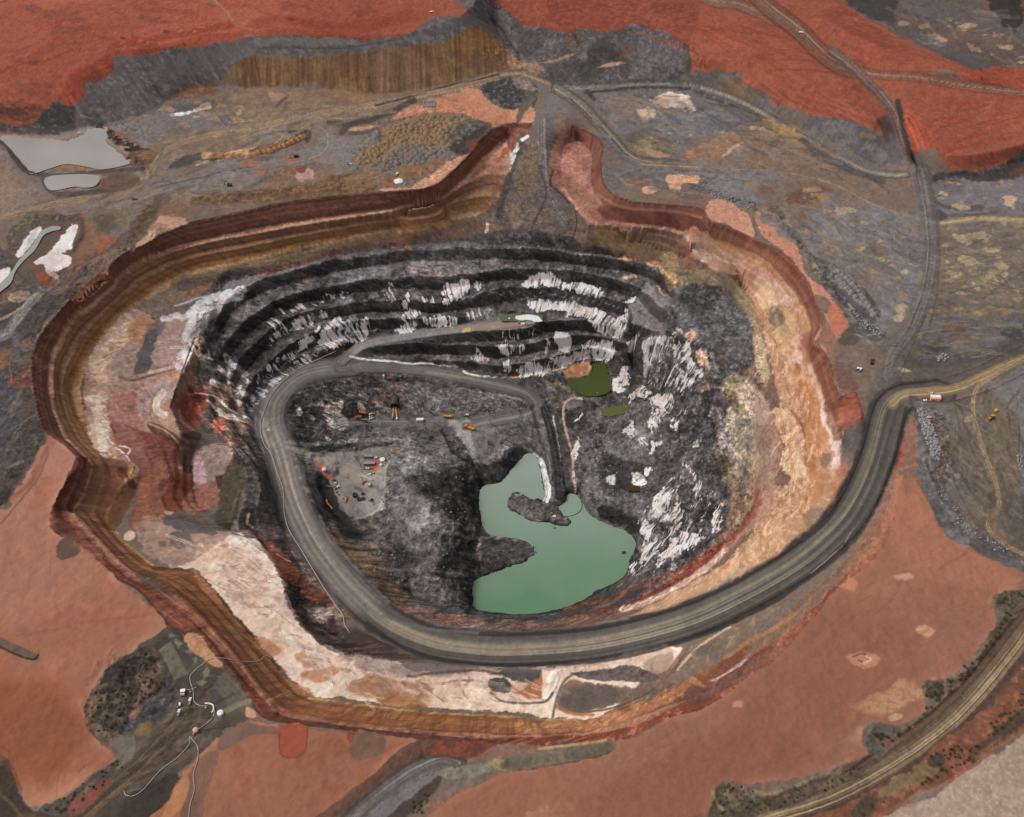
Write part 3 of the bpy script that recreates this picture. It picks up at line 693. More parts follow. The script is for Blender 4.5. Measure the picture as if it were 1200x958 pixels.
# pond banks
for pp in ("5,640 150,645 220,650 290,640 390,610 480,606 500,640 560,690 625,730 600,765 480,790 420,780 310,765 220,790 150,810 130,780 60,700 20,660 5,640", "215,840 260,825 400,820 460,832 440,868 390,875 350,870 250,888 222,870 215,840"): stroke(T('A', pp), 7, (150, 136, 124), 4, .75, 2)
stroke(X("-20,160 5,168 12,178 25,196 35,203"), 6, (66, 60, 58), 2, .9); stroke(X("38,204 70,206 100,203 140,200 168,198"), 5, (82, 74, 70), 2.5, .9)
stroke(X("50,208 55,220 70,228 100,226 140,222 155,215"), 6, (84, 74, 66), 3, .9); poly(T('A', "460,850 560,820 650,830 640,870 560,885 440,890 400,880"), (104, 80, 68), 3, 3, .9, mot=[((150, 92, 66), WA, .2, .5)])
stroke(T('A', "470,600 530,640 590,680 650,710 690,720"), 12, (90, 76, 66), 3, .95, 1.5, mot=[((170, 142, 112), FINE, .15, .5), ((150, 92, 60), WB, .2, .5), ((56, 50, 46), FINE, .1, -.4)])
poly(T('A', "600,720 720,700 720,750 660,780 600,780"), (104, 78, 64), 3, 3, .9, mot=[((168, 112, 82), WA, .1, .5), ((60, 54, 50), FINE, .1, .4)])
poly(T('A', "310,770 400,765 480,785 420,800 310,795"), (150, 108, 88), 2, 2, .8); 
poly(T('A', "-60,730 20,760 60,830 90,850 60,958 -60,960"), (152, 108, 84), 6, 4, .9, mot=[((128, 102, 84), WB, .1, .5)])
poly(X("-60,170 0,175 15,195 30,208 45,235 25,245 -60,262"), (128, 112, 100), 4, 3, .6)
# black skip rows
poly(T('A', "800,770 870,730 1050,710 1060,745 920,755 800,790"), (76, 70, 68), 3, 3, .95, rough=.4); stroke(T('A', "920,775 960,762 1020,752 1050,755"), 3, (214, 200, 190), 1.5, .9, 1.5, breaks=.3)
stroke(T('B', "-240,730 -100,722 0,705 100,690 180,655 220,635"), 8, (158, 108, 68), 1.5, .95, 1, mot=[((98, 68, 48), FINE, .05, .4), ((190, 150, 112), MID, .1, .5)], rough=.3)
poly(T('A', "1050,760 1198,740 1198,900 1000,890 850,900 780,880 800,840 900,810"), (122, 113, 108), 5, 4, .8); poly(T('B', "-150,760 0,735 150,720 280,680 320,620 360,640 400,640 530,660 480,700 420,770 390,830 350,780 200,780 0,830 -150,860"), (124, 115, 111), 5, 4, .85, mot=[((140, 122, 108), WB, .1, .5)])
lane(T('B', "290,590 330,620 335,680 290,730 180,760 60,780"), 6, (122, 108, 98), [(0, (140, 126, 114))], a=.7)
stroke(T('A', "730,880 850,850 950,830 1060,800 1198,780"), 1.4, (78, 70, 66), 1, .7); stroke(T('A', "780,800 900,770 1040,745"), 1.2, (84, 74, 68), 1, .6)
for s in ("0,800 40,790 50,810 10,820", "120,735 170,730 190,745 140,752"): poly(T('B', s), (164, 96, 72), 2, 3, .8)
poly(T('A', "1120,755 1198,745 1198,775 1130,775"), (166, 96, 70), 3, 3, .7); stroke(T('B', "160,620 200,620 250,620 240,660"), 5, (74, 68, 66), 2, .8)
poly(T('B', "70,800 180,785 220,800 180,850 80,850"), (122, 94, 76), 3, 4, .9, mot=[((150, 116, 96), FINE, .1, .5)]); poly(T('B', "200,785 270,800 265,840 180,840"), (186, 150, 134), 2.5, 3, .85); poly(T('B', "195,780 240,785 225,810 190,805"), (108, 58, 50), 2, 2, .8); poly(T('B', "270,810 330,805 350,830 280,845"), (132, 104, 80), 2, 3, .8)
# long berm above the north-west crest
stroke(T('E', "700,20 640,90 600,150 480,210 380,260 300,330"), 10, (88, 72, 62), 4, .8, 2, mot=[((128, 92, 70), WA, .1, .5)])
poly(T('B', "-300,920 0,880 250,860 420,820 520,820 570,870 540,905 400,918 100,940 -180,955"), (112, 86, 64), 3, 3, .95, mot=[((142, 108, 76), FINE, .1, .5), ((84, 68, 54), WB, .15, .5)], rough=.25)
poly(T('B', "430,830 540,820 570,870 470,905 430,910"), (134, 108, 82), 2.5, 2, .8)
# heaps of dumped ore and the pink yard
poly(T('B', "640,545 800,470 1030,415 1090,470 1198,510 1230,560 1160,600 1100,605 1040,560 940,535 830,530 700,560"), (184, 128, 100), 1.5, 2, mot=[((170, 112, 86), BIG, 0, .6)])
poly(T('B', "430,600 560,585 570,600 460,615"), (190, 138, 108), 2, 2, .9)
poly(T('B', "580,890 660,880 760,860 900,760 980,725 1000,735 940,790 850,860 760,890 640,905"), (190, 140, 114), 2, 2, .9)
poly(T('B', "460,740 520,690 580,650 560,610 620,570 720,545 850,525 950,535 1020,560 1100,600 1050,660 1000,720 900,720 830,760 720,840 600,850 480,790"), (128, 103, 82), 2, 2, mot=[((150, 122, 94), FINE, .1, .5), ((100, 84, 72), MID, .1, .6)], rough=.2)
poly(T('B', "880,620 990,560 1080,580 1095,610 1050,650 1000,700 940,720 900,690"), (88, 80, 74), 3, 3, .95, mot=[((120, 106, 92), FINE, .2, .6)]); poly(T('B', "900,690 1000,620 1080,600 1040,670 990,715 940,720"), (64, 59, 57), 4, 2, .9)
poly(T('B', "560,790 660,750 800,720 880,690 920,720 830,760 740,800 620,830"), (112, 104, 100), 3, 4, .8); poly(T('B', "650,800 760,760 860,740 900,760 800,820 700,840"), (130, 92, 66), 3, 4, .7)
poly(T('B', "590,850 650,830 660,870 600,880"), (136, 88, 66), 3, 4, .8); poly(T('B', "650,840 680,835 685,855 655,857"), (226, 212, 200), 1.5, 2)
poly(T('B', "430,640 530,640 570,665 520,690 430,680"), (120, 112, 106), 3, 3, .8); stroke(T('B', "345,570 420,590 400,620"), 8, (78, 68, 60), 3, .8); stroke(T('B', "440,625 520,620 570,600 580,660"), 4, (82, 76, 72), 2, .8)
poly(T('B', "1060,400 1198,360 1240,360 1300,390 1320,450 1280,520 1200,505 1140,500 1090,460"), (72, 68, 66), 2, 3, mot=[((112, 106, 100), FINE, .15, .5)], rough=.5)
poly(T('C', "0,370 60,360 100,400 110,440 40,410"), (140, 124, 112), 3, 4, .8)
poly(T('C', "20,505 100,505 105,560 70,585 20,580 -30,560"), (192, 134, 106), 2, 2, .95); poly(T('C', "60,440 120,430 105,480 60,520 40,570 20,570 30,510"), (98, 88, 80), 2, 1.5, .95)
stroke(T('B', "780,480 830,478 838,500 785,502 780,482"), 1.6, (120, 98, 84), .8, .9, .3, smooth=False)
# --- junction and roads at the north ramp
lane(X("588,88 608,86 622,90 640,98 655,106 670,112"), 7, (136, 112, 92), [(0, (158, 132, 106))], (72, 66, 62), reg='dirt_track_path')
lane(X("640,106 680,104 720,102 760,100 800,100 822,103"), 8, (112, 104, 98), [(.2, (134, 126, 116)), (-.5, (96, 90, 86))], (80, 76, 74), reg='dirt_track_path')
poly(X("622,92 640,98 660,104 690,108 662,116 652,130 648,165 626,160 634,135 638,115 630,100"), (112, 103, 98), 3, 2, .9)
lane(X("652,104 672,116 690,132 706,150 722,168 735,182 752,190 780,193 820,195 860,197 905,198"), 10, (112, 101, 92), [(-.3, (150, 134, 112)), (.35, (132, 118, 102))], (74, 68, 66), reg='dirt_track_path')
stroke(X("664,112 690,136 712,158 730,178 736,182"), 2, (66, 60, 58), 1, .8, breaks=.3); stroke(X("705,158 722,176 738,190 760,197"), 8, (104, 98, 98), 3, .7)
lane(X("752,193 800,195 850,198 900,201 950,208 990,222 1020,238 1060,252 1095,260 1130,259 1170,257 1240,260"), 7, (126, 106, 90), [(0, (152, 130, 106))], a=.8, reg='dirt_track_path')
stroke(T('C', "340,435 450,425 560,412 700,410 830,415"), 3, (62, 58, 57), 2, .85); stroke(T('C', "350,430 390,470 420,512"), 5, (64, 60, 60), 2, .9)
lane(X("822,103 850,112 880,125 905,140 940,160 980,182 1010,198 1040,205 1062,205"), 6, (124, 116, 104), [(0, (146, 138, 120))], (66, 62, 60), reg='dirt_track_path')
stroke(T('C', "860,430 960,470 1060,510 1150,545"), 6, (78, 76, 72), 3, .9, 1.5, mot=[((112, 112, 104), FINE, .2, .6)])
# --- yard east of the junction
poly(T('C', "380,470 560,420 720,420 860,440 1000,500 1160,560 1060,600 900,640 790,720 680,740 570,690 480,590"), (110, 102, 99), 4, 4, mot=[((126, 118, 116), MID, 0, .5), ((92, 84, 80), WB, .1, .5)])
poly(T('C', "660,540 800,520 960,530 1150,570 1050,600 900,620 800,660 700,630"), (108, 104, 106), 8, 5, .7); poly(T('C', "430,480 560,440 640,470 640,560 480,540"), (128, 108, 94), 8, 5, .7)
poly(T('C', "610,440 650,460 740,430 800,435 830,460 865,515 800,510 760,500 720,510 690,490 640,465"), (216, 203, 192), 2.5, 4, mot=[((180, 150, 128), WA, .1, .5)]); poly(T('C', "650,460 740,470 730,505 680,500"), (164, 134, 110), 3, 3, .7); poly(T('C', "590,520 650,510 670,540 620,560"), (206, 176, 152), 5, 4, .8)
poly(T('C', "560,640 650,640 770,690 700,740 600,710"), (122, 104, 78), 3, 4, .8, mot=[((168, 140, 94), FINE, .1, .5), ((92, 78, 64), MID, .1, .5)]); poly(T('C', "550,640 640,600 640,640 560,670"), (86, 78, 72), 5, 4, .7); poly(T('C', "600,700 650,700 740,730 660,740"), (160, 126, 94), 3, 3, .8)
blots(X("740,140 850,145 880,160 800,170 760,165"), 14, 3, (150, 140, 112), 8)
BR = T('C', "770,740 850,690 1000,620 1060,605 1198,600 1300,590 1400,650 1500,700 1500,790 1198,780 900,775")
poly(BR, (128, 104, 88), 5, 5, .9, mot=[((142, 118, 98), MID, 0, .5), ((118, 108, 104), BIG, .0, .5)])
poly(T('C', "850,690 950,650 1040,640 1090,660 1010,730 900,740 800,750"), (140, 102, 80), 4, 5, .8, mot=[((168, 126, 96), FINE, .1, .5)]); stroke(T('C', "990,730 1040,690 1080,670"), 3, (196, 164, 146), 2, .8, 2); stroke(T('C', "1120,600 1198,602"), 4, (200, 170, 150), 2, .8, 2)
stroke(T('C', "1040,590 1100,570 1165,560"), 3, (84, 74, 70), 2, .7)
poly(T('D', "-20,560 20,570 160,630 175,660 150,670 60,640 0,620"), (156, 126, 88), 3, 4, .9, mot=[((110, 92, 76), WA, .1, .5)]); stroke(T('D', "160,660 240,720 330,770 420,810 540,850"), 8, (84, 78, 76), 4, .9, 2, mot=[((140, 102, 78), WB, .2, .5)])
stroke(T('D', "170,620 280,680 400,740 500,790"), 8, (108, 104, 98), 3, .85)
# grey field
poly(T('C', "700,800 900,800 1198,800 1300,830 1400,880 1500,958 1300,958 1100,958 900,930 880,860"), (122, 116, 117), 6, 4, .9, mot=[((132, 112, 98), WB, .15, .5)])
stroke(T('C', "885,830 905,880 960,910 1060,940 1130,955"), 6, (92, 88, 88), 2, .9, 2, mot=[((130, 126, 124), FINE, .1, .5)])
poly(T('C', "425,690 480,780 560,780 600,800 720,800 880,840 900,900 760,905 600,900 480,920 440,880"), (104, 98, 98), 4, 4, .8, mot=[((126, 104, 90), WB, .2, .6)])
poly(T('C', "480,860 560,850 620,950 520,940"), (120, 103, 90), 2, 1.5, .9, smooth=False); poly(T('C', "570,820 640,840 680,870 620,910 560,880"), (128, 96, 80), 3, 4, .7)
poly(T('C', "725,825 800,818 880,822 870,860 840,860 800,890 740,890 728,860"), (204, 156, 124), 1.5, 2); poly(T('C', "605,880 650,868 682,885 660,905 620,905"), (206, 160, 128), 1.5, 2); poly(T('C', "790,860 850,860 850,890 795,893"), (112, 86, 76), 2, 2, .9)
lane(T('C', "640,880 740,895 860,905 960,910"), 3.5, (128, 110, 98), [(0, (140, 120, 104))], a=.7)
poly(T('C', "620,910 800,905 960,920 1030,950 900,1000 700,1000"), (126, 98, 86), 3, 3, .8, mot=[((150, 116, 100), WB, .1, .5)])
# salmon flats along the north-east crest
poly(X("826,246 835,233 855,236 868,245 880,255 885,278 870,275 850,263 832,258"), (190, 138, 114), 1.5, 1.5); poly(X("884,252 892,246 910,256 925,276 938,300 948,325 975,345 985,380 972,420 960,400 968,380 955,350 940,318 920,295 905,285 892,275"), (186, 128, 104), 1.5, 1.5)
stroke(X("872,235 880,248 882,258 888,275"), 5, (112, 98, 88), 1.5, .9); poly(X("955,345 970,350 975,362 965,368 952,360"), (118, 100, 86), 2, 2, .9); poly(X("970,360 982,355 995,382 985,395 972,380"), (178, 110, 86), 2, 2, .9)
poly(X("985,392 1000,382 1010,392 1000,405 982,408"), (84, 72, 66), 3, 3, .9); poly(X("960,388 970,380 985,405 980,430 1005,450 1010,470 990,465 978,440 968,410 958,400"), (136, 98, 82), 3, 3, .85); poly(X("978,425 1000,432 1010,455 985,455"), (112, 80, 74), 3, 3, .8)
poly(X("975,410 1010,402 1034,408 1030,430 1015,455 1005,450 985,425"), (118, 98, 84), 3, 3, .8)
# the great grey plain to the east
poly(X("890,250 960,225 1010,240 1080,260 1085,300 1080,345 1040,390 1030,400 1010,395 985,345 940,290"), (114, 108, 108), 8, 5, .9, mot=[((124, 118, 119), MID, -.1, .4), ((128, 108, 90), WB, .2, .6)])
poly(X("890,215 930,210 960,225 960,250 915,260 895,240"), (120, 100, 86), 6, 5, .8, mot=[((104, 76, 60), WA, .1, .5)]); poly(T('D', "100,900 240,880 290,900 200,958 110,958"), (104, 78, 64), 6, 6, .8)
poly(X("1085,215 1130,210 1170,212 1240,205 1240,262 1170,250 1110,255 1095,250 1088,235"), (118, 109, 112), 3, 4, .9, mot=[((100, 92, 92), WB, .1, .5)])
poly(X("1080,260 1240,265 1240,420 1180,420 1100,435 1060,430 1060,400 1090,360 1085,300"), (112, 100, 90), 6, 5, .9, mot=[((124, 110, 92), MID, .05, .5), ((104, 96, 94), BIG, .0, .5)])
poly(X("1095,375 1200,370 1240,370 1240,415 1150,420 1070,425 1075,400"), (100, 93, 93), 6, 5, .85); poly(X("1105,375 1130,385 1148,400 1130,405 1108,390"), (112, 92, 76), 5, 4, .8); poly(X("1065,405 1100,402 1115,408 1090,416 1065,418"), (70, 66, 66), 5, 4, .8); poly(X("1175,385 1210,378 1215,395 1180,398"), (72, 70, 70), 5, 5, .9, mot=[((120, 118, 116), FINE, .2, .5)])
lane(X("890,245 930,262 970,282 1010,298 1050,308 1100,313 1150,312 1240,302"), 8, (120, 108, 96), [(0, (132, 120, 104))], a=.6, soft=4)
lane(X("925,252 945,265 1000,292 1040,302"), 4, (124, 112, 98), [(0, (136, 122, 104))], a=.5, soft=3)
lane(X("1078,200 1084,230 1090,262 1092,300 1084,345 1068,385 1052,405 1045,440"), 22, (108, 101, 97), [(-.5, (120, 112, 104)), (.2, (118, 110, 104)), (.7, (96, 90, 88))], a=.8, soft=5)
stroke(X("1080,198 1084,215 1088,240"), 3, (140, 130, 108), 1.5, .7); stroke(X("1074,200 1080,225 1084,240"), 3, (58, 54, 54), 1.5, .7); poly(X("1086,240 1110,250 1100,260 1088,252"), (70, 66, 62), 3, 3, .8); stroke(X("1092,235 1115,245 1150,243"), 5, (72, 68, 64), 3, .7, 3); stroke(X("1095,252 1140,252 1170,248"), 3, (80, 74, 68), 2, .6, 3)
lane(X("1085,258 1100,262 1130,258 1160,256 1240,262"), 6, (156, 136, 104), [(0, (176, 152, 116))], a=.85)
for pts, n, s, c, sd in ((X("1100,265 1195,262 1195,330 1140,345 1105,320"), 34, 6, (162, 143, 112), 21), (X("1085,215 1190,212 1190,250 1100,245"), 14, 6, (176, 150, 116), 22), (X("950,230 1080,265 1085,330 1050,400 1030,390 985,300"), 42, 4.5, (156, 138, 108), 23), (X("1085,320 1190,320 1195,370 1110,370 1070,400"), 30, 4.5, (146, 124, 92), 24), (X("930,215 1000,235 1010,262 950,255"), 16, 5, (166, 132, 104), 25), (X("905,245 1000,285 1010,340 960,320"), 20, 3.5, (160, 118, 92), 26)):
    blots(pts, n, s, c, sd)
for s in ("870,145 940,135 970,165 930,185 890,170", "895,245 950,238 972,262 940,282 890,270", "600,475 640,462 652,490 620,510 598,500", "590,520 630,510 625,545 595,545", "700,425 720,420 700,460 680,465", "1010,330 1050,320 1070,360 1040,360", "1020,205 1080,205 1080,225 1030,225", "960,150 1040,145 1030,165 970,160", "945,370 990,380 985,405 960,395"):
    poly(T('H', s), (166, 148, 118), 2, 3, .85)
# windrows of grey rock
poly(T('H', "300,320 340,320 440,430 520,510 500,530 430,470 340,400"), (130, 122, 118), 2.5, 2, .9); poly(T('H', "440,390 480,430 520,490 525,520 470,450"), (72, 66, 66), 3, 1.5, .8); poly(T('H', "360,400 430,470 500,530 490,560 420,520 330,420"), (80, 74, 74), 3, 2, .8)
poly(T('H', "190,230 260,270 300,320 350,420 430,520 540,590 550,620 510,640 400,580 330,470 260,380 200,290"), (84, 78, 76), 4, 3, .9, mot=[((124, 118, 112), FINE, .15, .5)], rough=.5)
stroke(T('H', "40,20 80,70 120,140 160,190 190,240 240,330"), 7, (110, 100, 80), 2.5, .9, 2, mot=[((76, 72, 70), FINE, .1, .4), ((150, 138, 104), WB, .2, .5)])
stroke(T('H', "350,430 430,520 520,570 545,610"), 4, (120, 118, 112), 2, .8, 2, breaks=.5)
for s in ("560,640 600,620 640,650 620,700 570,690 555,650", "590,640 640,640 640,700 600,720", "650,600 600,650 560,700 570,740 620,780", "520,800 560,790 580,830 550,860 520,840", "500,660 560,680 590,740 640,790", "640,460 700,480 640,560 560,640", "700,560 640,600 590,640"): stroke(T('H', s), 1.2, (84, 76, 68), 1, .6, .3)
# --- pit walls
poly(PIT, (112, 88, 76), 4, 3, reg='pit_terrain'); poly(np.vstack([RIM[0], X("659,142"), RIM[1], RIM[2][::-1]]), None, 1, 0, reg='pit_terrain', smooth=False)
RW, RW2, LN = (114, 73, 59), (96, 60, 49), (186, 142, 116)
NWF = X("37,440 37,415 52,387 67,370 87,347 112,326 145,298 195,272 250,256 300,245 337,237 400,230 450,226 495,222 515,215 535,197 550,182 565,162 577,151 600,146 622,146 616,160 600,175 575,200 545,225 520,240 450,252 375,262 300,275 250,284 200,297 160,313 125,338 96,363 78,392 66,420 62,443 66,480 78,510 95,530 110,545 100,548 78,528 54,509 48,500 41,470")
poly(NWF, RW, 1.5, 1, mot=[((130, 84, 66), MID, .05, .5), ((98, 62, 52), BIG, .0, .5)], rough=.3)
BND2 = X("62,443 66,415 78,390 96,362 125,337 160,312 200,296 250,283 300,274 375,261 450,251 520,240 560,222 600,200 600,230 560,252 530,252 500,259 450,272 400,282 350,292 300,306 250,316 212,325 175,350 145,368 117,398 102,428 92,455 97,495 112,524 128,537 120,545 105,535 85,512 70,485")
poly(BND2, (134, 97, 70), 2, 1.5, mot=[((150, 111, 80), MID, .05, .5), ((112, 74, 54), WB, .15, .6)], rough=.3)
stroke(B1W, 4.0, (170, 126, 102), 1.6, 1, 1, mot=[(LN, FINE, .0, .4)])
stroke(X("300,262 375,248 450,240 510,232"), 4, (158, 104, 84), 2.5, .8); stroke(X("150,305 200,285 250,271 300,262"), 2, (140, 90, 70), 2, .6)
poly(X("88,430 110,392 150,352 200,325 250,300 300,288 300,300 250,310 210,320 170,345 135,375 105,415 92,450"), (150, 104, 60), 4, 3, .8); poly(X("66,440 72,415 100,368 140,335 200,305 255,290 255,297 200,315 140,348 100,385 82,420"), (112, 70, 48), 4, 3, .7)
poly(X("85,455 92,452 97,495 112,524 105,530 88,505 80,480"), (158, 106, 58), 3, 2, .85)
stroke(X("300,292 350,277 450,264 500,251 560,235"), 3, (178, 124, 92), 1.5, .85, breaks=.2); stroke(X("120,395 150,362 190,335 240,310 300,296 360,283"), 2, (170, 120, 84), 2, .6, breaks=.3)
poly(X("300,300 350,290 400,281 450,272 500,260 540,250 545,258 500,272 450,284 400,292 350,302 320,312 300,318"), (124, 102, 76), 3, 2, .9, mot=[((150, 112, 74), MID, .1, .5), ((88, 76, 62), WB, .0, .4)])
poly(X("500,222 530,200 560,170 600,160 605,172 590,185 570,205 545,225 510,240"), (150, 92, 76), 3, 2, .9); stroke(X("530,215 560,190 590,170 604,160"), 4, (196, 142, 122), 2, .8, 1); poly(X("545,168 565,160 600,150 615,152 600,160 570,168 555,180"), (116, 66, 52), 2, 1, .9)
poly(X("520,245 545,232 575,205 597,185 600,200 585,230 570,250 540,262"), (118, 98, 78), 4, 3, .9); stroke(X("525,240 560,222 590,195"), 3, (140, 86, 64), 2, .7)
stroke(np.array(RIM[0]), 2.6, (54, 42, 38), 1.5, .75, .6, breaks=.25)  # shadow of the crest painted as a dark line
streaks(NWF, (78, 44, 36), 5, 30, .1, .4, 60, a=.4); streaks(NWF, (150, 92, 70), 7, 40, .15, .5, 63, a=.3); streaks(BND2, (92, 64, 46), 6, 40, .05, .4, 66, a=.4); streaks(BND2, (180, 136, 96), 7, 40, .2, .5, 69, a=.3)
for s in ("37,415 50,425 60,430 75,435 85,445 92,455", "38,465 50,472 62,478", "45,430 62,432 80,437"):
    stroke(X(s), 3.2, (206, 168, 150), 1.5, .85, 2.5, breaks=.35)
LAT = [(3, (104, 74, 61)), (-1.5, (100, 66, 54)), (-3, (138, 96, 78)), (-5, (116, 76, 62)), (-7.5, (142, 98, 79)), (-9, (108, 70, 57)), (-12, (126, 84, 68)), (-14.5, (112, 74, 60)), (-16, (196, 154, 130)), (-17.5, (182, 138, 114)), (-19, (122, 84, 64)), (-22, (142, 102, 78)), (-24, (106, 71, 54)), (-26.5, (168, 126, 98)), (-28, (128, 90, 66)), (-31, (158, 116, 78)), (-33, (130, 91, 60)), (-35.5, (148, 106, 68)), (-37.5, (196, 156, 120)), (-40, (148, 118, 90)), (-44, (124, 108, 86)), (-47, (156, 128, 102)), (-50, (112, 98, 84)), (-60, (100, 92, 86))]
strata(np.vstack([NWF[:24], X("600,165 596,205 575,245 530,258 500,266 450,280 400,292 350,304 310,316 250,318 212,327 178,352 148,370 120,400 104,428 94,455 99,495 113,523 130,537 100,548 54,509")]), LAT, .86, jit=.8)
# north-west interior greys and the white outfall
poly(X("212,325 250,316 300,310 332,318 300,335 280,350 260,360 235,372 215,375 180,372 150,368 175,350"), (128, 108, 92), 3, 3, .95, mot=[((112, 104, 102), MID, -.1, .3)])
poly(X("175,368 215,360 235,345 260,322 262,333 236,352 215,362"), (84, 78, 76), 3, 3, .7); poly(X("262,330 300,312 335,312 310,325 285,345 262,365 245,385 236,395 222,385 238,360"), (112, 106, 108), 3, 2, .95); poly(X("225,395 262,362 290,345 286,370 262,390 240,410"), (92, 86, 80), 3, 2, .9)
poly(X("243,400 272,372 296,350 300,365 275,395 250,415"), (84, 84, 68), 4, 3, .8)
poly(X("210,330 262,318 290,312 300,316 260,332 215,342"), (92, 80, 70), 3, 2, .8); poly(X("212,344 235,335 250,332 240,342 215,350"), (150, 104, 78), 3, 3, .8); poly(X("300,318 330,310 366,310 350,315 330,320 305,323"), (154, 104, 78), 2, 2, .8)
stroke(X("210,365 235,352 262,337"), 7, (98, 94, 94), 2, .8)
# west ledges
CREAM, PINK, MAR = (204, 172, 148), (168, 118, 106), (128, 72, 62)
poly(X("98,455 102,428 117,398 145,368 158,362 172,368 185,375 205,365 220,372 232,392 228,405 218,430 206,455 198,478 205,492 212,520 215,560 205,600 190,600 170,570 140,560 115,530 100,500"), (176, 140, 120), 2, 2, mot=[((196, 164, 142), MID, 0, .5), ((148, 106, 92), WB, .1, .5)], rough=.3)
poly(X("108,415 120,395 145,368 155,372 158,385 150,402 140,412 122,432 105,436"), CREAM, 2, 2, .9, mot=[((222, 196, 174), FINE, .1, .5)])
for i in range(7): stroke([(112+i*7, 428-i*8), (122+i*6.5, 423-i*7), (132+i*5, 418-i*6)], 1.6, (158, 116, 92), 1, .6, 1.5)
poly(X("155,375 175,370 180,385 165,405 150,415 145,405"), (176, 124, 92), 4, 3, .8); poly(X("128,425 142,408 155,395 162,410 155,435 140,445 130,440"), (156, 136, 124), 3, 3, .8); poly(X("155,432 165,405 175,390 185,385 185,410 178,428 165,438"), (84, 80, 82), 4, 3, .9); poly(X("172,388 185,375 195,380 185,395"), (88, 82, 82), 4, 3, .7)
poly(X("178,420 190,395 205,380 215,395 210,420 190,430"), (168, 142, 136), 3, 3, .8, mot=[((120, 104, 104), WA, .1, .5)])
stroke(X("140,442 155,446 172,442 190,435 215,430"), 4, (120, 102, 88), 2, .8, 1, mot=[((80, 70, 62), FINE, .1, .4)]); stroke(X("108,455 135,453 165,447 190,440"), 3, (160, 140, 124), 1.5, .8); stroke(X("175,437 195,432 215,428"), 4, (210, 184, 170), 1.5, .8)
stroke(X("190,375 205,370 215,372 226,362 242,352 258,346 270,342"), 7, (208, 200, 200), 1.5, .95, 3.5, mot=[((150, 118, 112), WB, .15, .4)]); stroke(X("273,344 280,337 287,340 283,350 276,352"), 4, (214, 206, 204), 1.2, .95, 1.5, mot=[((150, 112, 106), FINE, .1, .4)]); stroke(X("228,362 224,375 219,388 216,398"), 8, (220, 212, 212), 1.5, .95, 3); stroke(X("227,400 220,412 214,425 209,430"), 9, (216, 206, 204), 1.5, .95, 3); stroke(X("205,358 225,352 250,346"), 2, (200, 190, 188), 1.2, .8, 2)
poly(X("100,470 112,460 128,462 122,480 130,500 128,525 140,545 150,552 135,548 115,530 104,500"), (206, 174, 150), 2, 3, .9, mot=[((224, 204, 186), FINE, .05, .4), ((160, 122, 100), WB, .2, .5)]); poly(X("112,500 128,497 125,515 128,530 118,525"), (222, 200, 180), 2, 3, .8)
poly(X("128,462 160,455 180,452 165,480 170,500 160,520 150,545 132,525 130,500 122,480"), (172, 122, 108), 3, 3, .85, mot=[((150, 98, 88), WB, .1, .5)]); poly(X("160,460 180,450 205,448 198,470 180,480 165,485"), (176, 150, 146), 3, 3, .8)
stroke(X("190,460 184,470 183,480 192,486"), 9, (226, 208, 190), 1.5, .9, 2); stroke(X("178,470 176,485 180,495"), 3, (150, 112, 74), 1.5, .7); stroke(X("170,462 168,480 172,490"), 3, (150, 130, 132), 1.5, .7)
poly(T('I', "510,60 600,70 660,100 760,110 850,160 860,200 830,280 800,330 800,420 770,480 780,540 700,590 620,570 600,520 640,420 650,330 640,270 590,230 540,150"), (134, 84, 72), 2, 2, .95, mot=[((148, 98, 84), MID, 0, .5), ((116, 70, 60), WB, .1, .5)], smooth=False)
poly(T('I', "520,50 580,60 640,120 690,200 690,270 650,250 600,190 550,120"), (154, 104, 94), 2, 2, .9, smooth=False); poly(T('I', "700,105 800,150 860,195 830,240 700,235 660,165"), (122, 72, 62), 2, 2, .9, mot=[((100, 56, 48), WB, .1, .5)]); poly(T('I', "690,60 760,75 850,140 850,180 780,150 710,100"), (96, 62, 54), 2, 2, .85); poly(T('I', "650,290 760,290 780,380 760,460 770,540 690,570 620,550 640,460"), (146, 94, 74), 3, 2, .9, mot=[((128, 78, 60), WB, .05, .5)])
poly(T('I', "800,265 870,285 912,320 890,400 845,480 775,470 762,410 800,330"), (112, 62, 44), 2, 2, .95, mot=[((136, 80, 56), MID, .0, .5), ((88, 48, 36), WB, .1, .5)], smooth=False); poly(T('I', "850,190 940,130 960,170 915,240 900,300 855,280"), (66, 46, 40), 2.5, 2, .9)  # last patch: shadow beside the ledge painted in dark brown
poly(X("140,512 165,510 180,535 182,545 165,548 150,535"), (146, 96, 86), 3, 3, .8); 
for i in range(6): stroke([(170+2*i, 520+6*i), (188, 519+5*i), (206, 522+4*i)], 1.2, (100, 56, 50), 1, .6, 1)
stroke(X("175,497 190,503 203,512 211,525 213,535"), 2, (188, 150, 124), 1.2, .9); stroke(X("178,505 195,512 208,522 212,545"), 4, (84, 48, 44), 2, .7)
for s in ("135,525 145,532 152,540", "140,522 152,527 150,533", "120,505 132,520"): stroke(X(s), 2, (230, 214, 200), 1, .9, 1.5)
for s in ("228,397 222,412 212,440 205,462 200,478",): stroke(X(s), 2.2, (70, 58, 52), 1.2, .8)
poly(X("232,400 240,395 255,402 242,430 222,455 210,480 204,475 212,450 222,425"), (140, 108, 88), 3, 3, .9, mot=[((118, 102, 84), MID, 0, .4)]); poly(X("240,400 262,395 275,420 265,445 240,445 230,435"), (92, 90, 80), 3, 3, .85); poly(X("205,475 222,455 240,460 238,485 228,500 215,495"), (132, 70, 58), 3, 3, .9); poly(X("225,462 242,460 240,480 232,490 224,480"), (108, 54, 48), 3, 2, .8)
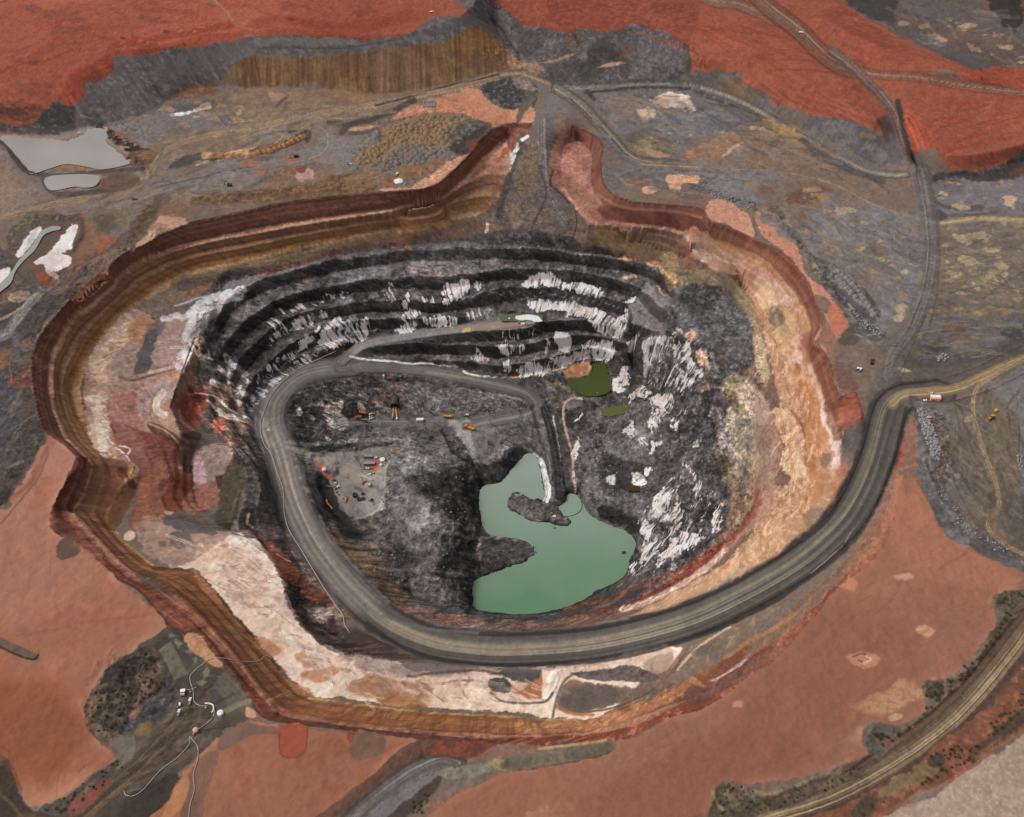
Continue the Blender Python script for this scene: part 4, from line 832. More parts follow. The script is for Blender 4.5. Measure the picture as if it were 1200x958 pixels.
stroke(X("210,482 214,495 228,505 240,515 258,520"), 3, (170, 110, 88), 1.5, .8)
poly(X("235,485 250,475 262,490 258,510 245,515 236,505"), (78, 66, 58), 3, 3, .85); poly(X("250,492 262,490 264,505 252,508"), (166, 96, 76), 2, 2, .85)
poly(X("225,505 260,515 275,530 290,560 296,600 285,622 262,628 240,610 230,560"), (108, 96, 88), 3, 3, .9, mot=[((70, 66, 62), WB, .0, .4)])
poly(X("225,540 238,525 262,520 273,532 268,552 252,562 242,570 230,570"), (148, 124, 112), 2.5, 2, .95, mot=[((162, 132, 128), MID, .0, .4)]); poly(X("232,535 240,545 242,565 232,570 226,552"), (188, 154, 158), 3, 3, .85); poly(X("225,572 255,562 258,575 250,595 225,600 215,590"), (150, 98, 82), 3, 2, .9)
poly(X("212,510 235,508 228,530 222,545 212,535"), (76, 52, 44), 3, 3, .9); poly(X("252,558 268,562 270,572 258,575"), (60, 50, 44), 2, 2, .9)
poly(X("258,570 274,535 290,540 284,580 268,620 250,610 256,590"), (82, 70, 56), 3, 2, .9); stroke(X("283,565 275,590 268,612"), 3, (110, 92, 74), 2, .8)
poly(X("285,545 300,540 318,575 330,600 335,640 300,628 285,612 290,580"), (72, 66, 62), 3, 3, .9); poly(X("280,600 300,588 305,600 296,620 282,620"), (50, 47, 46), 3, 3, .9); stroke(X("292,602 290,612 296,618"), 3, (170, 140, 122), 1.5, .8, 2)
# south-west benches
SWC = X("54,509 78,528 100,548 85,602 110,630 150,672 190,684 225,714 250,742 282,780 300,805 330,838 400,849 500,859 600,866 600,873 525,868 450,860 400,854 350,848 315,843 297,828 275,795 250,768 220,745 197,733 185,716 160,690 140,680 120,665 100,645 87,635 70,627 55,608 72,573 90,536")
poly(SWC, (122, 70, 54), 1.5, 1.5, mot=[((138, 82, 62), MID, .0, .5), ((96, 56, 46), WB, .15, .5)], rough=.3)
poly(X("90,538 104,545 82,605 75,628 56,608 72,573"), (66, 38, 33), 3, 2, .95, mot=[((96, 54, 44), MID, .1, .5)]); poly(X("100,545 108,548 92,605 84,610 82,600"), (118, 70, 56), 3, 2, .8); poly(X("70,615 82,612 95,640 85,637"), (58, 38, 34), 3, 3, .9)
SWB = X("102,545 128,537 157,547 142,578 127,605 142,630 180,665 225,670 250,692 272,720 300,750 325,783 360,818 400,824 450,830 500,836 600,841 650,845 700,838 760,818 800,800 850,770 880,755 870,775 830,805 780,835 740,850 680,862 600,866 500,859 400,849 330,838 300,805 282,780 250,742 225,714 190,684 150,672 110,630 86,604")
poly(SWB, (138, 90, 64), 2, 1.5, mot=[((156, 106, 70), MID, .0, .5), ((116, 72, 48), WB, .1, .5)], rough=.25)
strata(SWC, [(3, (96, 58, 48)), (-3, (112, 66, 54)), (-6, (130, 82, 66)), (-8, (166, 122, 100)), (-10, (120, 72, 56)), (-16, (96, 60, 46)), (-19, (128, 84, 58)), (-22, (150, 104, 70)), (-27, (136, 92, 58)), (-31, (112, 74, 48)), (-33.5, (182, 136, 84)), (-36, (176, 140, 112))], .6)
strata(SWB, [(-5, (130, 82, 66)), (-8, (170, 128, 106)), (-10, (116, 72, 57)), (-16, (104, 66, 52)), (-19, (134, 88, 66)), (-22, (152, 106, 79)), (-27, (138, 94, 68)), (-31, (116, 76, 55)), (-33.5, (184, 138, 86)), (-36, (190, 156, 128))], .7)
poly(X("108,548 125,545 118,570 108,600 92,615 88,602 98,570"), (112, 82, 60), 3, 2, .9); poly(X("128,540 150,545 135,580 122,602 130,622 150,645 125,615 112,605 122,575"), (136, 90, 70), 3, 2, .8); stroke(X("108,550 98,580 86,603 108,628 148,668 188,690"), 3, (154, 112, 90), 2, .8, 1)
stroke(X("157,548 142,580 124,605 142,632 182,666"), 3, (178, 134, 74), 1.8, .85, 1); poly(X("132,590 150,565 165,555 158,580 148,600 135,618 128,605"), (104, 68, 46), 3, 3, .8)
poly(X("160,672 180,672 200,688 205,700 185,694 168,684"), (78, 64, 56), 4, 4, .85); stroke(X("182,668 215,700 250,738 285,782 325,835"), 9, (112, 70, 46), 4, .6, 2); stroke(X("225,715 255,748 290,790 320,832"), 3, (166, 118, 96), 2, .7, 1, breaks=.3)
stroke(X("180,666 225,671 252,694 275,722 302,752 327,784"), 4, (88, 54, 38), 2, .75)
poly(X("190,670 225,675 248,700 270,730 255,735 230,705 200,690"), (128, 84, 52), 3, 3, .7); poly(X("185,716 225,716 260,770 300,830 285,810 250,768 220,745"), (132, 78, 62), 4, 3, .7)
stroke(RIM[2][4:36], 3, (70, 44, 36), 2, .7, 1)  # crest shade painted dark along the south-west rim
stroke(X("300,808 332,838 400,850 500,860 600,867 680,863 740,850"), 2, (164, 122, 98), 1.2, .8, .8, breaks=.2); stroke(X("315,840 400,852 500,864 600,870 680,868"), 4, (108, 64, 52), 2, .7)
stroke(X("360,818 400,823 500,835 600,840 650,844 700,836 760,816"), 2.5, (190, 150, 84), 1.2, .8, .8, breaks=.3)
poly(X("330,835 400,828 500,840 560,842 640,848 640,862 500,855 400,846"), (150, 98, 60), 4, 2, .6); poly(X("600,848 700,840 770,815 800,802 800,815 760,835 700,855 620,862"), (172, 118, 84), 5, 3, .8, mot=[((198, 148, 112), FINE, .1, .5), ((150, 98, 66), WB, .1, .5)])
streaks(SWB, (104, 66, 44), 5, 30, .05, .4, 72, a=.5); streaks(SWB, (188, 140, 104), 6, 30, .2, .5, 75, a=.45); streaks(SWC, (80, 46, 38), 5, 30, .05, .4, 78, a=.5)
SEC = X("600,866 680,862 740,850 780,835 830,805 870,775 900,755 940,725 975,690 1010,655 1035,625 1050,590 1056,560 1062,556 1054,576 1048,612 1031,646 1011,668 976,693 958,720 945,732 921,761 900,779 862,806 835,824 815,833 785,841 762,851 740,863 720,868 675,871 625,875 600,873")
poly(SEC, (124, 68, 52), 1.5, 2, mot=[((146, 86, 66), MID, .0, .5), ((96, 52, 44), WB, .1, .5), ((168, 116, 100), FINE, .3, .6)], rough=.3)
poly(X("800,812 840,800 880,770 905,755 915,760 880,790 840,815 810,828"), (98, 68, 62), 3, 3, .8); stroke(X("830,800 860,785 880,765 900,752"), 3, (204, 176, 166), 1.5, .8, 2.5, breaks=.4); stroke(X("880,772 890,765 900,760"), 5, (112, 58, 46), 2, .8, 2)
poly(X("880,755 905,735 940,705 980,668 1015,630 1035,600 1040,615 1015,650 975,688 940,722 900,755 875,772"), (122, 94, 76), 3, 3, .9, mot=[((92, 76, 68), WB, .1, .5), ((150, 110, 84), FINE, .2, .6)])
stroke(X("850,772 880,750 905,738 930,720"), 5, (160, 112, 76), 2, .8, 2); stroke(X("1040,545 1052,560 1050,590 1035,625 1012,655"), 4, (168, 98, 68), 2, .85, 1); stroke(X("1030,580 1040,560 1050,555"), 4, (168, 104, 72), 2, .7); poly(X("1052,495 1060,500 1063,530 1055,545 1046,548 1050,520"), (150, 76, 58), 3, 3, .85)
# cream bench along the south
SCB = X("170,618 200,612 250,622 300,632 325,660 338,690 335,705 350,730 370,750 395,765 430,771 500,777 560,782 640,783 700,775 790,758 800,765 785,785 760,790 720,830 690,842 650,840 600,835 500,830 450,825 400,818 362,812 327,780 300,746 272,715 250,688 225,666 190,660")
poly(SCB, (226, 198, 178), 2, 2.5, reg='salt_terrain', mot=[((234, 212, 194), MID, -.1, .4), ((200, 162, 138), WB, .1, .6)], rough=.12)
poly(X("160,615 190,605 240,618 270,625 250,640 220,660 190,662 170,645"), (160, 128, 110), 3, 4, .85, mot=[((124, 104, 92), WA, .1, .4)]); poly(X("190,608 215,605 240,616 255,625 230,628 205,618"), (88, 82, 82), 3, 4, .85); poly(X("200,625 215,622 225,632 215,642 200,638"), (92, 80, 74), 3, 4, .8)
for c0, r0 in (((152, 628), 7), ((190, 637), 4.5), ((222, 603), 5)):
    poly([(c0[0]+r0*math.cos(a), c0[1]+.8*r0*math.sin(a)) for a in np.linspace(0, 5.6, 8)], (220, 186, 160) if r0 > 6 else (118, 98, 78), 1.5, 2)
for i in range(14):
    r = random.Random(900+i); x, y = r.uniform(190, 330), r.uniform(650, 760)
    stroke([(x-18, y-12), (x, y+r.uniform(-4, 4)), (x+18, y+13)], 1.3, (158, 124, 104), 1, .5, 2)
for s in ("225,670 250,690 262,712 245,700", "300,745 330,760 320,770 300,757", "345,770 360,765 370,778 355,782", "330,790 345,800 368,812 350,815", "355,790 390,780 395,790 370,800", "420,800 445,795 450,805 425,812"): poly(X(s), (178, 122, 88), 3, 4, .75)
poly(X("405,810 430,790 470,800 500,802 500,825 450,822"), (158, 112, 84), 5, 5, .8); poly(X("440,815 480,818 500,832 450,826"), (150, 100, 56), 3, 3, .7)
poly(X("400,765 470,775 520,780 560,784 540,792 480,795 440,790 410,780"), (152, 132, 120), 5, 5, .8, mot=[((120, 106, 100), WB, .1, .5)]); poly(X("470,770 540,776 560,785 520,790 480,785"), (104, 92, 88), 4, 4, .8)
poly(X("505,808 540,800 580,805 590,818 640,822 650,838 600,836 540,832 510,828"), (228, 204, 178), 3, 4, .9, mot=[((206, 172, 146), WB, .1, .5)])
stroke(X("478,793 520,788 560,786 590,790"), 3, (92, 76, 66), 1.5, .8, 1); stroke(X("520,800 548,797 575,798"), 3, (96, 86, 80), 2, .7, 2, breaks=.4)
poly(X("573,795 590,793 600,805 595,812 580,812 572,805"), (70, 70, 66), 2, 2.5, .95); stroke(X("575,812 590,822 620,824 640,822 648,812"), 3, (98, 94, 90), 1.5, .85, 1); poly(X("570,788 600,783 630,785 635,792 625,803 605,800 590,790"), (70, 66, 64), 3, 3, .9)
poly(X("598,808 612,805 622,800 632,795 636,790 634,810 630,818 605,817"), (168, 104, 70), 2, 2, .95); poly(X("598,805 608,800 618,803 612,810 600,810"), (206, 164, 140), 2, 2, .9)
poly(X("662,800 690,800 740,805 765,805 745,818 715,828 690,835 660,834 652,820"), (112, 94, 82), 3, 2.5, .95, mot=[((150, 108, 84), WB, .05, .4)]); poly(X("655,812 690,803 720,805 725,818 700,832 665,830"), (92, 82, 76), 6, 4, .8); stroke(X("652,828 668,836 695,838"), 4, (168, 106, 76), 2, .8)
poly(X("668,790 700,785 740,780 765,790 772,796 755,800 720,798 690,797"), (98, 86, 82), 2.5, 2.5, .95, mot=[((74, 66, 64), WB, .0, .4)], rough=.4); poly(X("665,785 700,777 750,768 785,760 792,766 770,780 720,780 690,787"), (206, 176, 154), 2, 2.5, .9); poly(X("755,778 780,768 790,765 785,782 768,793"), (160, 138, 118), 3, 3, .85)
stroke(X("648,840 652,820 660,800 672,790"), 3, (96, 84, 76), 1.5, .8); stroke(X("690,835 725,828 760,812 785,790 800,770 806,755"), 2.2, (86, 76, 68), 1.5, .85, 1); stroke(X("770,805 785,785 800,765 806,752"), 5, (132, 98, 80), 2, .8)
poly(X("800,775 825,748 870,722 910,700 920,705 880,738 840,765 805,785"), (122, 104, 86), 3, 3, .9, mot=[((98, 86, 76), WB, .05, .4), ((150, 122, 96), FINE, .2, .5)]); stroke(X("795,785 812,765 830,750 855,735"), 3, (208, 176, 152), 1.5, .8, 2); poly(X("812,765 830,752 848,748 850,756 830,768"), (104, 92, 80), 2, 2, .8)
# dark rubble outside the western haul road
poly(X("300,632 330,628 345,655 372,690 400,735 430,765 395,762 370,748 350,728 338,705 340,690 325,660"), (72, 62, 58), 2.5, 3, .95, mot=[((52, 47, 46), WB, .0, .4), ((104, 80, 72), FINE, .2, .5)])
poly(X("300,632 320,636 350,670 385,700 390,712 360,705 335,685 320,660"), (116, 66, 50), 4, 4, .85, mot=[((80, 54, 46), WA, .1, .4)]); poly(X("332,690 345,685 352,700 345,712 335,708"), (52, 50, 49), 3, 3, .9); poly(X("322,700 335,695 345,715 352,722 335,722"), (200, 172, 158), 2, 3, .8); poly(X("362,715 385,712 390,722 370,728"), (182, 160, 150), 3, 4, .7)
poly(X("390,730 430,745 470,765 500,772 440,770 400,762"), (70, 58, 54), 3, 4, .9, mot=[((112, 78, 70), FINE, .2, .5)])
# --- north notch
poly(X("605,165 625,155 655,160 662,175 655,205 670,235 690,262 660,275 600,272 565,262 560,250 590,225 600,195"), (108, 94, 86), 3, 3, .95, mot=[((122, 104, 88), MID, .0, .5), ((84, 76, 72), WB, .1, .5)], rough=.5)
lane(X("638,140 638,165 640,190 642,215 650,240 665,262"), 15, (110, 100, 96), [(0, (122, 112, 106))], a=.8, soft=5)
poly(X("648,168 662,160 690,165 700,185 700,215 706,240 730,262 760,270 740,274 700,270 670,240 645,215 645,195"), (154, 108, 94), 2, 2, .95, mot=[((170, 124, 108), MID, .0, .5), ((134, 88, 75), WB, .15, .5)])
poly(X("652,190 665,180 680,195 690,215 680,225 660,215"), (188, 132, 114), 4, 4, .8); poly(X("655,205 672,212 690,225 700,240 680,235 660,222"), (134, 98, 78), 4, 4, .7); stroke(X("648,200 645,215 655,225 668,238"), 3, (70, 62, 58), 1.5, .8)
poly(np.vstack([RIM[1][:12], X("838,275 826,268 800,258 770,254 740,250 715,243 698,228 692,205 694,185 686,170 668,160")]), (124, 80, 66), 1.5, 1, .95, mot=[((106, 66, 55), WB, .0, .4)])
poly(X("710,240 740,246 800,252 826,262 835,275 815,278 795,268 750,264 715,258 700,245"), (104, 62, 52), 2.5, 1.5, .95, mot=[((128, 80, 66), MID, .0, .5)]); stroke(X("660,222 690,258 730,263 780,268 800,274"), 4, (188, 136, 116), 1.5, .9, 1); stroke(X("700,228 730,243 790,248 822,255"), 3, (160, 112, 90), 2, .8)
stroke(X("612,160 607,180 600,200 590,225 585,255"), 7, (74, 70, 70), 3, .85, 2.5); stroke(X("612,162 606,175 600,185 596,198"), 5, (214, 208, 204), 1.5, .9, 4, breaks=.45); stroke(X("612,164 618,160"), 4, (226, 222, 218), 1.5, 1)
poly(X("610,185 625,175 632,200 625,225 612,230 605,210"), (116, 100, 78), 5, 5, .7); stroke(X("632,195 640,225 634,245 622,268"), 2.5, (72, 66, 62), 1.5, .7); stroke(X("672,240 676,262 668,290 662,318"), 1.3, (52, 49, 48), 1, .85, .3)
stroke(X("571,263 570,275 565,288"), 4, (218, 208, 200), 1.5, .95, 1.5, breaks=.2); poly(X("565,288 580,283 600,288 612,293 590,297 570,294"), (164, 136, 112), 3, 3, .9); poly(X("595,240 610,240 612,262 596,265"), (140, 118, 92), 4, 4, .5)
stroke(np.array(RIM[1]), 2, (70, 46, 38), 1.5, .6, .6, breaks=.3)
# --- east wall bands
EA = X("690,264 750,270 797,274 814,294 840,303 875,319 905,338 925,367 936,398 946,432 956,472 953,522 950,562 940,597 915,630 870,662 800,705 760,720 740,715 800,680 845,645 868,600 878,550 875,500 866,460 850,420 820,385 790,345 770,320 730,300 690,285")
EOR = X("845,270 900,291 932,315 956,358 962,390 953,405 966,415 978,448 988,500 986,520 1000,545 985,580 965,612 935,640 900,662 860,690 800,712 740,722 780,700 850,660 900,620 925,570 920,500 905,440 895,390 870,345 830,310 800,282")
poly(EOR, (176, 132, 102), 2, 2, .95, mot=[((188, 150, 120), MID, -.1, .4), ((160, 112, 80), WB, .1, .5), ((200, 172, 146), FINE, .25, .6)], rough=.12)
ECF = np.vstack([RIM[1][11:], X("975,512 968,480 960,450 950,425 945,400 950,385 940,360 922,330 895,305 865,290 838,280 828,266")])
poly(ECF, (134, 80, 63), 1.5, 1.5, .95, mot=[((124, 66, 52), MID, .0, .5), ((168, 106, 84), WB, .1, .5)])
stroke(X("850,268 880,282 915,302 940,335 956,362"), 4, (112, 58, 44), 2, .8, 1); stroke(X("845,276 875,290 905,308 930,338 945,365 950,380"), 3, (178, 128, 102), 1.5, .8, 1); poly(X("935,395 950,390 958,405 972,430 975,445 960,430 945,415"), (150, 92, 80), 3, 2, .8); poly(X("926,396 940,394 938,404 928,406"), (186, 150, 146), 2, 3, .8)
poly(X("800,275 815,268 835,290 870,305 905,325 930,355 925,380 905,345 870,325 838,310 812,300"), (182, 146, 126), 3, 3, .85, mot=[((204, 180, 160), FINE, .1, .5), ((166, 112, 92), WB, .15, .5)]); poly(X("798,278 812,295 812,310 800,305 790,290"), (138, 92, 76), 3, 3, .9); stroke(X("812,294 820,300 832,303"), 3, (226, 190, 176), 1.2, .8)
stroke(X("838,276 850,285 880,300 905,318 925,345"), 5, (150, 98, 76), 2.5, .6, 2)
poly(X("895,330 925,365 935,400 932,425 915,410 900,370 885,345"), (206, 172, 136), 5, 4, .8, mot=[((180, 146, 110), WB, .0, .4)]); poly(X("900,362 912,360 920,375 912,385 902,378"), (98, 88, 72), 4, 4, .8)
poly(X("925,415 945,430 960,470 968,520 965,570 945,605 935,600 945,560 945,510 935,460"), (170, 116, 78), 4, 4, .85, mot=[((188, 142, 104), MID, .0, .5)])
poly(X("902,485 920,482 935,500 942,525 944,555 935,562 925,560 915,540 918,510"), (204, 166, 128), 3, 4, .9, mot=[((218, 194, 166), FINE, .0, .4)]); stroke(X("928,482 940,500 944,520 943,540 946,558"), 1.8, (112, 72, 48), 1, .7, 3, breaks=.2); stroke(X("936,585 938,600 932,615"), 1.4, (120, 84, 56), 1, .6, 3, breaks=.3)
poly(X("962,478 972,475 982,505 987,530 982,560 974,558 976,530 968,500"), (214, 188, 178), 2, 3.5, .9, mot=[((176, 132, 118), WB, .1, .4)]); stroke(X("950,430 958,450 964,475"), 5, (206, 176, 160), 2, .8, 3); poly(X("928,415 938,412 940,425 930,428"), (216, 186, 172), 2, 3, .8)
poly(X("895,580 930,570 945,600 925,630 890,655 860,685 830,690 870,640"), (184, 142, 106), 5, 5, .85, mot=[((200, 164, 130), FINE, .0, .5)]); poly(X("945,600 962,595 968,610 950,625"), (116, 100, 86), 4, 4, .6)
poly(X("960,535 972,530 972,545 964,550"), (112, 92, 80), 3, 3, .7); poly(X("985,515 1005,495 1010,505 998,545 985,570 985,545"), (110, 100, 96), 3, 3, .9); poly(X("978,555 990,540 995,550 985,575 972,590"), (160, 104, 78), 4, 4, .7); poly(X("985,467 1003,460 1009,478 1010,491 988,499 983,480"), (164, 84, 62), 1.5, 2, .95); stroke(X("1003,462 1009,480 1010,490"), 3, (122, 58, 44), 1.5, .8)
poly(X("700,266 750,272 792,282 800,300 792,335 775,345 770,318 740,302 700,288"), (118, 94, 74), 4, 4, .9, mot=[((146, 116, 82), WB, .05, .4), ((98, 74, 60), MID, .1, .5)]); poly(X("775,300 790,295 797,320 788,340 778,338"), (160, 132, 96), 4, 4, .8); poly(X("795,300 815,305 812,320 800,318"), (132, 88, 72), 3, 3, .8)
poly(X("800,315 850,320 878,345 890,385 880,380 862,350 830,332 800,335"), (136, 118, 92), 6, 5, .85, mot=[((96, 88, 76), WB, .0, .4)]); poly(X("872,350 892,385 900,430 895,450 885,400 870,365"), (156, 130, 98), 5, 4, .8); poly(X("878,400 895,395 900,440 890,445"), (190, 168, 138), 4, 4, .6)
poly(X("850,440 880,445 900,480 908,520 905,560 890,600 868,630 860,610 872,560 866,500 855,465"), (124, 114, 90), 4, 4, .9, mot=[((142, 132, 98), MID, .0, .4), ((104, 92, 84), WB, .1, .4)]); poly(X("858,452 880,448 898,470 905,490 890,500 875,480"), (168, 142, 128), 4, 4, .8); poly(X("872,560 890,555 885,585 870,610 862,600"), (122, 98, 70), 4, 4, .7)
stroke(X("836,478 850,500 862,530 864,548"), 4, (136, 126, 122), 2, .7, 2); stroke(X("858,478 868,505 874,540 868,560"), 3, (134, 124, 124), 2, .6, 2); poly(X("845,530 858,540 860,570 850,585 842,560"), (108, 88, 66), 4, 4, .8)
poly(X("900,490 912,500 915,545 900,600 885,610 898,560"), (160, 122, 104), 4, 4, .8); stroke(X("893,570 885,600 868,625 840,650"), 7, (142, 82, 68), 4, .8, 2); stroke(X("845,640 815,665 790,682 760,695 735,705 700,715 650,722"), 9, (112, 54, 42), 4, .9, 2.5, mot=[((146, 84, 58), WB, .1, .4), ((74, 44, 40), FINE, .1, .5)])
stroke(X("850,645 820,672 790,690 760,706 730,714"), 7, (196, 160, 140), 3, .85, 2.5, mot=[((220, 196, 178), FINE, .1, .5)]); stroke(X("870,665 840,690 800,708 750,725 700,732"), 5, (140, 128, 120), 2.5, .8, 2); stroke(X("880,640 855,668 820,690 780,708"), 7, (198, 156, 124), 4, .7, 3)
strata(ECF, [(3, (106, 68, 56)), (-3, (118, 76, 62)), (-6, (148, 102, 82)), (-8, (114, 72, 58)), (-13, (134, 88, 70)), (-15, (180, 134, 110)), (-17, (128, 76, 60)), (-22, (160, 116, 94))], .7)
streaks(EOR, (214, 186, 156), 8, 60, .15, .5, 80, a=.15); streaks(EOR, (150, 104, 78), 6, 60, .2, .55, 83, a=.15); streaks(ECF, (100, 50, 40), 5, 40, .1, .5, 86, a=.35); streaks(ECF, (190, 140, 112), 6, 40, .25, .6, 88, a=.25)
# --- the dark rock of the pit
DK = (76, 71, 70)
poly(X("236,395 262,365 300,338 332,320 400,302 450,288 500,284 560,275 600,268 640,272 700,290 735,303 770,316 785,345 800,335 840,338 865,360 882,392 880,430 850,442 852,470 866,500 862,545 855,585 845,625 790,675 735,705 690,716 640,727 600,735 540,733 500,722 465,712 435,690 400,660 375,610 352,570 330,530 318,500 305,500 285,480 265,440 245,445"), DK, 3, 3, mot=[((92, 86, 84), MID, -.05, .4), ((56, 52, 51), WB, .0, .45)])
poly(X("275,530 300,500 315,520 330,575 340,610 330,625 300,590"), (78, 72, 68), 4, 4, .9, mot=[((56, 52, 50), WB, .0, .45)])
poly(X("300,510 330,530 345,590 350,640 340,630 318,580"), (84, 76, 72), 4, 4, .8)
# north wall bench floors (grey) and faces (black, salt-streaked)
GB = (104, 98, 97)
for pts, w in ((X("300,340 332,320 400,303 450,296 500,292 560,292 590,300"), 8), (X("300,330 345,322 400,312 470,302"), 6), (X("298,366 330,350 362,340 400,334 440,326 480,324 540,322 600,314 660,318 725,328"), 7), (X("610,292 660,297 725,305 770,316"), 6), (X("450,300 500,290 545,288 560,298 530,312 490,315 460,310"), 10), (X("400,330 450,318 500,305 540,300"), 7), (X("310,398 340,380 380,368 440,358 500,358 550,350 588,341 650,343 707,353 735,362"), 7), (X("470,360 520,362 545,355"), 6), (X("290,420 310,400 335,383"), 5)):
    stroke(pts, w, GB, 4, .8, 2.5, mot=[((86, 80, 79), WB, .0, .4)])
poly(X("480,310 520,300 560,315 545,330 500,335 480,325"), (116, 108, 104), 6, 5, .7); poly(X("485,312 510,310 520,322 495,325"), (124, 102, 94), 5, 5, .7)
FACES = [X("300,350 350,330 430,318 520,310 600,302 690,310 750,325 745,332 690,322 600,312 540,320 430,324 360,338 300,362"),
         X("320,372 400,345 470,332 550,328 600,322 690,330 745,345 735,360 700,350 640,340 590,336 545,346 500,354 440,354 380,364 330,380"),
         X("250,405 300,372 330,360 320,385 290,420 262,425 240,415"), X("312,398 380,372 440,366 540,362 600,350 680,352 735,372 735,395 700,378 620,370 560,376 500,388 450,396 420,402 345,415 318,440")]
for i, f in enumerate(FACES): streaks(f, (42, 39, 39), 7, 50, -.15, .3, 100+3*i, a=.42)
SALT, SALT2 = (214, 202, 196), (196, 168, 152)
def cover(idx, u, v, m):
    m = m*np.clip(1.0+.55*WA[idx]+.4*WHA[idx], .2, 1.25)
    up = m > STREAK[idx, 2]; k = idx[up]
    STREAK[k, 0] = u[up]; STREAK[k, 1] = v[up]; STREAK[k, 2] = m[up]
def salt(pts, lo=-.12, hi=.12, al=6, dn=70, c=None, seed=120, a=.95, soft=5, warp=4):
    """white crust streaked down a face; its fine pattern is made in the material"""
    idx, m, sd = poly_mask(pts, soft, warp)
    cover(idx, ANG[idx]/al*1.7+WHA[idx]*.6, VZ[idx]/dn*4.5, m*np.clip(.52-lo, .2, .9))
salt(T('F', "400,410 430,410 430,440 360,450 270,480 170,510 180,480 300,430"), -.05, .2); salt(T('F', "60,530 110,480 140,520 150,560 70,600 40,590"), .0, .2, c=SALT2)
salt(T('F', "270,500 330,500 330,540 220,580 130,620 30,700 40,640 140,560"), -.08, .18, c=(206, 184, 172)); salt(T('F', "60,740 200,650 300,560 290,620 200,700 100,790 0,880 0,800"), -.1, .18, c=(208, 186, 174))
salt(T('F', "340,560 420,530 520,520 525,630 430,655 340,690 290,700 300,620"), -.12, .05); salt(T('F', "-10,900 80,810 180,720 300,690 320,700 200,770 80,860 0,940"), -.1, .18, c=(210, 186, 174))
salt(T('F', "690,420 715,410 715,480 690,480"), -.3, 0); salt(T('F', "870,390 920,370 995,345 1000,400 940,450 880,465"), -.2, .08); salt(T('F', "780,430 840,440 830,470 780,465"), .0, .2); salt(T('F', "1030,350 1060,350 1055,400 1030,400"), .0, .2)
salt(T('F', "690,490 760,495 770,520 720,540 640,600 720,600 755,570 740,540 680,540"), -.1, .15); salt(T('F', "780,530 930,520 930,570 820,580 780,560"), -.1, .15); salt(T('F', "1000,490 1100,475 1110,500 1000,540"), -.05, .2); salt(T('F', "620,380 650,375 660,450 600,450"), .1, .3, c=(160, 150, 146))
salt(T('G', "70,350 150,310 200,330 250,365 330,375 400,385 430,440 330,425 230,395 70,390"), -.35, .0, seed=131); salt(T('G', "80,450 180,440 180,500 90,505"), -.15, .12, seed=134); salt(T('G', "195,450 300,460 400,480 490,520 540,510 530,560 500,630 400,590 340,530 200,500"), -.25, .08, seed=137); salt(T('G', "520,460 570,425 595,455 530,465"), -.3, 0)
salt(T('G', "0,590 110,570 110,620 0,630"), -.05, .2, seed=140); salt(T('G', "205,600 260,590 285,640 270,700 215,690"), -.25, .05, seed=143); salt(T('G', "30,760 150,720 300,690 330,640 420,635 490,640 480,700 440,740 380,720 280,740 180,775 60,812 20,800"), -.28, .06, seed=146); salt(T('G', "0,660 60,650 60,700 0,700"), -.1, .15); salt(T('G', "150,630 175,630 170,690 150,690"), -.2, .1); salt(T('F', "1000,720 1030,670 1060,690 1090,720 1050,730"), -.25, .0, c=(214, 196, 176)); salt(T('F', "1140,660 1198,655 1198,700 1150,700"), -.2, .1); salt(T('F', "1160,740 1198,735 1198,790 1170,780"), -.2, .1); salt(T('F', "1150,600 1198,590 1180,640 1150,640"), .0, .25, c=(190, 176, 166))
salt(X("312,505 325,480 330,470 320,495 312,520"), .1, .3)
# western white gullies
for s, w in (("230,400 240,415 248,420", 4), ("265,418 275,430 285,438 290,448", 7), ("256,432 264,440 270,448", 4), ("228,460 245,462 258,470 268,480", 3), ("250,448 262,455 275,462 285,475 300,482 306,492", 9), ("270,440 282,455 295,468 305,480", 9), ("255,480 268,488 285,490 300,498", 6), ("240,465 252,478 262,486", 3)):
    stroke(X(s), w, (212, 190, 174), 1.5, .95, 4, breaks=.42); stroke(X(s), w*.4, (168, 124, 104), 1.5, .6, 4, breaks=.5)
stroke(X("228,461 250,464 262,474 272,482 290,490"), 1.6, (222, 208, 196), 1, .8, 2)
# rubble chute in the north-east corner, dark fan
poly(X("755,330 775,345 800,338 790,360 780,380 782,390 768,402 752,398 745,375 738,365 745,350"), (94, 86, 86), 4, 3, .95, mot=[((110, 102, 102), MID, .0, .5)], rough=.35); poly(X("735,358 750,360 765,385 775,400 762,403 742,378"), (98, 90, 88), 3, 3, .9, rough=.3)
poly(X("785,360 800,352 830,365 850,400 862,430 845,445 830,415 810,390 790,378"), (72, 72, 74), 6, 5, .8, mot=[((104, 102, 102), WB, .1, .5)]); poly(X("815,350 850,345 870,368 882,400 872,430 850,410 835,380"), (98, 93, 92), 7, 5, .85, mot=[((80, 76, 74), WB, .1, .4)])
poly(X("796,340 840,335 865,350 850,358 820,352"), (66, 64, 60), 4, 4, .6); stroke(X("840,340 855,352 872,362"), 3, (150, 128, 104), 2, .5); stroke(X("792,342 810,343 825,347"), 2, (168, 140, 116), 1.5, .7)
for s in ("803,390 815,388 817,398 808,400", "818,410 828,412 830,425 822,430 818,420", "845,410 855,415 852,420 845,420", "820,420 835,425 830,435", "790,382 800,385 800,390", "820,455 830,450 828,458 820,460", "725,302 740,304 745,310 728,307", "755,306 772,308 776,314 760,312", "730,323 745,323 745,327 730,327", "770,335 778,345 782,348 772,342"):
    poly(X(s), (176, 134, 112), 2, 3, .85)
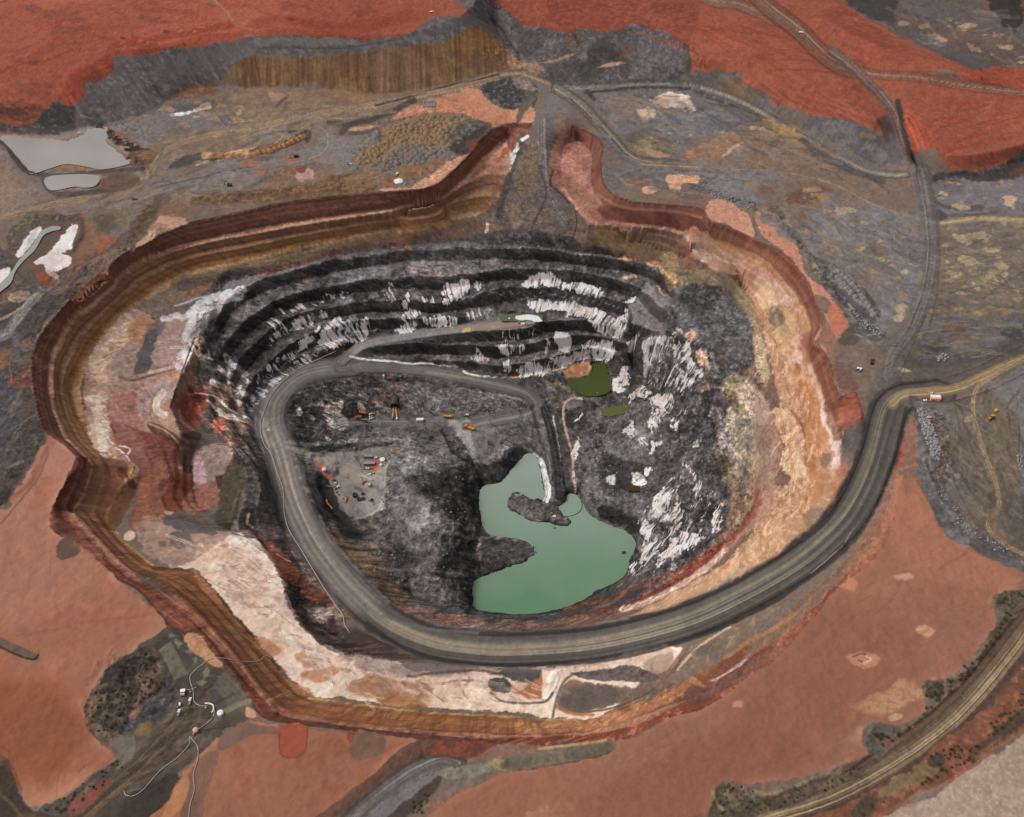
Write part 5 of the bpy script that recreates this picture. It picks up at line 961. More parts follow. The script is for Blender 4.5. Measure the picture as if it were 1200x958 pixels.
for s in ("455,268 470,265 475,280 460,283", "460,290 475,286 478,296 462,300", "465,301 478,298"): stroke(X(s), 4, (146, 96, 74), 2, .7, 2)
# veined rock of the east slope: white quartz running down the dip
def veins(pts, ang, wid, ln, lo, hi, c, seed, a=.95, soft=5):
    idx, m, sd = poly_mask(pts, soft, 5)
    ca, sa = math.cos(ang), math.sin(ang)
    x = VX[idx]+5*WA[idx]; y = VY[idx]+5*WB[idx]
    u = x*ca+y*sa; v = -x*sa+y*ca
    n = vnoise(v/wid, u/ln, seed)*.6+vnoise(v/(wid*.42), u/(ln*.55), seed+1)*.4+.12*FINE[idx]
    if c is not None and min(c) > 180: cover(idx, v/wid*1.5+.5*WHA[idx], u/ln*2.2, m*np.clip(1.02-lo, .1, .9))
    elif c is not None: blend(idx, (sstep(lo, hi, n)*m*a).astype(F32), c)
    return idx, m
EV = X("770,395 790,388 808,400 815,425 830,440 812,455 795,462 775,460 760,450 752,425 760,408")
veins(EV, R(34), 5, 22, .46, .62, (208, 198, 194), 160); veins(EV, R(34), 4, 30, .62, .76, (44, 42, 42), 163, a=.6)
for s, a in (("752,405 762,395 775,392 790,400 770,430 758,425", 60), ("725,375 735,362 738,372 728,395 724,385", 75), ("734,405 748,388 750,395 738,415", 62), ("715,450 735,430 738,450 722,462", 70), ("745,460 770,440 775,448 758,470", 60), ("760,470 785,460 790,475 770,490", 65), ("735,500 745,495 742,512 733,508", 110), ("748,513 758,515 760,530 752,525", 120), ("762,520 770,512 780,510 770,525 765,535", 65), ("785,490 800,480 808,472 795,500 788,505", 62), ("762,488 775,485 772,500 762,508", 100), ("812,520 820,515 818,525 812,525", 80), ("673,520 680,515 675,540 671,535", 75), ("672,495 682,482 680,490", 62), ("755,555 765,548 762,560 757,562", 80), ("735,465 750,455 745,470 735,475", 60)):
    veins(X(s), R(a), 4, 16, .28, .5, (210, 202, 198), 170, soft=3)
BIGV = X("745,615 760,595 775,575 790,555 797,560 795,590 805,600 795,620 775,645 760,660 748,668 742,678 735,672 750,650 755,635")
veins(BIGV, R(58), 5, 40, .36, .52, (222, 212, 204), 180); veins(BIGV, R(58), 2.2, 22, .66, .8, (60, 56, 54), 183); veins(BIGV, R(58), 3, 40, .68, .85, (198, 160, 136), 186, a=.8)
for s in ("803,545 815,555 825,575 822,590 812,610 806,625 808,600 812,580", "825,580 838,575 835,590 825,610 820,630 812,645 818,620", "840,590 852,585 848,605 840,625 830,632", "770,655 800,625 825,625 840,622 815,640 790,655 765,668"):
    veins(X(s), R(62), 3.6, 26, .4, .56, (216, 206, 198), 190); veins(X(s), R(62), 3, 20, .7, .85, (190, 152, 128), 193, a=.7)
poly(X("742,575 752,560 762,575 755,592 745,600"), (96, 92, 90), 6, 5, .5); poly(X("758,600 770,582 778,600 768,612"), (206, 196, 188), 4, 6, .4)
veins(X("775,470 840,470 858,530 845,560 800,540 780,510"), R(112), 9, 60, .5, .75, (112, 106, 104), 196, a=.7, soft=10); veins(X("740,440 840,450 850,560 800,560 760,500"), R(70), 8, 40, .62, .8, (44, 42, 42), 198, a=.7, soft=10)
poly(X("744,560 755,558 756,566 748,570"), (210, 200, 192), 1.5, 3, .9); stroke(X("707,560 718,560"), 4, (200, 194, 190), 1.5, .8, 2, breaks=.4)
# floor: rubble mounds
poly(X("680,500 700,478 735,472 770,478 790,510 785,545 760,580 735,600 710,600 690,580 680,545"), (88, 83, 82), 5, 4, .9, mot=[((104, 99, 97), MID, .0, .4), ((66, 62, 62), WB, .1, .5)])
stroke(X("695,540 688,560 685,580 698,600 715,612"), 8, (116, 111, 108), 4, .8, 1.5); poly(X("702,545 725,543 735,560 720,580 702,570"), (60, 57, 56), 5, 4, .8); poly(X("703,595 730,600 745,620 730,618 708,608"), (52, 50, 49), 4, 3, .85); stroke(X("715,498 735,488 748,480"), 5, (112, 106, 104), 3, .6)
poly(X("600,480 630,475 645,500 648,540 640,560 632,535 612,528 595,520 590,500"), (92, 87, 85), 4, 4, .85, mot=[((66, 62, 61), WB, .0, .4)])
poly(X("555,500 580,500 600,497 618,490 610,505 602,520 580,530 565,525 550,512"), (110, 105, 102), 4, 3, .9, mot=[((90, 85, 83), WB, .1, .4)]); poly(X("538,498 560,500 562,520 560,545 550,530 540,515"), (136, 130, 126), 4, 4, .85)
for i in range(6): stroke([(555+6*i, 512+1.2*i), (566+6*i, 528+i), (572+5*i, 536)], 1.1, (86, 81, 79), .9, .7, .6)
poly(X("562,545 580,540 600,520 612,525 600,545 585,560 565,570 558,560"), (62, 58, 57), 3, 3, .9, mot=[((84, 79, 77), FINE, .1, .5)]); poly(X("580,542 590,532 596,538 588,550"), (128, 122, 118), 2, 3, .7)
# central plateau
poly(X("470,515 540,510 555,545 560,600 530,640 500,690 470,690 440,650 430,600 450,560"), (80, 75, 74), 5, 5, .85, mot=[((108, 102, 100), WB, .05, .45), ((54, 51, 50), WA, .05, .4)])
poly(X("475,560 500,545 520,570 505,600 478,590"), (96, 90, 88), 8, 6, .6); poly(X("485,560 540,565 550,600 520,600 495,580"), (52, 49, 48), 7, 6, .7); poly(X("455,600 500,600 500,650 465,660 445,630"), (94, 88, 86), 9, 6, .6); poly(X("460,630 475,625 480,650 468,660"), (60, 57, 56), 7, 5, .7)
poly(X("370,555 395,560 440,600 500,690 530,715 470,705 430,670 390,610"), (78, 71, 68), 5, 4, .8, mot=[((58, 54, 52), WA, .1, .4)]); poly(X("372,560 390,570 410,612 400,618 380,592 370,575"), (44, 43, 42), 3, 2, .9); poly(X("385,615 400,610 440,640 470,690 440,672 405,640"), (108, 92, 78), 4, 5, .75, mot=[((78, 68, 62), WB, .0, .4)]); poly(X("395,630 430,655 480,700 520,722 470,712 430,690 400,650"), (104, 84, 66), 5, 4, .8, mot=[((122, 100, 72), WB, .1, .4)]); poly(X("465,705 500,715 560,725 620,728 620,736 540,734 480,722"), (126, 92, 82), 3, 3, .85, mot=[((104, 88, 70), WB, .0, .4)])
stroke(X("445,710 475,725 520,735 600,737"), 4, (112, 106, 104), 2, .8); stroke(X("384,618 388,628 398,634"), 3, (150, 112, 84), 2, .7, 2); stroke(X("410,612 430,605 455,590 450,560"), 2, (120, 114, 112), 2, .6, 2)
stroke(X("540,500 548,520 560,545 563,570 562,600"), 3, (44, 42, 42), 2, .7, 2)
for s, w in (("522,660 528,680 530,695 533,710", 6), ("542,672 545,690 546,715", 5), ("556,620 560,635 555,648", 4), ("522,575 518,590", 3), ("545,645 550,655", 3), ("530,665 535,675 530,690", 3)):
    stroke(X(s), w, (200, 178, 158), 1.5, .85, 5, breaks=.5)
poly(X("515,620 545,600 560,640 553,710 535,712 522,690 512,650"), (54, 51, 50), 6, 5, .6, mot=[((150, 144, 138), FINE, .4, .6)])
poly(X("555,672 575,650 565,630 590,630 620,645 612,660 580,670"), (70, 66, 65), 3, 3, .9, mot=[((92, 87, 85), MID, .1, .5)])
# yards
poly(X("340,528 370,540 410,532 450,530 462,540 455,560 448,590 425,600 408,600 392,580 385,560 360,545"), (112, 104, 98), 4, 4, .85, mot=[((120, 111, 104), MID, .0, .5)]); lane(X("322,526 340,529 360,535 385,545 410,553 430,550"), 9, (122, 113, 103), [(0, (140, 130, 116)), (.5, (130, 120, 109))], soft=4)
poly(X("385,548 430,545 440,560 420,572 400,566"), (122, 113, 104), 6, 4, .6); poly(X("371,541 380,545 390,560 384,563 375,552"), (158, 86, 64), 2, 1.5, .95); poly(X("433,540 444,538 444,550 437,552"), (140, 76, 58), 2, 2, .9)
lane(X("396,496 430,494 460,494 492,494 520,494 545,498"), 10, (96, 91, 88), [(0, (110, 104, 100))], a=.8, soft=4); stroke(X("345,546 352,541 380,530 410,518 450,515 480,516 505,516"), 3, (116, 110, 107), 2.5, .7, 2)
poly(X("345,450 390,445 440,448 442,480 425,485 400,482 380,500 350,510 340,490"), (70, 66, 64), 4, 4, .6, mot=[((40, 38, 38), WB, .0, .4), ((110, 104, 100), FINE, .25, .5)])
for s in ("382,475 395,472 404,470 400,485 390,500 382,495", "345,480 352,478 354,488 347,488", "376,470 380,472 378,477", "363,486 370,490 366,494", "420,460 427,458 428,464", "418,475 430,472 430,480 420,482", "380,512 388,514 385,518", "440,470 450,475 445,478"): streaks(X(s), (196, 172, 158), 5, 30, -.2, .1, 205, 2, 3, .9)
poly(X("386,494 394,486 405,487 408,498 400,503 389,502"), (140, 134, 130), 2, 1.5, .95); poly(X("440,452 476,450 478,472 442,478"), (90, 76, 72), 4, 3, .9, mot=[((110, 96, 90), FINE, .1, .5)])
poly(X("480,450 560,460 620,470 615,480 560,492 500,490 478,475"), (96, 90, 88), 4, 3, .85, mot=[((116, 110, 106), GRIT, .1, .5)]); stroke(X("530,453 560,460 600,466 615,470"), 2, (126, 120, 115), 1.5, .7)
poly(X("635,470 660,455 672,440 668,452 700,470 660,480"), (96, 88, 82), 4, 3, .8, mot=[((124, 108, 94), WB, .1, .4)]); poly(X("640,445 660,452 660,460 645,458"), (138, 122, 104), 3, 4, .7)
stroke(X("601,443 640,437 664,430"), 1.6, (176, 128, 96), 1, .8)
# ramp and causeway edges, slurry line
lane(X("634,468 641,490 648,520 653,550 655,580"), 10, (62, 59, 57), [(0, (74, 70, 68))], a=.97); stroke(X("629,480 636,500 643,530 646,560"), 2, (118, 112, 108), 1.5, .7, 1); stroke(X("640,478 648,505 655,540 658,570"), 2.2, (116, 110, 106), 1.5, .7, 1); stroke(X("645,478 652,510 658,545 661,570"), 4, (60, 57, 56), 2, .6)
stroke(X("648,488 653,515 657,540"), 1.6, (200, 194, 188), 1, .8, 1, breaks=.3); stroke(X("682,467 668,468 661,475 660,485 662,500 666,515 671,535 672,555 674,574"), 2.6, (196, 160, 146), 1.2, .9, .8, breaks=.1)
stroke(X("623,531 632,536 637,546 641,562 644,578 641,588"), 4, (220, 216, 210), 1.2, .95, 1)
poly(X("593,585 605,577 620,583 640,590 655,595 668,606 664,616 640,613 612,606"), (88, 83, 80), 3, 2, .9)
# wet margins of the waters
stroke(np.vstack([LAKE, LAKE[:1]]), 5, (52, 50, 48), 3, .75, 1); stroke(np.vstack([LAKE, LAKE[:1]]), 7, (132, 128, 122), 2, .5, 4, breaks=.68)
poly(T('G', "255,762 350,733 372,742 378,770 362,800 320,814 265,816 250,790"), (146, 104, 74), 2, 2, .95, mot=[((176, 146, 124), WB, .0, .3), ((120, 78, 50), MID, .1, .4)], rough=.04); stroke(np.vstack([POND, POND[:1]]), 4, (74, 64, 50), 2.5, .7, 1)
# --- haul road
HR = X("1260,398 1200,420 1150,444 1100,459 1062,464 1044,477 1036,500 1027,535 1012,573 992,607 965,635 930,663 870,698 800,729 700,753 600,761 540,758 500,750 455,730 418,699 392,670 370,640 354,610 342,580 328,530 317,498 319,474 331,456 350,441 375,433 412,430")
poly(X("1040,395 1070,398 1085,412 1075,420 1110,428 1200,410 1240,398 1240,430 1180,440 1130,458 1075,465 1045,475 1025,460 1035,430 1030,410"), (94, 84, 74), 4, 3, .9, mot=[((112, 100, 84), WB, .0, .5)])
poly(X("1058,418 1068,425 1110,430 1200,412 1240,400 1240,390 1190,398 1120,416 1080,420"), (82, 76, 72), 3, 3, .8); poly(X("1050,430 1062,432 1068,436 1055,436"), (190, 166, 124), 2, 2, .8); poly(X("1020,452 1030,455 1038,461 1022,458"), (186, 162, 122), 1.5, 1.5, .8); poly(X("1018,455 1035,430 1042,440 1038,465 1036,480 1020,480"), (96, 88, 80), 4, 3, .8)
def road_px(name, i0, i1):
    q, w = ROADS[name]; q = q[i0:i1]; return np.stack(project(q[:, 0], q[:, 1], q[:, 2]), 1)
def road_paint(name, c, tracks, edge, i0=0, i1=None, wmul=1.0, fade=False, reg='haul_road'):
    """wheel tracks along a built road, in metres from its centre line"""
    q, w = ROADS[name]; q = q[i0:i1]; w = w*wmul
    p = np.stack(project(q[:, 0], q[:, 1], q[:, 2]), 1)
    k = np.unique(seg_dist(p, 45, False)[0])
    best = np.full(len(k), 1e9, F32); tt_ = np.zeros(len(k), F32); ss_ = np.zeros(len(k), F32)
    x = VX[k]; y = VY[k]; s0 = 0
    for a, b in zip(q[:-1], q[1:]):
        L = math.hypot(b[0]-a[0], b[1]-a[1])
        if L < 1e-6: continue
        sel = np.nonzero((x > min(a[0], b[0])-40) & (x < max(a[0], b[0])+40) & (y > min(a[1], b[1])-40) & (y < max(a[1], b[1])+40))[0]
        ux, uy = (b[0]-a[0])/L, (b[1]-a[1])/L
        rx, ry = x[sel]-a[0], y[sel]-a[1]
        t = np.clip(rx*ux+ry*uy, 0, L); d = np.hypot(rx-t*ux, ry-t*uy)
        up = d < best[sel]; sl = sel[up]
        best[sl] = d[up]; ss_[sl] = s0+t[up]; tt_[sl] = np.copysign(d, rx*uy-ry*ux)[up]
        s0 += L
    m = sstep(w/2+3.5, w/2-1.0, best+1.8*WA[k]+1.5*WHA[k])*(sstep(0, 40, ss_)*sstep(s0, s0-40, ss_) if fade else 1)
    ok = m > 0; k, m, d, s, t = k[ok], m[ok].astype(F32), best[ok], ss_[ok], tt_[ok]
    tn = t/(w/2)+.10*(vnoise(s/140, s*0+1.5, 21)-.5)
    f1 = vnoise(tn*11, s/170, 22)-.5; f2 = vnoise(tn*30+7, s/120, 23)-.5; f3 = vnoise(tn*60+3, s/60, 24)-.5
    cc = np.tile(np.asarray(c, F32)/255, (len(k), 1))
    e = sstep(.62, .95, np.abs(tn))[:, None]
    cc += (np.asarray(edge, F32)/255-cc)*e
    n = .5*vnoise(tn*6.5+11, s/500, 25)+.3*vnoise(tn*15+3, s/300, 26)+.2*vnoise(tn*34, s/150, 27)
    for t0, tw, col, al in tracks:
        g = np.clip(np.exp(-((tn-t0)/tw)**4)*al*sstep(.38, .66, n), 0, 1)[:, None]
        cc += (np.asarray(col, F32)/255-cc)*g
    cc *= (1+.14*f1+.20*f2+.18*f3+.04*FINE[k])[:, None]
    COL[k] += (cc-COL[k])*m[:, None]; ROUGH[k] *= 1-m
    REG[k[m > .5]] = REGS.index(reg)
TAN = (148, 132, 108); TN2 = (152, 138, 116)
ih = lambda frac: int(frac*len(ROADS['haul'][0]))
road_paint('haul', (83, 78, 73), [(-.1, .62, (140, 128, 110), .95)], (58, 53, 51), 15, None, 1.06)
road_paint('haul', (100, 93, 87), [(-.06, .45, (144, 135, 121), .85)], (78, 73, 71), ih(.60), None, .92, fade=True)
road_paint('haul', (100, 94, 90), [(-.08, .4, (134, 127, 118), .9)], (84, 79, 77), ih(.81), None, .85, fade=True)
lane(X("1240,404 1199,421 1175,431 1150,443 1125,454 1100,459 1070,461 1056,464 1046,474"), 11, (142, 120, 88), [(-.4, (168, 144, 106)), (.3, (166, 142, 104))], a=.9, soft=4)
road_paint('inner', (94, 88, 84), [(-.1, .28, (136, 128, 118), .9)], (80, 75, 73), wmul=.95); stroke(X("440,430 500,436 560,450 605,462 620,472"), 9, (92, 86, 83), 3, 0)
road_paint('branch', (100, 94, 91), [(0, .4, (112, 105, 100), .8)], (84, 79, 77)); poly(X("535,385 560,380 600,377 615,380 610,386 570,388"), (112, 96, 82), 3, 3, .8); poly(X("540,388 550,385 552,389 543,391"), (158, 124, 78), 2, 2, .8)
stroke(X("411,418 425,421 450,423 480,426 500,426 525,429 540,431"), 2.4, (204, 198, 190), 1.2, .9, 1.2, breaks=.2); stroke(X("541,430 545,437 560,441 580,442 600,443"), 2.6, (206, 198, 188), 1.2, .9, 1.0, breaks=.15)
lane(X("400,428 418,428 432,421 425,415"), 6, (96, 90, 87), [(0, (104, 98, 94))], a=.5)
poly(X("386,412 404,408 410,412 398,416 388,417"), (124, 90, 78), 2, 2, .8)
# edges of the big road
stroke(X("1022,478 1014,512 1003,545 988,578 968,612 938,636 902,660 850,690 790,714 700,737 600,744 540,742 500,733 470,718"), 3.5, (56, 52, 50), 2, .8, 1); stroke(X("1062,480 1056,510 1044,548 1030,585 1010,622 985,650 945,680 895,712 820,745 720,772 600,780 520,774 470,758 430,730"), 4.5, (54, 50, 48), 2.5, .85, 1.2)
stroke(X("1060,470 1072,480 1078,510 1070,525 1064,500"), 6, (98, 90, 82), 3, .7); stroke(X("450,722 500,737 560,742"), 4, (100, 96, 96), 2, .7); stroke(X("540,780 600,786 700,776 780,757"), 5, (112, 96, 88), 3, .5, 2); stroke(X("1000,620 985,642 950,672"), 1.6, (150, 140, 132), 1, .7, 1, breaks=.4)
stroke(X("1086,205 1094,235 1098,262 1100,300 1098,345 1088,385 1076,405"), 3, (84, 78, 74), 2, .6, 1)
lane(X("1080,200 1086,230 1091,262 1092,300 1084,345 1066,388 1048,415 1042,440"), 20, (100, 93, 89), [(-.5, (118, 110, 102)), (.1, (112, 104, 99)), (.6, (88, 82, 80))], a=.75, soft=6)
for s_ in ("1040,405 1060,408 1068,420 1050,438", "1045,415 1060,420 1058,440 1046,452", "1036,432 1050,420 1072,395 1085,370", "1042,440 1060,400 1080,350", "1050,445 1070,405 1088,360", "1055,470 1046,500 1030,545"): stroke(X(s_), 1.3, (72, 65, 60), 1, .55, .4)
# --- pans and the south
PAN, PAND, PANL = (158, 107, 86), (144, 95, 75), (180, 134, 106)
SWP = X("-120,560 0,600 20,575 45,530 52,515 60,508 92,536 72,575 57,610 72,630 100,645 138,680 185,718 195,732 190,745 175,750 150,768 120,790 102,820 100,840 108,862 130,880 138,890 110,905 85,925 45,945 30,940 15,900 0,880 -120,860")
poly(SWP, PAN, 1.5, 2, reg='clay_pan_ground', mot=[(PAND, BIG, -.1, .5), ((152, 92, 68), MID, .2, .7), ((170, 112, 90), WB, .3, .8)], rough=0)
idx, m, sd = poly_mask(SWP, 2, 2); blend(idx, (sstep(14, 1, sd)*m*.5*sstep(-.5, .3, WA[idx])).astype(F32), PANL)
poly(X("-100,640 40,600 70,630 110,660 60,720 -100,740"), (164, 114, 94), 20, 8, .6); poly(X("-20,790 80,800 90,880 40,920 -20,860"), (152, 88, 62), 16, 8, .5); poly(X("60,520 90,536 80,560 50,560 30,600 20,600"), (170, 122, 104), 6, 3, .7)
stroke(X("20,745 60,738 110,728 180,720"), 3, (142, 84, 66), 3, .5, 2); stroke(X("-20,600 20,580 40,560 55,525"), 5, (146, 90, 72), 3, .7, 2); stroke(X("0,615 25,585 45,560 57,530"), 2, (116, 74, 62), 1.5, .6, 1.5)
poly(X("66,640 80,632 95,645 85,655 70,655"), (108, 82, 68), 3, 3, .9, mot=[((74, 66, 58), WB, -.1, .3)]); stroke(X("-30,742 0,752 20,762 38,770"), 10, (98, 86, 74), 2, .95, 1); stroke(X("0,758 20,768 40,773 45,768"), 2.5, (48, 42, 38), 1.5, .8)
stroke(X("73,897 68,915 66,935"), 1.2, (84, 60, 50), 1, .7, .6); stroke(X("92,905 100,897"), 1, (84, 60, 50), 1, .7); poly(X("36,930 45,905 75,905 110,900 85,930 50,945"), (172, 118, 92), 8, 3, .5)
# western rough ground
poly(X("-100,300 0,290 30,330 60,345 95,335 70,365 48,388 36,415 38,460 50,510 45,530 20,570 0,595 -100,560"), (74, 67, 62), 4, 5, .95, mot=[((96, 82, 72), WB, .05, .5), ((56, 52, 48), WA, .1, .5)], rough=.5)
poly(X("-100,440 0,440 25,470 20,520 0,560 -100,560"), (82, 78, 80), 8, 6, .8); poly(X("12,440 35,425 36,450 25,458 12,452"), (110, 74, 60), 3, 4, .9, mot=[((84, 66, 56), WB, .1, .4)]); poly(X("28,400 38,395 35,410 25,412"), (124, 98, 80), 3, 3, .7); poly(X("40,385 52,365 62,350 50,370"), (108, 80, 66), 4, 4, .7)
poly(X("0,415 12,410 10,430 -5,435"), (138, 90, 66), 3, 4, .7); poly(X("0,530 15,540 0,570 -30,560"), (88, 76, 66), 6, 5, .6)
lane(X("-80,410 0,395 15,380 35,355 55,335 75,325 95,318"), 11, (116, 109, 106), [(0, (128, 121, 116))], (72, 66, 62), soft=3); stroke(X("10,385 20,400 18,430 5,440"), 8, (98, 93, 93), 4, .6)
lane(X("35,320 45,335 56,340 75,325"), 5, (112, 105, 104), [(0, (120, 113, 110))], (66, 60, 58), soft=2)
poly(X("-60,330 10,290 30,250 60,250 95,255 95,285 75,320 50,330 20,350 -60,380"), (92, 78, 68), 4, 5, .8, mot=[((112, 90, 74), WB, .1, .5)]); poly(X("95,255 110,260 125,270 105,300 85,325 70,330 80,310 92,285"), (126, 92, 76), 4, 5, .85); poly(X("115,280 135,278 130,290 112,295"), (160, 92, 66), 3, 4, .7); poly(X("40,318 52,320 65,335 58,337 45,330"), (140, 82, 60), 2, 2, .9); poly(X("12,345 25,340 35,345 22,355 10,355"), (170, 140, 122), 2, 3, .8)
stroke(X("0,375 20,365 35,350 45,345"), 3, (160, 144, 120), 1.5, .8, 2); poly(X("110,250 140,245 160,245 150,265 130,275 112,270"), (112, 98, 80), 4, 5, .8, mot=[((70, 64, 58), WA, .15, .4)])
poly(X("178,262 195,250 215,255 220,262 200,270 182,275 165,288"), (184, 144, 122), 2, 3, .9, mot=[((140, 104, 86), WB, .1, .4)]); poly(X("165,280 182,268 178,282 160,290"), (190, 150, 130), 2, 2, .8); poly(X("185,240 230,238 225,250 200,255 188,250"), (126, 96, 78), 3, 4, .8); poly(X("180,228 200,230 190,245 175,250"), (96, 80, 70), 3, 4, .8)
poly(X("150,285 175,240 188,232 180,262 160,285 130,300 100,320 80,340 70,352 95,320"), (92, 76, 62), 4, 4, .85, mot=[((70, 60, 52), WA, .1, .4), ((124, 98, 76), FINE, .25, .6)])
stroke(X("20,295 12,280 25,262 50,255 75,255"), 9, (84, 76, 66), 3, .8, 2, mot=[((110, 104, 88), FINE, .1, .5)]); stroke(X("75,255 93,258 95,275 88,288"), 6, (86, 78, 68), 2.5, .85, 2); stroke(X("38,300 52,290 58,275 75,268"), 7, (92, 76, 70), 3, .8, 1); poly(X("-40,300 10,295 15,310 0,330 -40,340"), (84, 80, 80), 4, 4, .8)
# salt ponds: white beds
SALTBED = T('E', "320,100 355,95 362,120 340,180 330,215 290,230 335,250 320,280 240,315 210,315 200,285 165,272 200,240 250,200 290,150")
poly(SALTBED, (224, 214, 208), 1.5, 3, mot=[((206, 184, 176), WB, .2, .6)], rough=0, reg='salt_terrain'); poly(T('E', "145,120 185,105 190,130 130,210 90,250 80,235 110,180"), (216, 206, 200), 1.5, 2, rough=0, reg='salt_terrain'); poly(T('E', "-40,330 40,295 50,310 20,370 -40,420"), (220, 210, 204), 1.5, 2, rough=0, reg='salt_terrain'); poly(T('E', "210,310 260,318 275,350 240,340"), (188, 150, 134), 2, 2, .85)
# south-west yard
YARD = X("103,860 100,835 106,815 122,792 150,770 178,748 200,735 218,748 222,760 250,770 262,775 290,815 298,835 285,848 265,860 245,880 215,900 195,920 180,958 60,990 45,950 85,926 112,906 140,888 130,880")
poly(YARD, (86, 75, 66), 2, 3, mot=[((104, 92, 80), MID, .0, .5), ((66, 58, 52), WB, .1, .5)], reg='ground', rough=.1)
poly(X("103,860 100,835 106,815 122,792 150,770 175,758 185,775 195,800 190,812 160,830 140,855 130,880 118,862"), (78, 69, 61), 2.5, 3, .95, mot=[((104, 86, 70), FINE, .0, .4), ((50, 46, 42), WA, .05, .4), ((128, 96, 76), MID, .35, .6)], rough=.7)
poly(X("140,850 160,825 195,800 208,812 206,828 180,840 150,858 135,862"), (72, 66, 68), 2.5, 3, .9, mot=[((98, 90, 90), FINE, .1, .5)], rough=.6); poly(X("155,828 166,826 162,838 150,842"), (150, 104, 88), 2, 3, .8); poly(X("108,850 120,850 120,860 112,865"), (132, 124, 116), 2, 3, .9)
poly(X("112,862 140,860 150,880 140,892 128,882"), (112, 90, 76), 3, 3, .8); poly(X("135,865 155,862 158,880 145,885 132,876"), (112, 104, 92), 3, 3, .8); stroke(X("95,935 120,910 145,895 155,878"), 8, (116, 106, 96), 3, .85, 2, mot=[((80, 72, 66), WB, .0, .4)])
poly(X("186,762 200,752 220,790 204,798"), (110, 100, 86), 1.5, 1, .95, smooth=False); poly(X("242,812 262,785 290,815 265,838"), (98, 88, 76), 1.5, 1, .95, smooth=False, mot=[((86, 76, 66), WB, .1, .5)])
for i in range(6): stroke([(248+6*i, 806-3.5*i), (268+5*i, 825-3*i)], 1, (78, 68, 60), 1, .5, .6)
stroke(X("195,740 212,755 228,772 235,780"), 9, (84, 78, 72), 3, .85, 3, mot=[((120, 112, 102), FINE, .1, .5)]); poly(X("228,790 250,782 262,785 245,805 235,805"), (74, 68, 58), 3, 3, .9, mot=[((150, 136, 108), FINE, .25, .5)]); poly(X("216,746 232,744 248,765 262,778 252,782 235,770 222,762"), (192, 140, 106), 2, 1.5, .95); poly(X("290,828 300,835 298,842 288,840"), (200, 148, 118), 2, 1.5, .9)
stroke(X("225,865 250,845 275,828 292,822"), 7, (124, 112, 92), 3, .9, 2, mot=[((92, 82, 70), WB, .0, .4)]); poly(X("244,812 252,808 266,825 260,830"), (78, 70, 72), 2, 2, .9); poly(X("160,850 178,845 172,860 160,862"), (120, 96, 66), 3, 3, .8)
TRK = X("215,835 208,850 190,870 165,895 130,925 100,950 80,970")
stroke(TRK, 22, (82, 68, 56), 5, .9, 1.5, streak=[(-.4, .15, (104, 88, 72), .7), (.1, .12, (60, 50, 42), .8), (.5, .12, (112, 94, 76), .6), (-.05, .1, (52, 44, 38), .7)]); stroke(X("220,800 222,835 232,850 245,840"), 12, (80, 68, 57), 5, .7, 1.5, streak=[(0, .2, (60, 50, 42), .8)])
poly(X("82,940 100,928 125,912 132,918 112,938 92,955 80,955"), (130, 76, 66), 3, 3, .9, mot=[((104, 66, 58), WB, .1, .4)]); stroke(X("95,965 130,935 175,900 210,875"), 4, (118, 90, 62), 2.5, .6, 1.5)
poly(X("130,958 160,925 190,910 210,908 215,925 195,945 180,965"), (60, 52, 45), 4, 4, .85, mot=[((86, 76, 66), WB, .1, .4)]); stroke(X("195,900 220,885 245,865"), 6, (104, 92, 72), 3, .6, 3); poly(X("-60,880 0,885 15,905 22,930 40,950 60,965 -60,990"), (62, 51, 44), 3, 4, .9, mot=[((96, 72, 56), WB, .05, .4)]); stroke(X("0,872 12,885 16,905 25,925"), 5, (124, 70, 54), 2.5, .85, 2); stroke(X("-10,920 15,945 30,965"), 4, (108, 86, 68), 3, .6, 2)
# second pan, with the service strips
SP2 = X("183,965 200,935 215,905 232,890 245,875 262,862 285,852 297,845 315,848 345,852 400,858 450,864 488,868 470,880 440,905 400,935 365,965")
poly(SP2, (150, 99, 77), 1.5, 2, reg='clay_pan_ground', mot=[((162, 107, 82), BIG, -.1, .5), ((140, 86, 64), MID, .1, .6)], rough=0)
idx, m, sd = poly_mask(SP2, 2, 2); blend(idx, (sstep(9, 1, sd)*m*.5*sstep(-.5, .3, WA[idx])).astype(F32), (184, 124, 94))
poly(X("262,858 285,848 320,852 330,860 300,862 280,870 262,880 255,875"), (116, 92, 80), 2, 2, .9); poly(X("215,920 232,892 250,880 258,885 250,910 240,935 236,965 212,965"), (124, 92, 76), 2, 2, .9, mot=[((98, 78, 68), WB, .0, .5)]); poly(X("205,920 215,905 222,915 215,940 200,960 185,965 195,940"), (176, 122, 82), 3, 2, .85)
poly(X("328,850 360,850 358,875 352,885 335,887 328,878"), (156, 80, 58), 1.5, 1.5, .95, mot=[((136, 66, 50), MID, .0, .5)]); stroke(X("328,858 328,880 336,888 352,886 359,874 361,852"), 1.8, (102, 72, 60), 1.2, .8, 1); poly(X("412,858 450,862 448,885 430,890 410,888"), (122, 92, 76), 1.5, 2, .95, mot=[((98, 80, 70), MID, .0, .5)]); poly(X("407,856 415,857 413,868 407,868"), (140, 74, 56), 1.5, 1.5, .9)
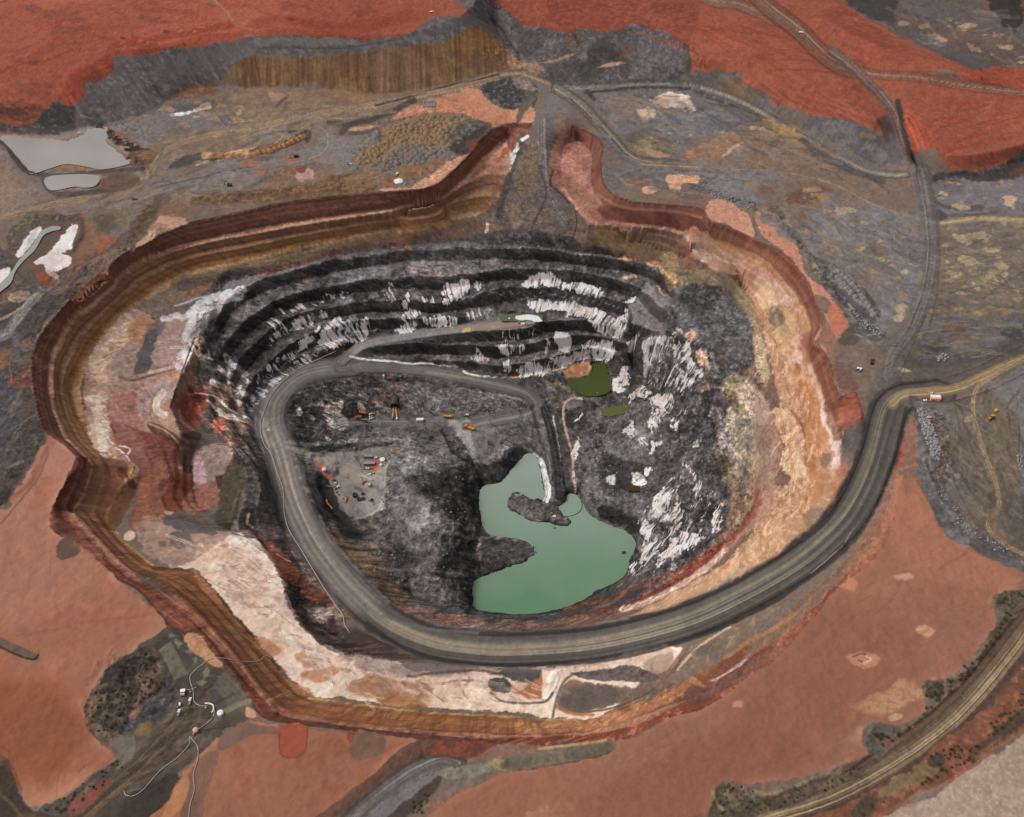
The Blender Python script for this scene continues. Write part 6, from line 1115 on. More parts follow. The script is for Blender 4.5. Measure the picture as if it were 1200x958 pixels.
# south road and its verges
poly(X("365,965 400,935 440,905 470,880 490,868 520,870 500,885 470,905 440,935 420,965"), (104, 74, 62), 2, 2, .95, mot=[((86, 70, 60), WB, .0, .4)]); poly(X("385,965 430,930 470,900 500,880 520,873 515,885 490,900 460,920 430,945 410,965"), (88, 82, 68), 2.5, 3, .9, mot=[((124, 116, 92), FINE, .15, .5), ((62, 56, 50), WA, .0, .4)])
k = lane(X("400,975 440,938 480,908 515,892 535,895"), 19, (104, 95, 90), [(-.5, (84, 74, 70)), (.3, (122, 116, 116))], (76, 62, 54), soft=3, reg='dirt_track_path')
poly(X("415,970 450,940 490,915 515,903 512,910 480,938 440,970"), (118, 112, 114), 2, 2, .85); poly(X("430,975 465,950 500,922 520,908 512,925 480,955 455,975"), (72, 62, 54), 3, 3, .9)
poly(X("500,878 530,868 580,872 570,885 540,890 510,888"), (130, 70, 54), 2, 2.5, .95, mot=[((84, 54, 46), FINE, .0, .3)]); poly(X("575,878 600,872 640,876 620,885 580,893 565,888"), (132, 98, 84), 3, 3, .9); stroke(X("498,889 520,886 545,892"), 4, (74, 68, 64), 2, .85, 1)
poly(X("512,903 540,897 575,895 600,898 570,907 530,912"), (124, 118, 100), 2, 2.5, .95, mot=[((104, 98, 84), WB, .0, .4)]); poly(X("570,893 590,893 600,900 585,903"), (152, 132, 96), 2, 3, .8); poly(X("585,900 600,888 640,882 690,874 712,870 720,875 712,883 680,890 640,896 605,902"), (104, 94, 78), 2, 1.5, .95, mot=[((122, 112, 92), MID, .0, .5)]); stroke(X("600,905 650,897 700,887 716,880"), 2, (84, 74, 62), 1.5, .7, 1); stroke(X("632,878 670,873 710,868"), 3.5, (186, 146, 106), 2, .8, 1)
SEP = X("1053,565 1062,556 1072,560 1085,585 1095,608 1105,625 1125,640 1150,652 1185,660 1202,670 1240,690 1240,700 1175,700 1165,715 1168,735 1150,755 1120,790 1095,800 1080,815 1085,835 1050,850 1015,845 1010,870 1025,885 990,895 940,910 900,915 880,920 858,915 838,925 830,945 800,962 760,975 480,975 500,958 540,930 580,910 605,905 650,898 690,890 722,878 722,868 742,863 764,851 786,841 817,833 837,823 864,805 902,778 922,760 947,730 958,720 977,692 1011,668 1031,646 1048,612")
poly(SEP, (147, 102, 82), 1.5, 2, reg='clay_pan_ground', mot=[((138, 91, 70), BIG, -.1, .5), ((156, 108, 86), WB, .3, .8)], rough=0)
idx, m, sd = poly_mask(SEP, 2, 2); blend(idx, (sstep(10, 1, sd)*m*.6*sstep(-.5, .3, WA[idx])).astype(F32), (176, 114, 88)); 
poly(X("1050,565 1080,580 1100,640 1180,665 1150,720 1050,700 980,720"), (158, 106, 82), 25, 8, .7); poly(X("900,760 1000,700 1080,760 1060,830 960,860 860,850"), (139, 92, 72), 30, 8, .6); poly(X("500,960 560,920 700,900 720,960"), (150, 98, 76), 20, 8, .5)
for s, a in (("1000,830 1030,812 1060,800 1085,812 1060,828 1020,838", .75), ("615,958 640,945 670,940 680,960", .6), ("1165,680 1185,672 1195,690 1175,700", .6), ("990,868 1010,850 1030,850 1015,862", .5)): poly(X(s), (192, 150, 112), 10, 6, a, mot=[((160, 106, 82), GRIT, -.1, .4)])
for s, c in (("1048,673 1060,672 1070,676 1060,681 1050,679", (206, 158, 128)), ("1073,738 1085,733 1096,740 1090,746 1077,744", (204, 156, 126)), ("992,770 1005,764 1020,765 1032,772 1025,780 1008,782", (190, 132, 104)), ("985,686 1000,677 1006,685 998,692", (192, 128, 102)), ("858,822 868,820 870,828 860,830", (192, 140, 112))): poly(X(s), c, 4, 3, .85)
stroke(X("1000,770 1010,766 1018,770 1014,777 1006,774"), 1.6, (110, 64, 46), 1.2, .8); stroke(X("1012,778 1020,772 1016,768"), 3, (220, 188, 160), 1.5, .8, 2); stroke(X("1093,788 1105,765 1108,752 1118,740"), 1.6, (166, 96, 70), 1.5, .6, 1); stroke(X("900,900 960,882 1000,862 1030,845"), 1, (166, 112, 86), 1.2, .5, 1)
poly(X("1050,580 1075,570 1100,610 1150,650 1190,668 1190,690 1140,690 1080,670 1040,640"), (168, 112, 88), 22, 8, .8); poly(X("640,960 720,915 800,875 880,850 960,880 860,930 800,975"), (136, 90, 69), 26, 8, .75); poly(X("-20,800 40,800 90,830 110,870 60,915 20,900 -20,870"), (132, 80, 56), 24, 8, .8)
# slope between the road and the plain
poly(X("1063,470 1080,468 1085,500 1095,530 1105,570 1130,610 1165,635 1205,655 1240,668 1240,690 1200,672 1150,652 1110,628 1095,608 1078,560 1070,540 1072,500"), (104, 97, 96), 2.5, 3, .95, mot=[((122, 115, 112), FINE, .1, .5), ((82, 76, 75), WB, .1, .4)], rough=.3, reg='ground'); poly(X("1062,500 1072,495 1076,540 1070,560 1058,556 1055,545"), (136, 98, 82), 3, 3, .8); stroke(X("1085,540 1105,585 1125,605 1150,620"), 4, (70, 66, 64), 2, .8, 2, breaks=.4); stroke(X("1055,550 1065,546 1075,545"), 3, (150, 112, 92), 2, .8)
poly(X("1080,470 1140,470 1160,450 1240,430 1240,660 1165,630 1135,605 1110,570 1095,520 1085,490"), (108, 95, 82), 4, 4, .95, mot=[((120, 106, 94), MID, .0, .5), ((112, 106, 106), BIG, .05, .5), ((92, 80, 68), WB, .15, .5)], reg='ground')
poly(X("1150,450 1180,445 1205,430 1220,500 1210,560 1200,590 1195,540 1185,490 1170,460"), (112, 108, 110), 6, 5, .8); poly(X("1155,480 1185,475 1195,510 1185,540 1160,530"), (110, 98, 80), 8, 5, .6); poly(X("1160,570 1200,580 1220,630 1190,640 1170,615"), (90, 82, 74), 6, 5, .7, mot=[((118, 114, 112), WB, .15, .5)]); poly(X("1105,545 1135,540 1140,590 1120,600 1110,570"), (112, 100, 98), 7, 5, .6)
for s in ("1120,480 1124,500 1120,530 1118,560 1130,590", "1110,540 1122,520 1130,500 1126,480", "1100,520 1115,535 1128,560 1140,580", "1130,500 1140,515 1148,530", "1092,480 1100,490 1110,497 1122,495", "1108,520 1125,522 1135,530", "1115,545 1128,548 1125,570", "1150,455 1146,470 1142,480 1150,492", "1160,450 1152,465 1155,480", "1120,500 1118,530 1112,560", "1126,500 1123,530 1120,555"): stroke(X(s), 1.5, (86, 74, 62), 1.2, .6, .8)
lane(X("1200,420 1165,440 1148,452 1141,465 1141,485 1147,510 1156,535 1165,560 1171,585 1168,600 1158,612 1162,625 1178,638 1200,650 1240,668"), 5.5, (140, 116, 90), [(-.45, (162, 136, 106)), (.45, (160, 134, 104)), (0, (110, 92, 74))], reg='dirt_track_path', soft=2.5)
poly(X("1158,605 1172,590 1170,610 1168,620 1180,636 1165,628"), (122, 98, 76), 3, 2, .8); poly(X("1131,489 1140,488 1138,494 1130,494"), (160, 134, 98), 2, 1.5, .8); poly(X("1120,555 1126,556 1124,560 1119,559"), (164, 142, 100), 1.5, 1.5, .8)
# south-east road
lane(X("858,978 900,956 960,938 1010,915 1060,885 1110,848 1150,808 1185,765 1215,725 1250,680"), 34, (100, 82, 66), [(-.5, .08, 0)] and [(-.5, (146, 124, 95)), (-.25, (158, 138, 108)), (-.02, (150, 130, 100)), (.2, (140, 118, 92)), (.52, (108, 88, 72)), (.78, (70, 56, 48)), (-.82, (68, 54, 46))], (96, 66, 54), soft=4, reg='haul_road')
stroke(X("860,958 920,936 980,912 1040,872 1090,836 1130,798 1170,748 1205,705"), 4, (62, 48, 42), 2, .8, 1); stroke(X("920,975 990,945 1050,912 1100,872 1150,830 1200,770"), 7, (84, 64, 56), 3, .75, 1.5)
VG = X("900,985 950,958 1010,935 1060,905 1110,865 1160,825 1215,765 1240,740 1240,820 1205,850 1170,870 1140,900 1100,920 1060,940 1030,965 1000,990")
poly(VG, (124, 80, 62), 3, 3, .95, mot=[((104, 70, 56), WB, .0, .4), ((150, 98, 74), FINE, .2, .6)], reg='ground', rough=.2)
poly(X("1060,905 1090,890 1105,893 1090,912 1060,925 1040,935 1030,930"), (122, 102, 74), 3, 3, .85); poly(X("1140,880 1165,858 1190,835 1205,815 1215,800 1215,830 1190,855 1165,868 1145,890"), (72, 62, 50), 4, 4, .85, mot=[((112, 76, 58), WB, .1, .4)]); poly(X("1000,945 1020,935 1030,938 1020,955 1005,962"), (74, 66, 58), 3, 4, .8); poly(X("1088,890 1100,882 1108,890 1102,900 1092,898"), (70, 62, 52), 3, 3, .85)
poly(X("1018,985 1050,950 1090,935 1130,905 1170,882 1205,855 1240,835 1300,1010"), (170, 146, 128), 4, 3, .95, mot=[((160, 136, 119), MID, .0, .5), ((178, 156, 140), GRIT, .1, .6)], reg='clay_pan_ground'); stroke(X("1010,970 1055,942 1100,922 1140,898 1175,872 1215,842"), 4, (148, 92, 72), 2.5, .8, 1.5); poly(X("1065,935 1090,925 1110,918 1095,930 1070,945"), (140, 118, 118), 4, 4, .6)
# rough verge of the south-east pan
for s in ("830,962 838,935 835,925 845,918 862,918 878,930 900,935 930,925 950,912 975,910 1000,902 1020,895 1010,912 960,932 900,952 860,970", "1012,862 1020,850 1040,848 1060,855 1085,838 1090,825 1080,815 1090,800 1108,800 1125,790 1145,770 1165,740 1180,720 1165,715 1162,700 1178,692 1215,690 1205,705 1170,745 1130,795 1090,832 1050,865 1030,890 1015,880"):
    poly(X(s), (98, 84, 70), 2.5, 3.5, .95, mot=[((128, 114, 90), WB, .1, .5), ((60, 54, 46), WA, .0, .35)], reg='ground', rough=.5)
stroke(X("1030,880 1014,872 1015,855 1030,850 1045,858"), 6, (94, 92, 86), 2.5, .9, 1.5); poly(X("1030,872 1048,860 1055,868 1040,880"), (122, 94, 80), 3, 2, .9); poly(X("1100,805 1112,800 1118,806 1108,815"), (124, 104, 88), 2, 2, .9); poly(X("850,930 862,926 872,938 858,948"), (112, 92, 76), 2.5, 2, .9); stroke(X("836,928 840,940 848,950"), 4, (140, 126, 98), 2, .8, 1); poly(X("1040,838 1055,836 1058,842 1044,845"), (186, 152, 120), 2, 3, .8)
stroke(X("880,928 905,930 935,920 960,908 985,905"), 4, (140, 132, 104), 2.5, .7, 2.5, breaks=.3)
for c in (1.0,):
    COL *= 1
# dark rock: dust on level ground, with light from above painted in by slope
# the big shapes of the pit floor and east wall
def J(s, c, soft=4, warp=4, a=.9, mot=None, rough=None): poly(T('J', s), c, soft, warp, a, mot, rough=rough)
def K(s, c, soft=4, warp=4, a=.85, mot=None, rough=None): poly(T('K', s), c, soft, warp, a, mot, rough=rough)
LG, DG, BK_ = (106, 101, 98), (62, 59, 58), (44, 43, 42)
J("430,90 600,80 860,80 900,180 960,260 800,300 700,340 600,300 640,200 560,160 430,150", (84, 80, 78), 5, 5, .8, [(LG, WB, .0, .4)], .6)
J("640,150 760,190 790,250 720,280 640,240", LG, 6, 6, .8); J("650,400 820,420 850,520 830,650 700,660 640,540", (112, 106, 104), 8, 8, .85, [((72, 68, 67), WA, .1, .5)], .5)
J("700,320 800,290 900,290 1000,250 1050,330 1060,540 1040,620 1020,780 1030,940 960,940 880,800 850,600 800,420 720,380", (60, 57, 56), 6, 6, .9, [((92, 87, 85), WB, .1, .45), (BK_, WA, .05, .4)], .9)
J("820,320 900,300 930,400 880,440 830,380", BK_, 6, 6, .8); J("780,470 850,480 840,560 780,560", (112, 107, 104), 8, 8, .6); J("640,640 720,640 730,720 650,740", (54, 51, 50), 7, 6, .85); J("740,760 860,800 900,900 760,930 700,850", (98, 92, 90), 8, 8, .7)
J("170,210 260,290 330,430 300,470 230,360", (92, 87, 85), 4, 4, .8, [((118, 112, 109), FINE, .15, .5)], .5); J("285,290 330,330 380,400 420,500 470,560 520,590 440,610 380,540 320,440 275,340", BK_, 4, 3, .95, None, .3)
stroke(T('J', "300,500 340,600 420,690 520,790 620,900"), 4, (110, 104, 101), 2.5, .6, 2); stroke(T('J', "130,150 250,165 420,150 600,138 740,150"), 4, (116, 111, 108), 2.5, .75, 2); stroke(T('J', "240,185 400,178 470,170"), 5, BK_, 3, .8, 2)
J("280,215 480,195 620,180 665,205 600,290 592,440 540,500 450,515 400,440 380,400 350,330 300,270", (108, 102, 98), 3, 2, .95, [((122, 115, 110), WB, .0, .5)], .06)
J("130,165 200,185 300,215 400,240 490,270 520,320 470,345 400,300 330,260 200,205 140,185", (128, 118, 106), 5, 2, .85, None, .04); J("285,245 315,262 345,318 352,330 330,325 300,290", (150, 82, 62), 2, 1.5, .95, None, .05); J("540,238 575,230 578,280 555,285 535,270", (136, 78, 62), 2, 2, .9, None, .05)
stroke(T('J', "640,210 605,290 595,400 560,480 450,515"), 2, (132, 126, 122), 1.5, .7, 1.5); stroke(T('J', "450,515 400,445 375,395 345,330"), 2, (120, 114, 110), 1.5, .6, 1)
J("900,50 1000,55 1010,120 1045,240 1010,220 960,140", (142, 136, 132), 4, 3, .85, None, .15); J("1010,100 1110,80 1150,150 1120,210 1060,250 1020,180", (104, 99, 97), 4, 3, .85, None, .2)
for i in range(7): stroke(T('J', f"{1010+14*i},{118+4*i} {1040+14*i},{160+5*i} {1062+9*i},{205+3*i}"), 1.1, (82, 78, 76), 1, .75, .5)
J("1030,275 1150,250 1240,280 1260,330 1060,368", (54, 51, 50), 3, 3, .95); J("1060,255 1130,190 1190,150 1215,180 1130,245", (128, 122, 118), 3, 4, .85); stroke(T('J', "870,100 920,200 1000,250 1045,310 1058,420 1055,530"), 3.5, (40, 38, 38), 2, .85, 2)
K("440,90 560,70 630,130 640,220 540,240 430,200", (102, 97, 95), 6, 5, .8, [((80, 75, 73), WB, .1, .4)], .5); K("400,260 520,235 650,260 640,330 570,385 480,370 400,340", (50, 48, 47), 5, 5, .9, None, .6); K("410,455 500,465 600,520 575,575 480,550 420,500", BK_, 4, 4, .9)
stroke(T('K', "390,220 385,330 345,400 360,480 420,540 520,575"), 11, (108, 103, 100), 5, .85, 2, rough=.5); K("330,160 420,120 440,220 380,300 320,260", (90, 86, 84), 6, 5, .7); K("0,60 130,30 170,120 160,220 130,225 70,205 20,180", (88, 84, 82), 5, 5, .8, [(LG, FINE, .1, .5)], .6); K("0,180 60,195 30,270 -60,290 -90,260", (60, 57, 56), 4, 4, .9)
K("720,180 830,200 900,330 880,400 800,330 740,280", (88, 84, 83), 7, 6, .8, [((58, 55, 54), WA, .05, .4)]); K("820,40 930,60 960,180 880,260 820,160", (80, 76, 75), 7, 6, .8); K("560,100 640,80 640,130 590,170", (118, 114, 112), 6, 5, .7); K("560,310 600,305 625,340 600,365 570,345", (206, 198, 192), 3, 4, .9); K("445,310 475,305 478,345 450,345", (188, 184, 180), 2, 4, .85)
K("930,0 975,0 1010,120 1055,260 1045,340 1000,230 955,110", (142, 129, 123), 4, 4, .85, [((116, 106, 102), WB, .1, .4)]); K("985,10 1050,10 1080,110 1092,240 1060,265 1010,130", (147, 133, 116), 4, 5, .85, [((128, 118, 100), WB, .1, .4)]); K("1072,40 1110,30 1150,80 1130,180 1110,260 1085,130", (138, 126, 109), 4, 5, .8); K("1092,70 1115,60 1135,200 1130,290 1095,380 1050,400 1065,310 1105,240", (106, 97, 88), 4, 4, .75); K("950,230 1010,220 1050,330 1035,420 990,340", (114, 95, 76), 5, 5, .85); K("1120,180 1198,60 1230,200 1198,360 1100,480 1060,530 1030,560 1100,380", (156, 126, 110), 6, 6, .75, [((130, 96, 84), WB, .1, .5)])
stroke(T('K', "1150,380 1130,450 1080,540 1000,620 900,690 800,740 700,790 580,830 480,880 380,905 250,930"), 5, (112, 58, 44), 4, .75, 3, mot=[((150, 92, 64), WB, .1, .5)]); stroke(T('K', "1190,400 1140,520 1040,620 960,680"), 5, (172, 130, 110), 4, .7, 3)
poly(T('G', "740,480 900,480 1000,420 1080,470 1110,560 1080,640 1000,720 950,720 900,620 800,560"), (92, 89, 88), 8, 6, .75, [((72, 70, 70), WA, .05, .4), ((116, 110, 106), WB, .2, .5)], rough=.7); poly(T('G', "780,400 900,400 960,470 900,510 800,470"), (66, 63, 62), 6, 5, .8); poly(T('G', "980,600 1060,640 1000,760 900,860 840,880 900,800 960,700"), (96, 86, 82), 6, 6, .7, [((74, 68, 66), WA, .05, .4)])
poly(T('F', "0,440 100,400 300,330 500,270 700,230 900,190 1080,180 1100,220 900,300 700,320 480,330 250,390 100,440 0,500"), (100, 95, 93), 6, 5, .55, [((78, 74, 73), WB, .0, .4)], rough=.5)
for s_, c_ in (("620,170 700,150 690,165 640,180", (158, 98, 74)), ("640,200 690,190 680,205", (140, 84, 66)), ("660,245 715,235 700,250", (150, 92, 72)), ("720,290 760,300 740,320", (168, 132, 122)), ("200,330 275,330 250,345", (150, 100, 74))): poly(T('F', s_), c_, 2, 2.5, .8)
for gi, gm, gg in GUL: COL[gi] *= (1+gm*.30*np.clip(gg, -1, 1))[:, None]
FR1 = 1-4*np.abs(vnoise(VX/11+.5*WA, VY/11+VZ/9+.5*WB, 210)-.5); FR2 = 1-4*np.abs(vnoise(VX/4.5+.5*WA, VY/4.5+VZ/5, 212)-.5)
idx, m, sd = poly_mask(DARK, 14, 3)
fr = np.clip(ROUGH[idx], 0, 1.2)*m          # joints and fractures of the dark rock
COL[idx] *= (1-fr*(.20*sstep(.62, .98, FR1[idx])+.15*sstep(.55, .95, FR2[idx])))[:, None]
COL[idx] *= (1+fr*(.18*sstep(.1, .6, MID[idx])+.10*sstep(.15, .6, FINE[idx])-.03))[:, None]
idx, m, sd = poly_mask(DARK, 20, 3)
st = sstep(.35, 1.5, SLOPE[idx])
COL[idx] *= (1+m*(.17-.17*st))[:, None]  # level dark rock lightened, top light painted over its dust
for pp_, lo_, hi_ in ((NWALL, .16, .17), (NWF, .12, .10), (SWC, .10, .10), (ECF, .10, .10)):      # pale dust on level benches; top light and shaded faces painted in by slope
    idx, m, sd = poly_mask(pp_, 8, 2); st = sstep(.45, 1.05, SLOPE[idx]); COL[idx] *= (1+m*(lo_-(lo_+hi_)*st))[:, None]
lane(X("637,480 642,495 648,520 653,550 655,582"), 8.5, (58, 55, 53), [(0, (68, 65, 62))], a=1, soft=1.5); stroke(X("545,444 575,450 600,456 617,462 627,473 624,483 607,488 580,493 555,499 545,500"), 9, (100, 94, 90), 3, .8, 1); stroke(X("500,436 545,443 575,449 600,455 617,461 627,472 624,483 607,488 580,493 555,499"), 3.2, (138, 130, 122), 2.5, .85, .8); stroke(X("628,478 635,503 642,533 646,560"), 2, (120, 114, 110), 1.5, .75, 1, breaks=.2); stroke(X("640,476 649,505 656,540 659,568"), 2, (118, 112, 108), 1.5, .75, 1, breaks=.2)
stroke(X("625,533 632,538 637,560 640,577 637,586"), 3, (208, 202, 196), 1.5, .95, 1.5); stroke(X("682,467 668,468 661,475 660,485 662,500 666,515 671,535 672,555 674,574"), 2.4, (188, 156, 144), 1.2, .9, .8, breaks=.15)
# wheel marks
tracks(X("165,170 250,130 480,110 600,95 560,110 420,150 330,175 320,215 180,240 60,255 150,215"), 60, -18, 45, (150, 128, 104), 301, .7); tracks(X("165,170 250,130 480,110 600,95 560,110 420,150 330,175 320,215 180,240 60,255 150,215"), 40, -18, 30, (92, 80, 72), 302, .7)
tracks(X("890,250 960,225 1080,260 1085,300 1080,345 1040,390 985,345 940,290"), 70, 60, 45, (136, 124, 112), 303, .65); tracks(X("890,250 960,225 1080,260 1085,300 1080,345 1040,390 985,345 940,290"), 50, 30, 35, (94, 87, 84), 304, .65)
tracks(X("1085,255 1199,262 1199,410 1100,430 1060,420 1090,330"), 70, 5, 40, (134, 118, 96), 305, .65); tracks(X("1085,255 1199,262 1199,410 1100,430 1060,420 1090,330"), 50, -15, 35, (88, 80, 74), 306, .65)
tracks(X("1090,475 1199,440 1199,640 1165,625 1110,560"), 60, 80, 40, (84, 73, 64), 307, .75); tracks(X("1090,475 1199,440 1199,640 1165,625 1110,560"), 40, 60, 35, (132, 118, 100), 308, .65)
tracks(X("190,625 330,640 340,740 480,785 640,800 640,835 400,815 310,740 230,670"), 120, 38, 40, (182, 148, 128), 309, .6); tracks(X("190,625 330,640 340,740 480,785 640,800 640,835 400,815 310,740 230,670"), 70, 38, 30, (226, 204, 186), 310, .75)
tracks(X("690,110 860,112 1000,200 900,195 760,190"), 60, 20, 40, (138, 124, 112), 311, .6); tracks(X("690,110 860,112 1000,200 900,195 760,190"), 40, 25, 30, (84, 78, 76), 312, .65)
tracks(X("0,620 90,640 190,730 90,800 40,920 0,900"), 26, 100, 110, (150, 94, 74), 313, .45); tracks(X("560,940 760,880 1040,660 1180,680 1060,800 850,900"), 30, -40, 90, (142, 88, 72), 314, .45)
tracks(X("0,-10 540,0 500,25 130,55 0,110"), 60, 12, 60, (142, 70, 52), 315, .65); tracks(X("600,0 860,10 1000,90 1030,140 870,80"), 60, 25, 60, (138, 64, 46), 316, .65); tracks(X("1070,110 1199,120 1199,170 1100,185"), 40, -20, 50, (140, 64, 46), 317, .65); tracks(X("910,5 1000,20 1150,80 1000,80"), 40, 25, 50, (140, 64, 46), 318, .65)
tracks(X("110,450 230,400 200,480 215,560 180,600 120,530"), 50, 70, 26, (140, 96, 84), 319, .7); tracks(X("345,535 450,532 455,590 400,590"), 30, 10, 24, (134, 124, 112), 320, .65); tracks(X("180,860 240,800 262,830 200,900 100,955"), 50, -40, 40, (62, 51, 43), 321, .75); tracks(X("180,860 240,800 262,830 200,900 100,955"), 30, -40, 40, (112, 96, 80), 322, .65)
for sd_, pl, n_ in ((331, "98,455 125,395 165,365 230,345 235,395 205,470 215,560 170,570 110,520", 110), (332, "170,620 330,640 340,740 480,785 640,800 640,835 400,815 310,740 230,670", 130), (333, "560,270 690,285 690,262 660,215 600,180 570,220", 40), (334, "905,330 945,420 968,520 945,600 880,660 900,560 915,480 890,370", 90)):
    tracks(X(pl), n_, 70 if sd_ != 332 else 38, 14, (128, 92, 76) if sd_ != 333 else (70, 62, 58), sd_, .55, 1.0, 1.2)
tracks(X("218,362 245,345 275,338 282,348 245,364 232,388 224,402 214,428 205,436 205,425 214,398"), 70, 125, 14, (226, 218, 214), 335, .85, 1.3, 1.0); tracks(X("255,338 290,338 288,350 270,354 246,362"), 30, 160, 14, (224, 216, 212), 336, .85, 1.3, 1.0)
for sd_, c_ in ((337, (40, 38, 38)), (338, (128, 122, 118))):
    tracks(X("350,445 620,470 640,560 560,600 550,710 470,690 400,620 430,600 380,520 345,490"), 150, 60, 11, c_, sd_, .6, 1.0, 1.3); tracks(X("650,480 780,460 860,500 850,620 760,680 745,640 690,600 670,560"), 130, -50, 12, c_, sd_+4, .6, 1.0, 1.0); tracks(X("300,345 450,295 600,285 770,315 740,360 600,340 450,357 310,400"), 110, -4, 16, c_, sd_+8, .5, 1.0, .8); tracks(X("780,360 850,350 885,400 870,440 840,440 800,390"), 50, 40, 14, c_, sd_+12, .5, 1.0, 1.0)
tracks(X("905,330 945,420 968,520 945,600 880,660 800,710 860,650 910,590 915,480 890,370"), 110, 95, 26, (226, 192, 158), 351, .6, 1.2, .6); tracks(X("905,330 945,420 968,520 945,600 880,660 800,710 860,650 910,590 915,480 890,370"), 90, 95, 22, (140, 92, 66), 352, .6, 1.1, .6)
for j_, (pl, ang_) in enumerate((("160,170 250,130 480,112 560,110 420,150 335,175 320,220 60,255 150,215", -16), ("690,112 860,112 1000,200 900,196 760,190", 22), ("890,250 960,225 1080,260 1085,345 1040,390 985,345", 50), ("1085,215 1199,210 1199,410 1100,430 1060,420 1090,330", 0), ("990,8 1199,10 1199,84 1140,80 1060,45", 25), ("0,300 30,330 90,335 50,388 38,460 48,520 0,590", -50), ("1090,475 1199,440 1199,640 1165,625 1110,560", 75), ("700,200 880,200 900,270 830,240 740,232 712,215", 8))):
    tracks(X(pl), 34, ang_, 36, (76, 68, 64), 401+j_, .42, 1.1, .9); tracks(X(pl), 26, ang_, 40, (152, 134, 116), 421+j_, .42, 1.2, .9)
# overall grain
pan = REG == REGS.index('clay_pan_ground')
lum = 1+np.where(pan, .015, .05)*MID+.05*BIG
rr = np.clip(ROUGH, 0, 1.2)
g2 = FINE*(.03+.20*rr)+GRIT*(.025+.16*rr)+np.where(pan, 0, .05)*(sstep(.36, .5, GRIT)-sstep(.36, .5, -GRIT))*np.clip(.3+1.4*rr, 0, 1.6)
sp = rng.random(NV, dtype=F32)
g2 = g2+np.where(pan, .02, .13)*((sp > .975).astype(F32)-(sp < .025))*np.clip(.25+1.2*rr, 0, 1.3)
COL *= np.clip(lum+g2, .35, 1.8).astype(F32)[:, None]
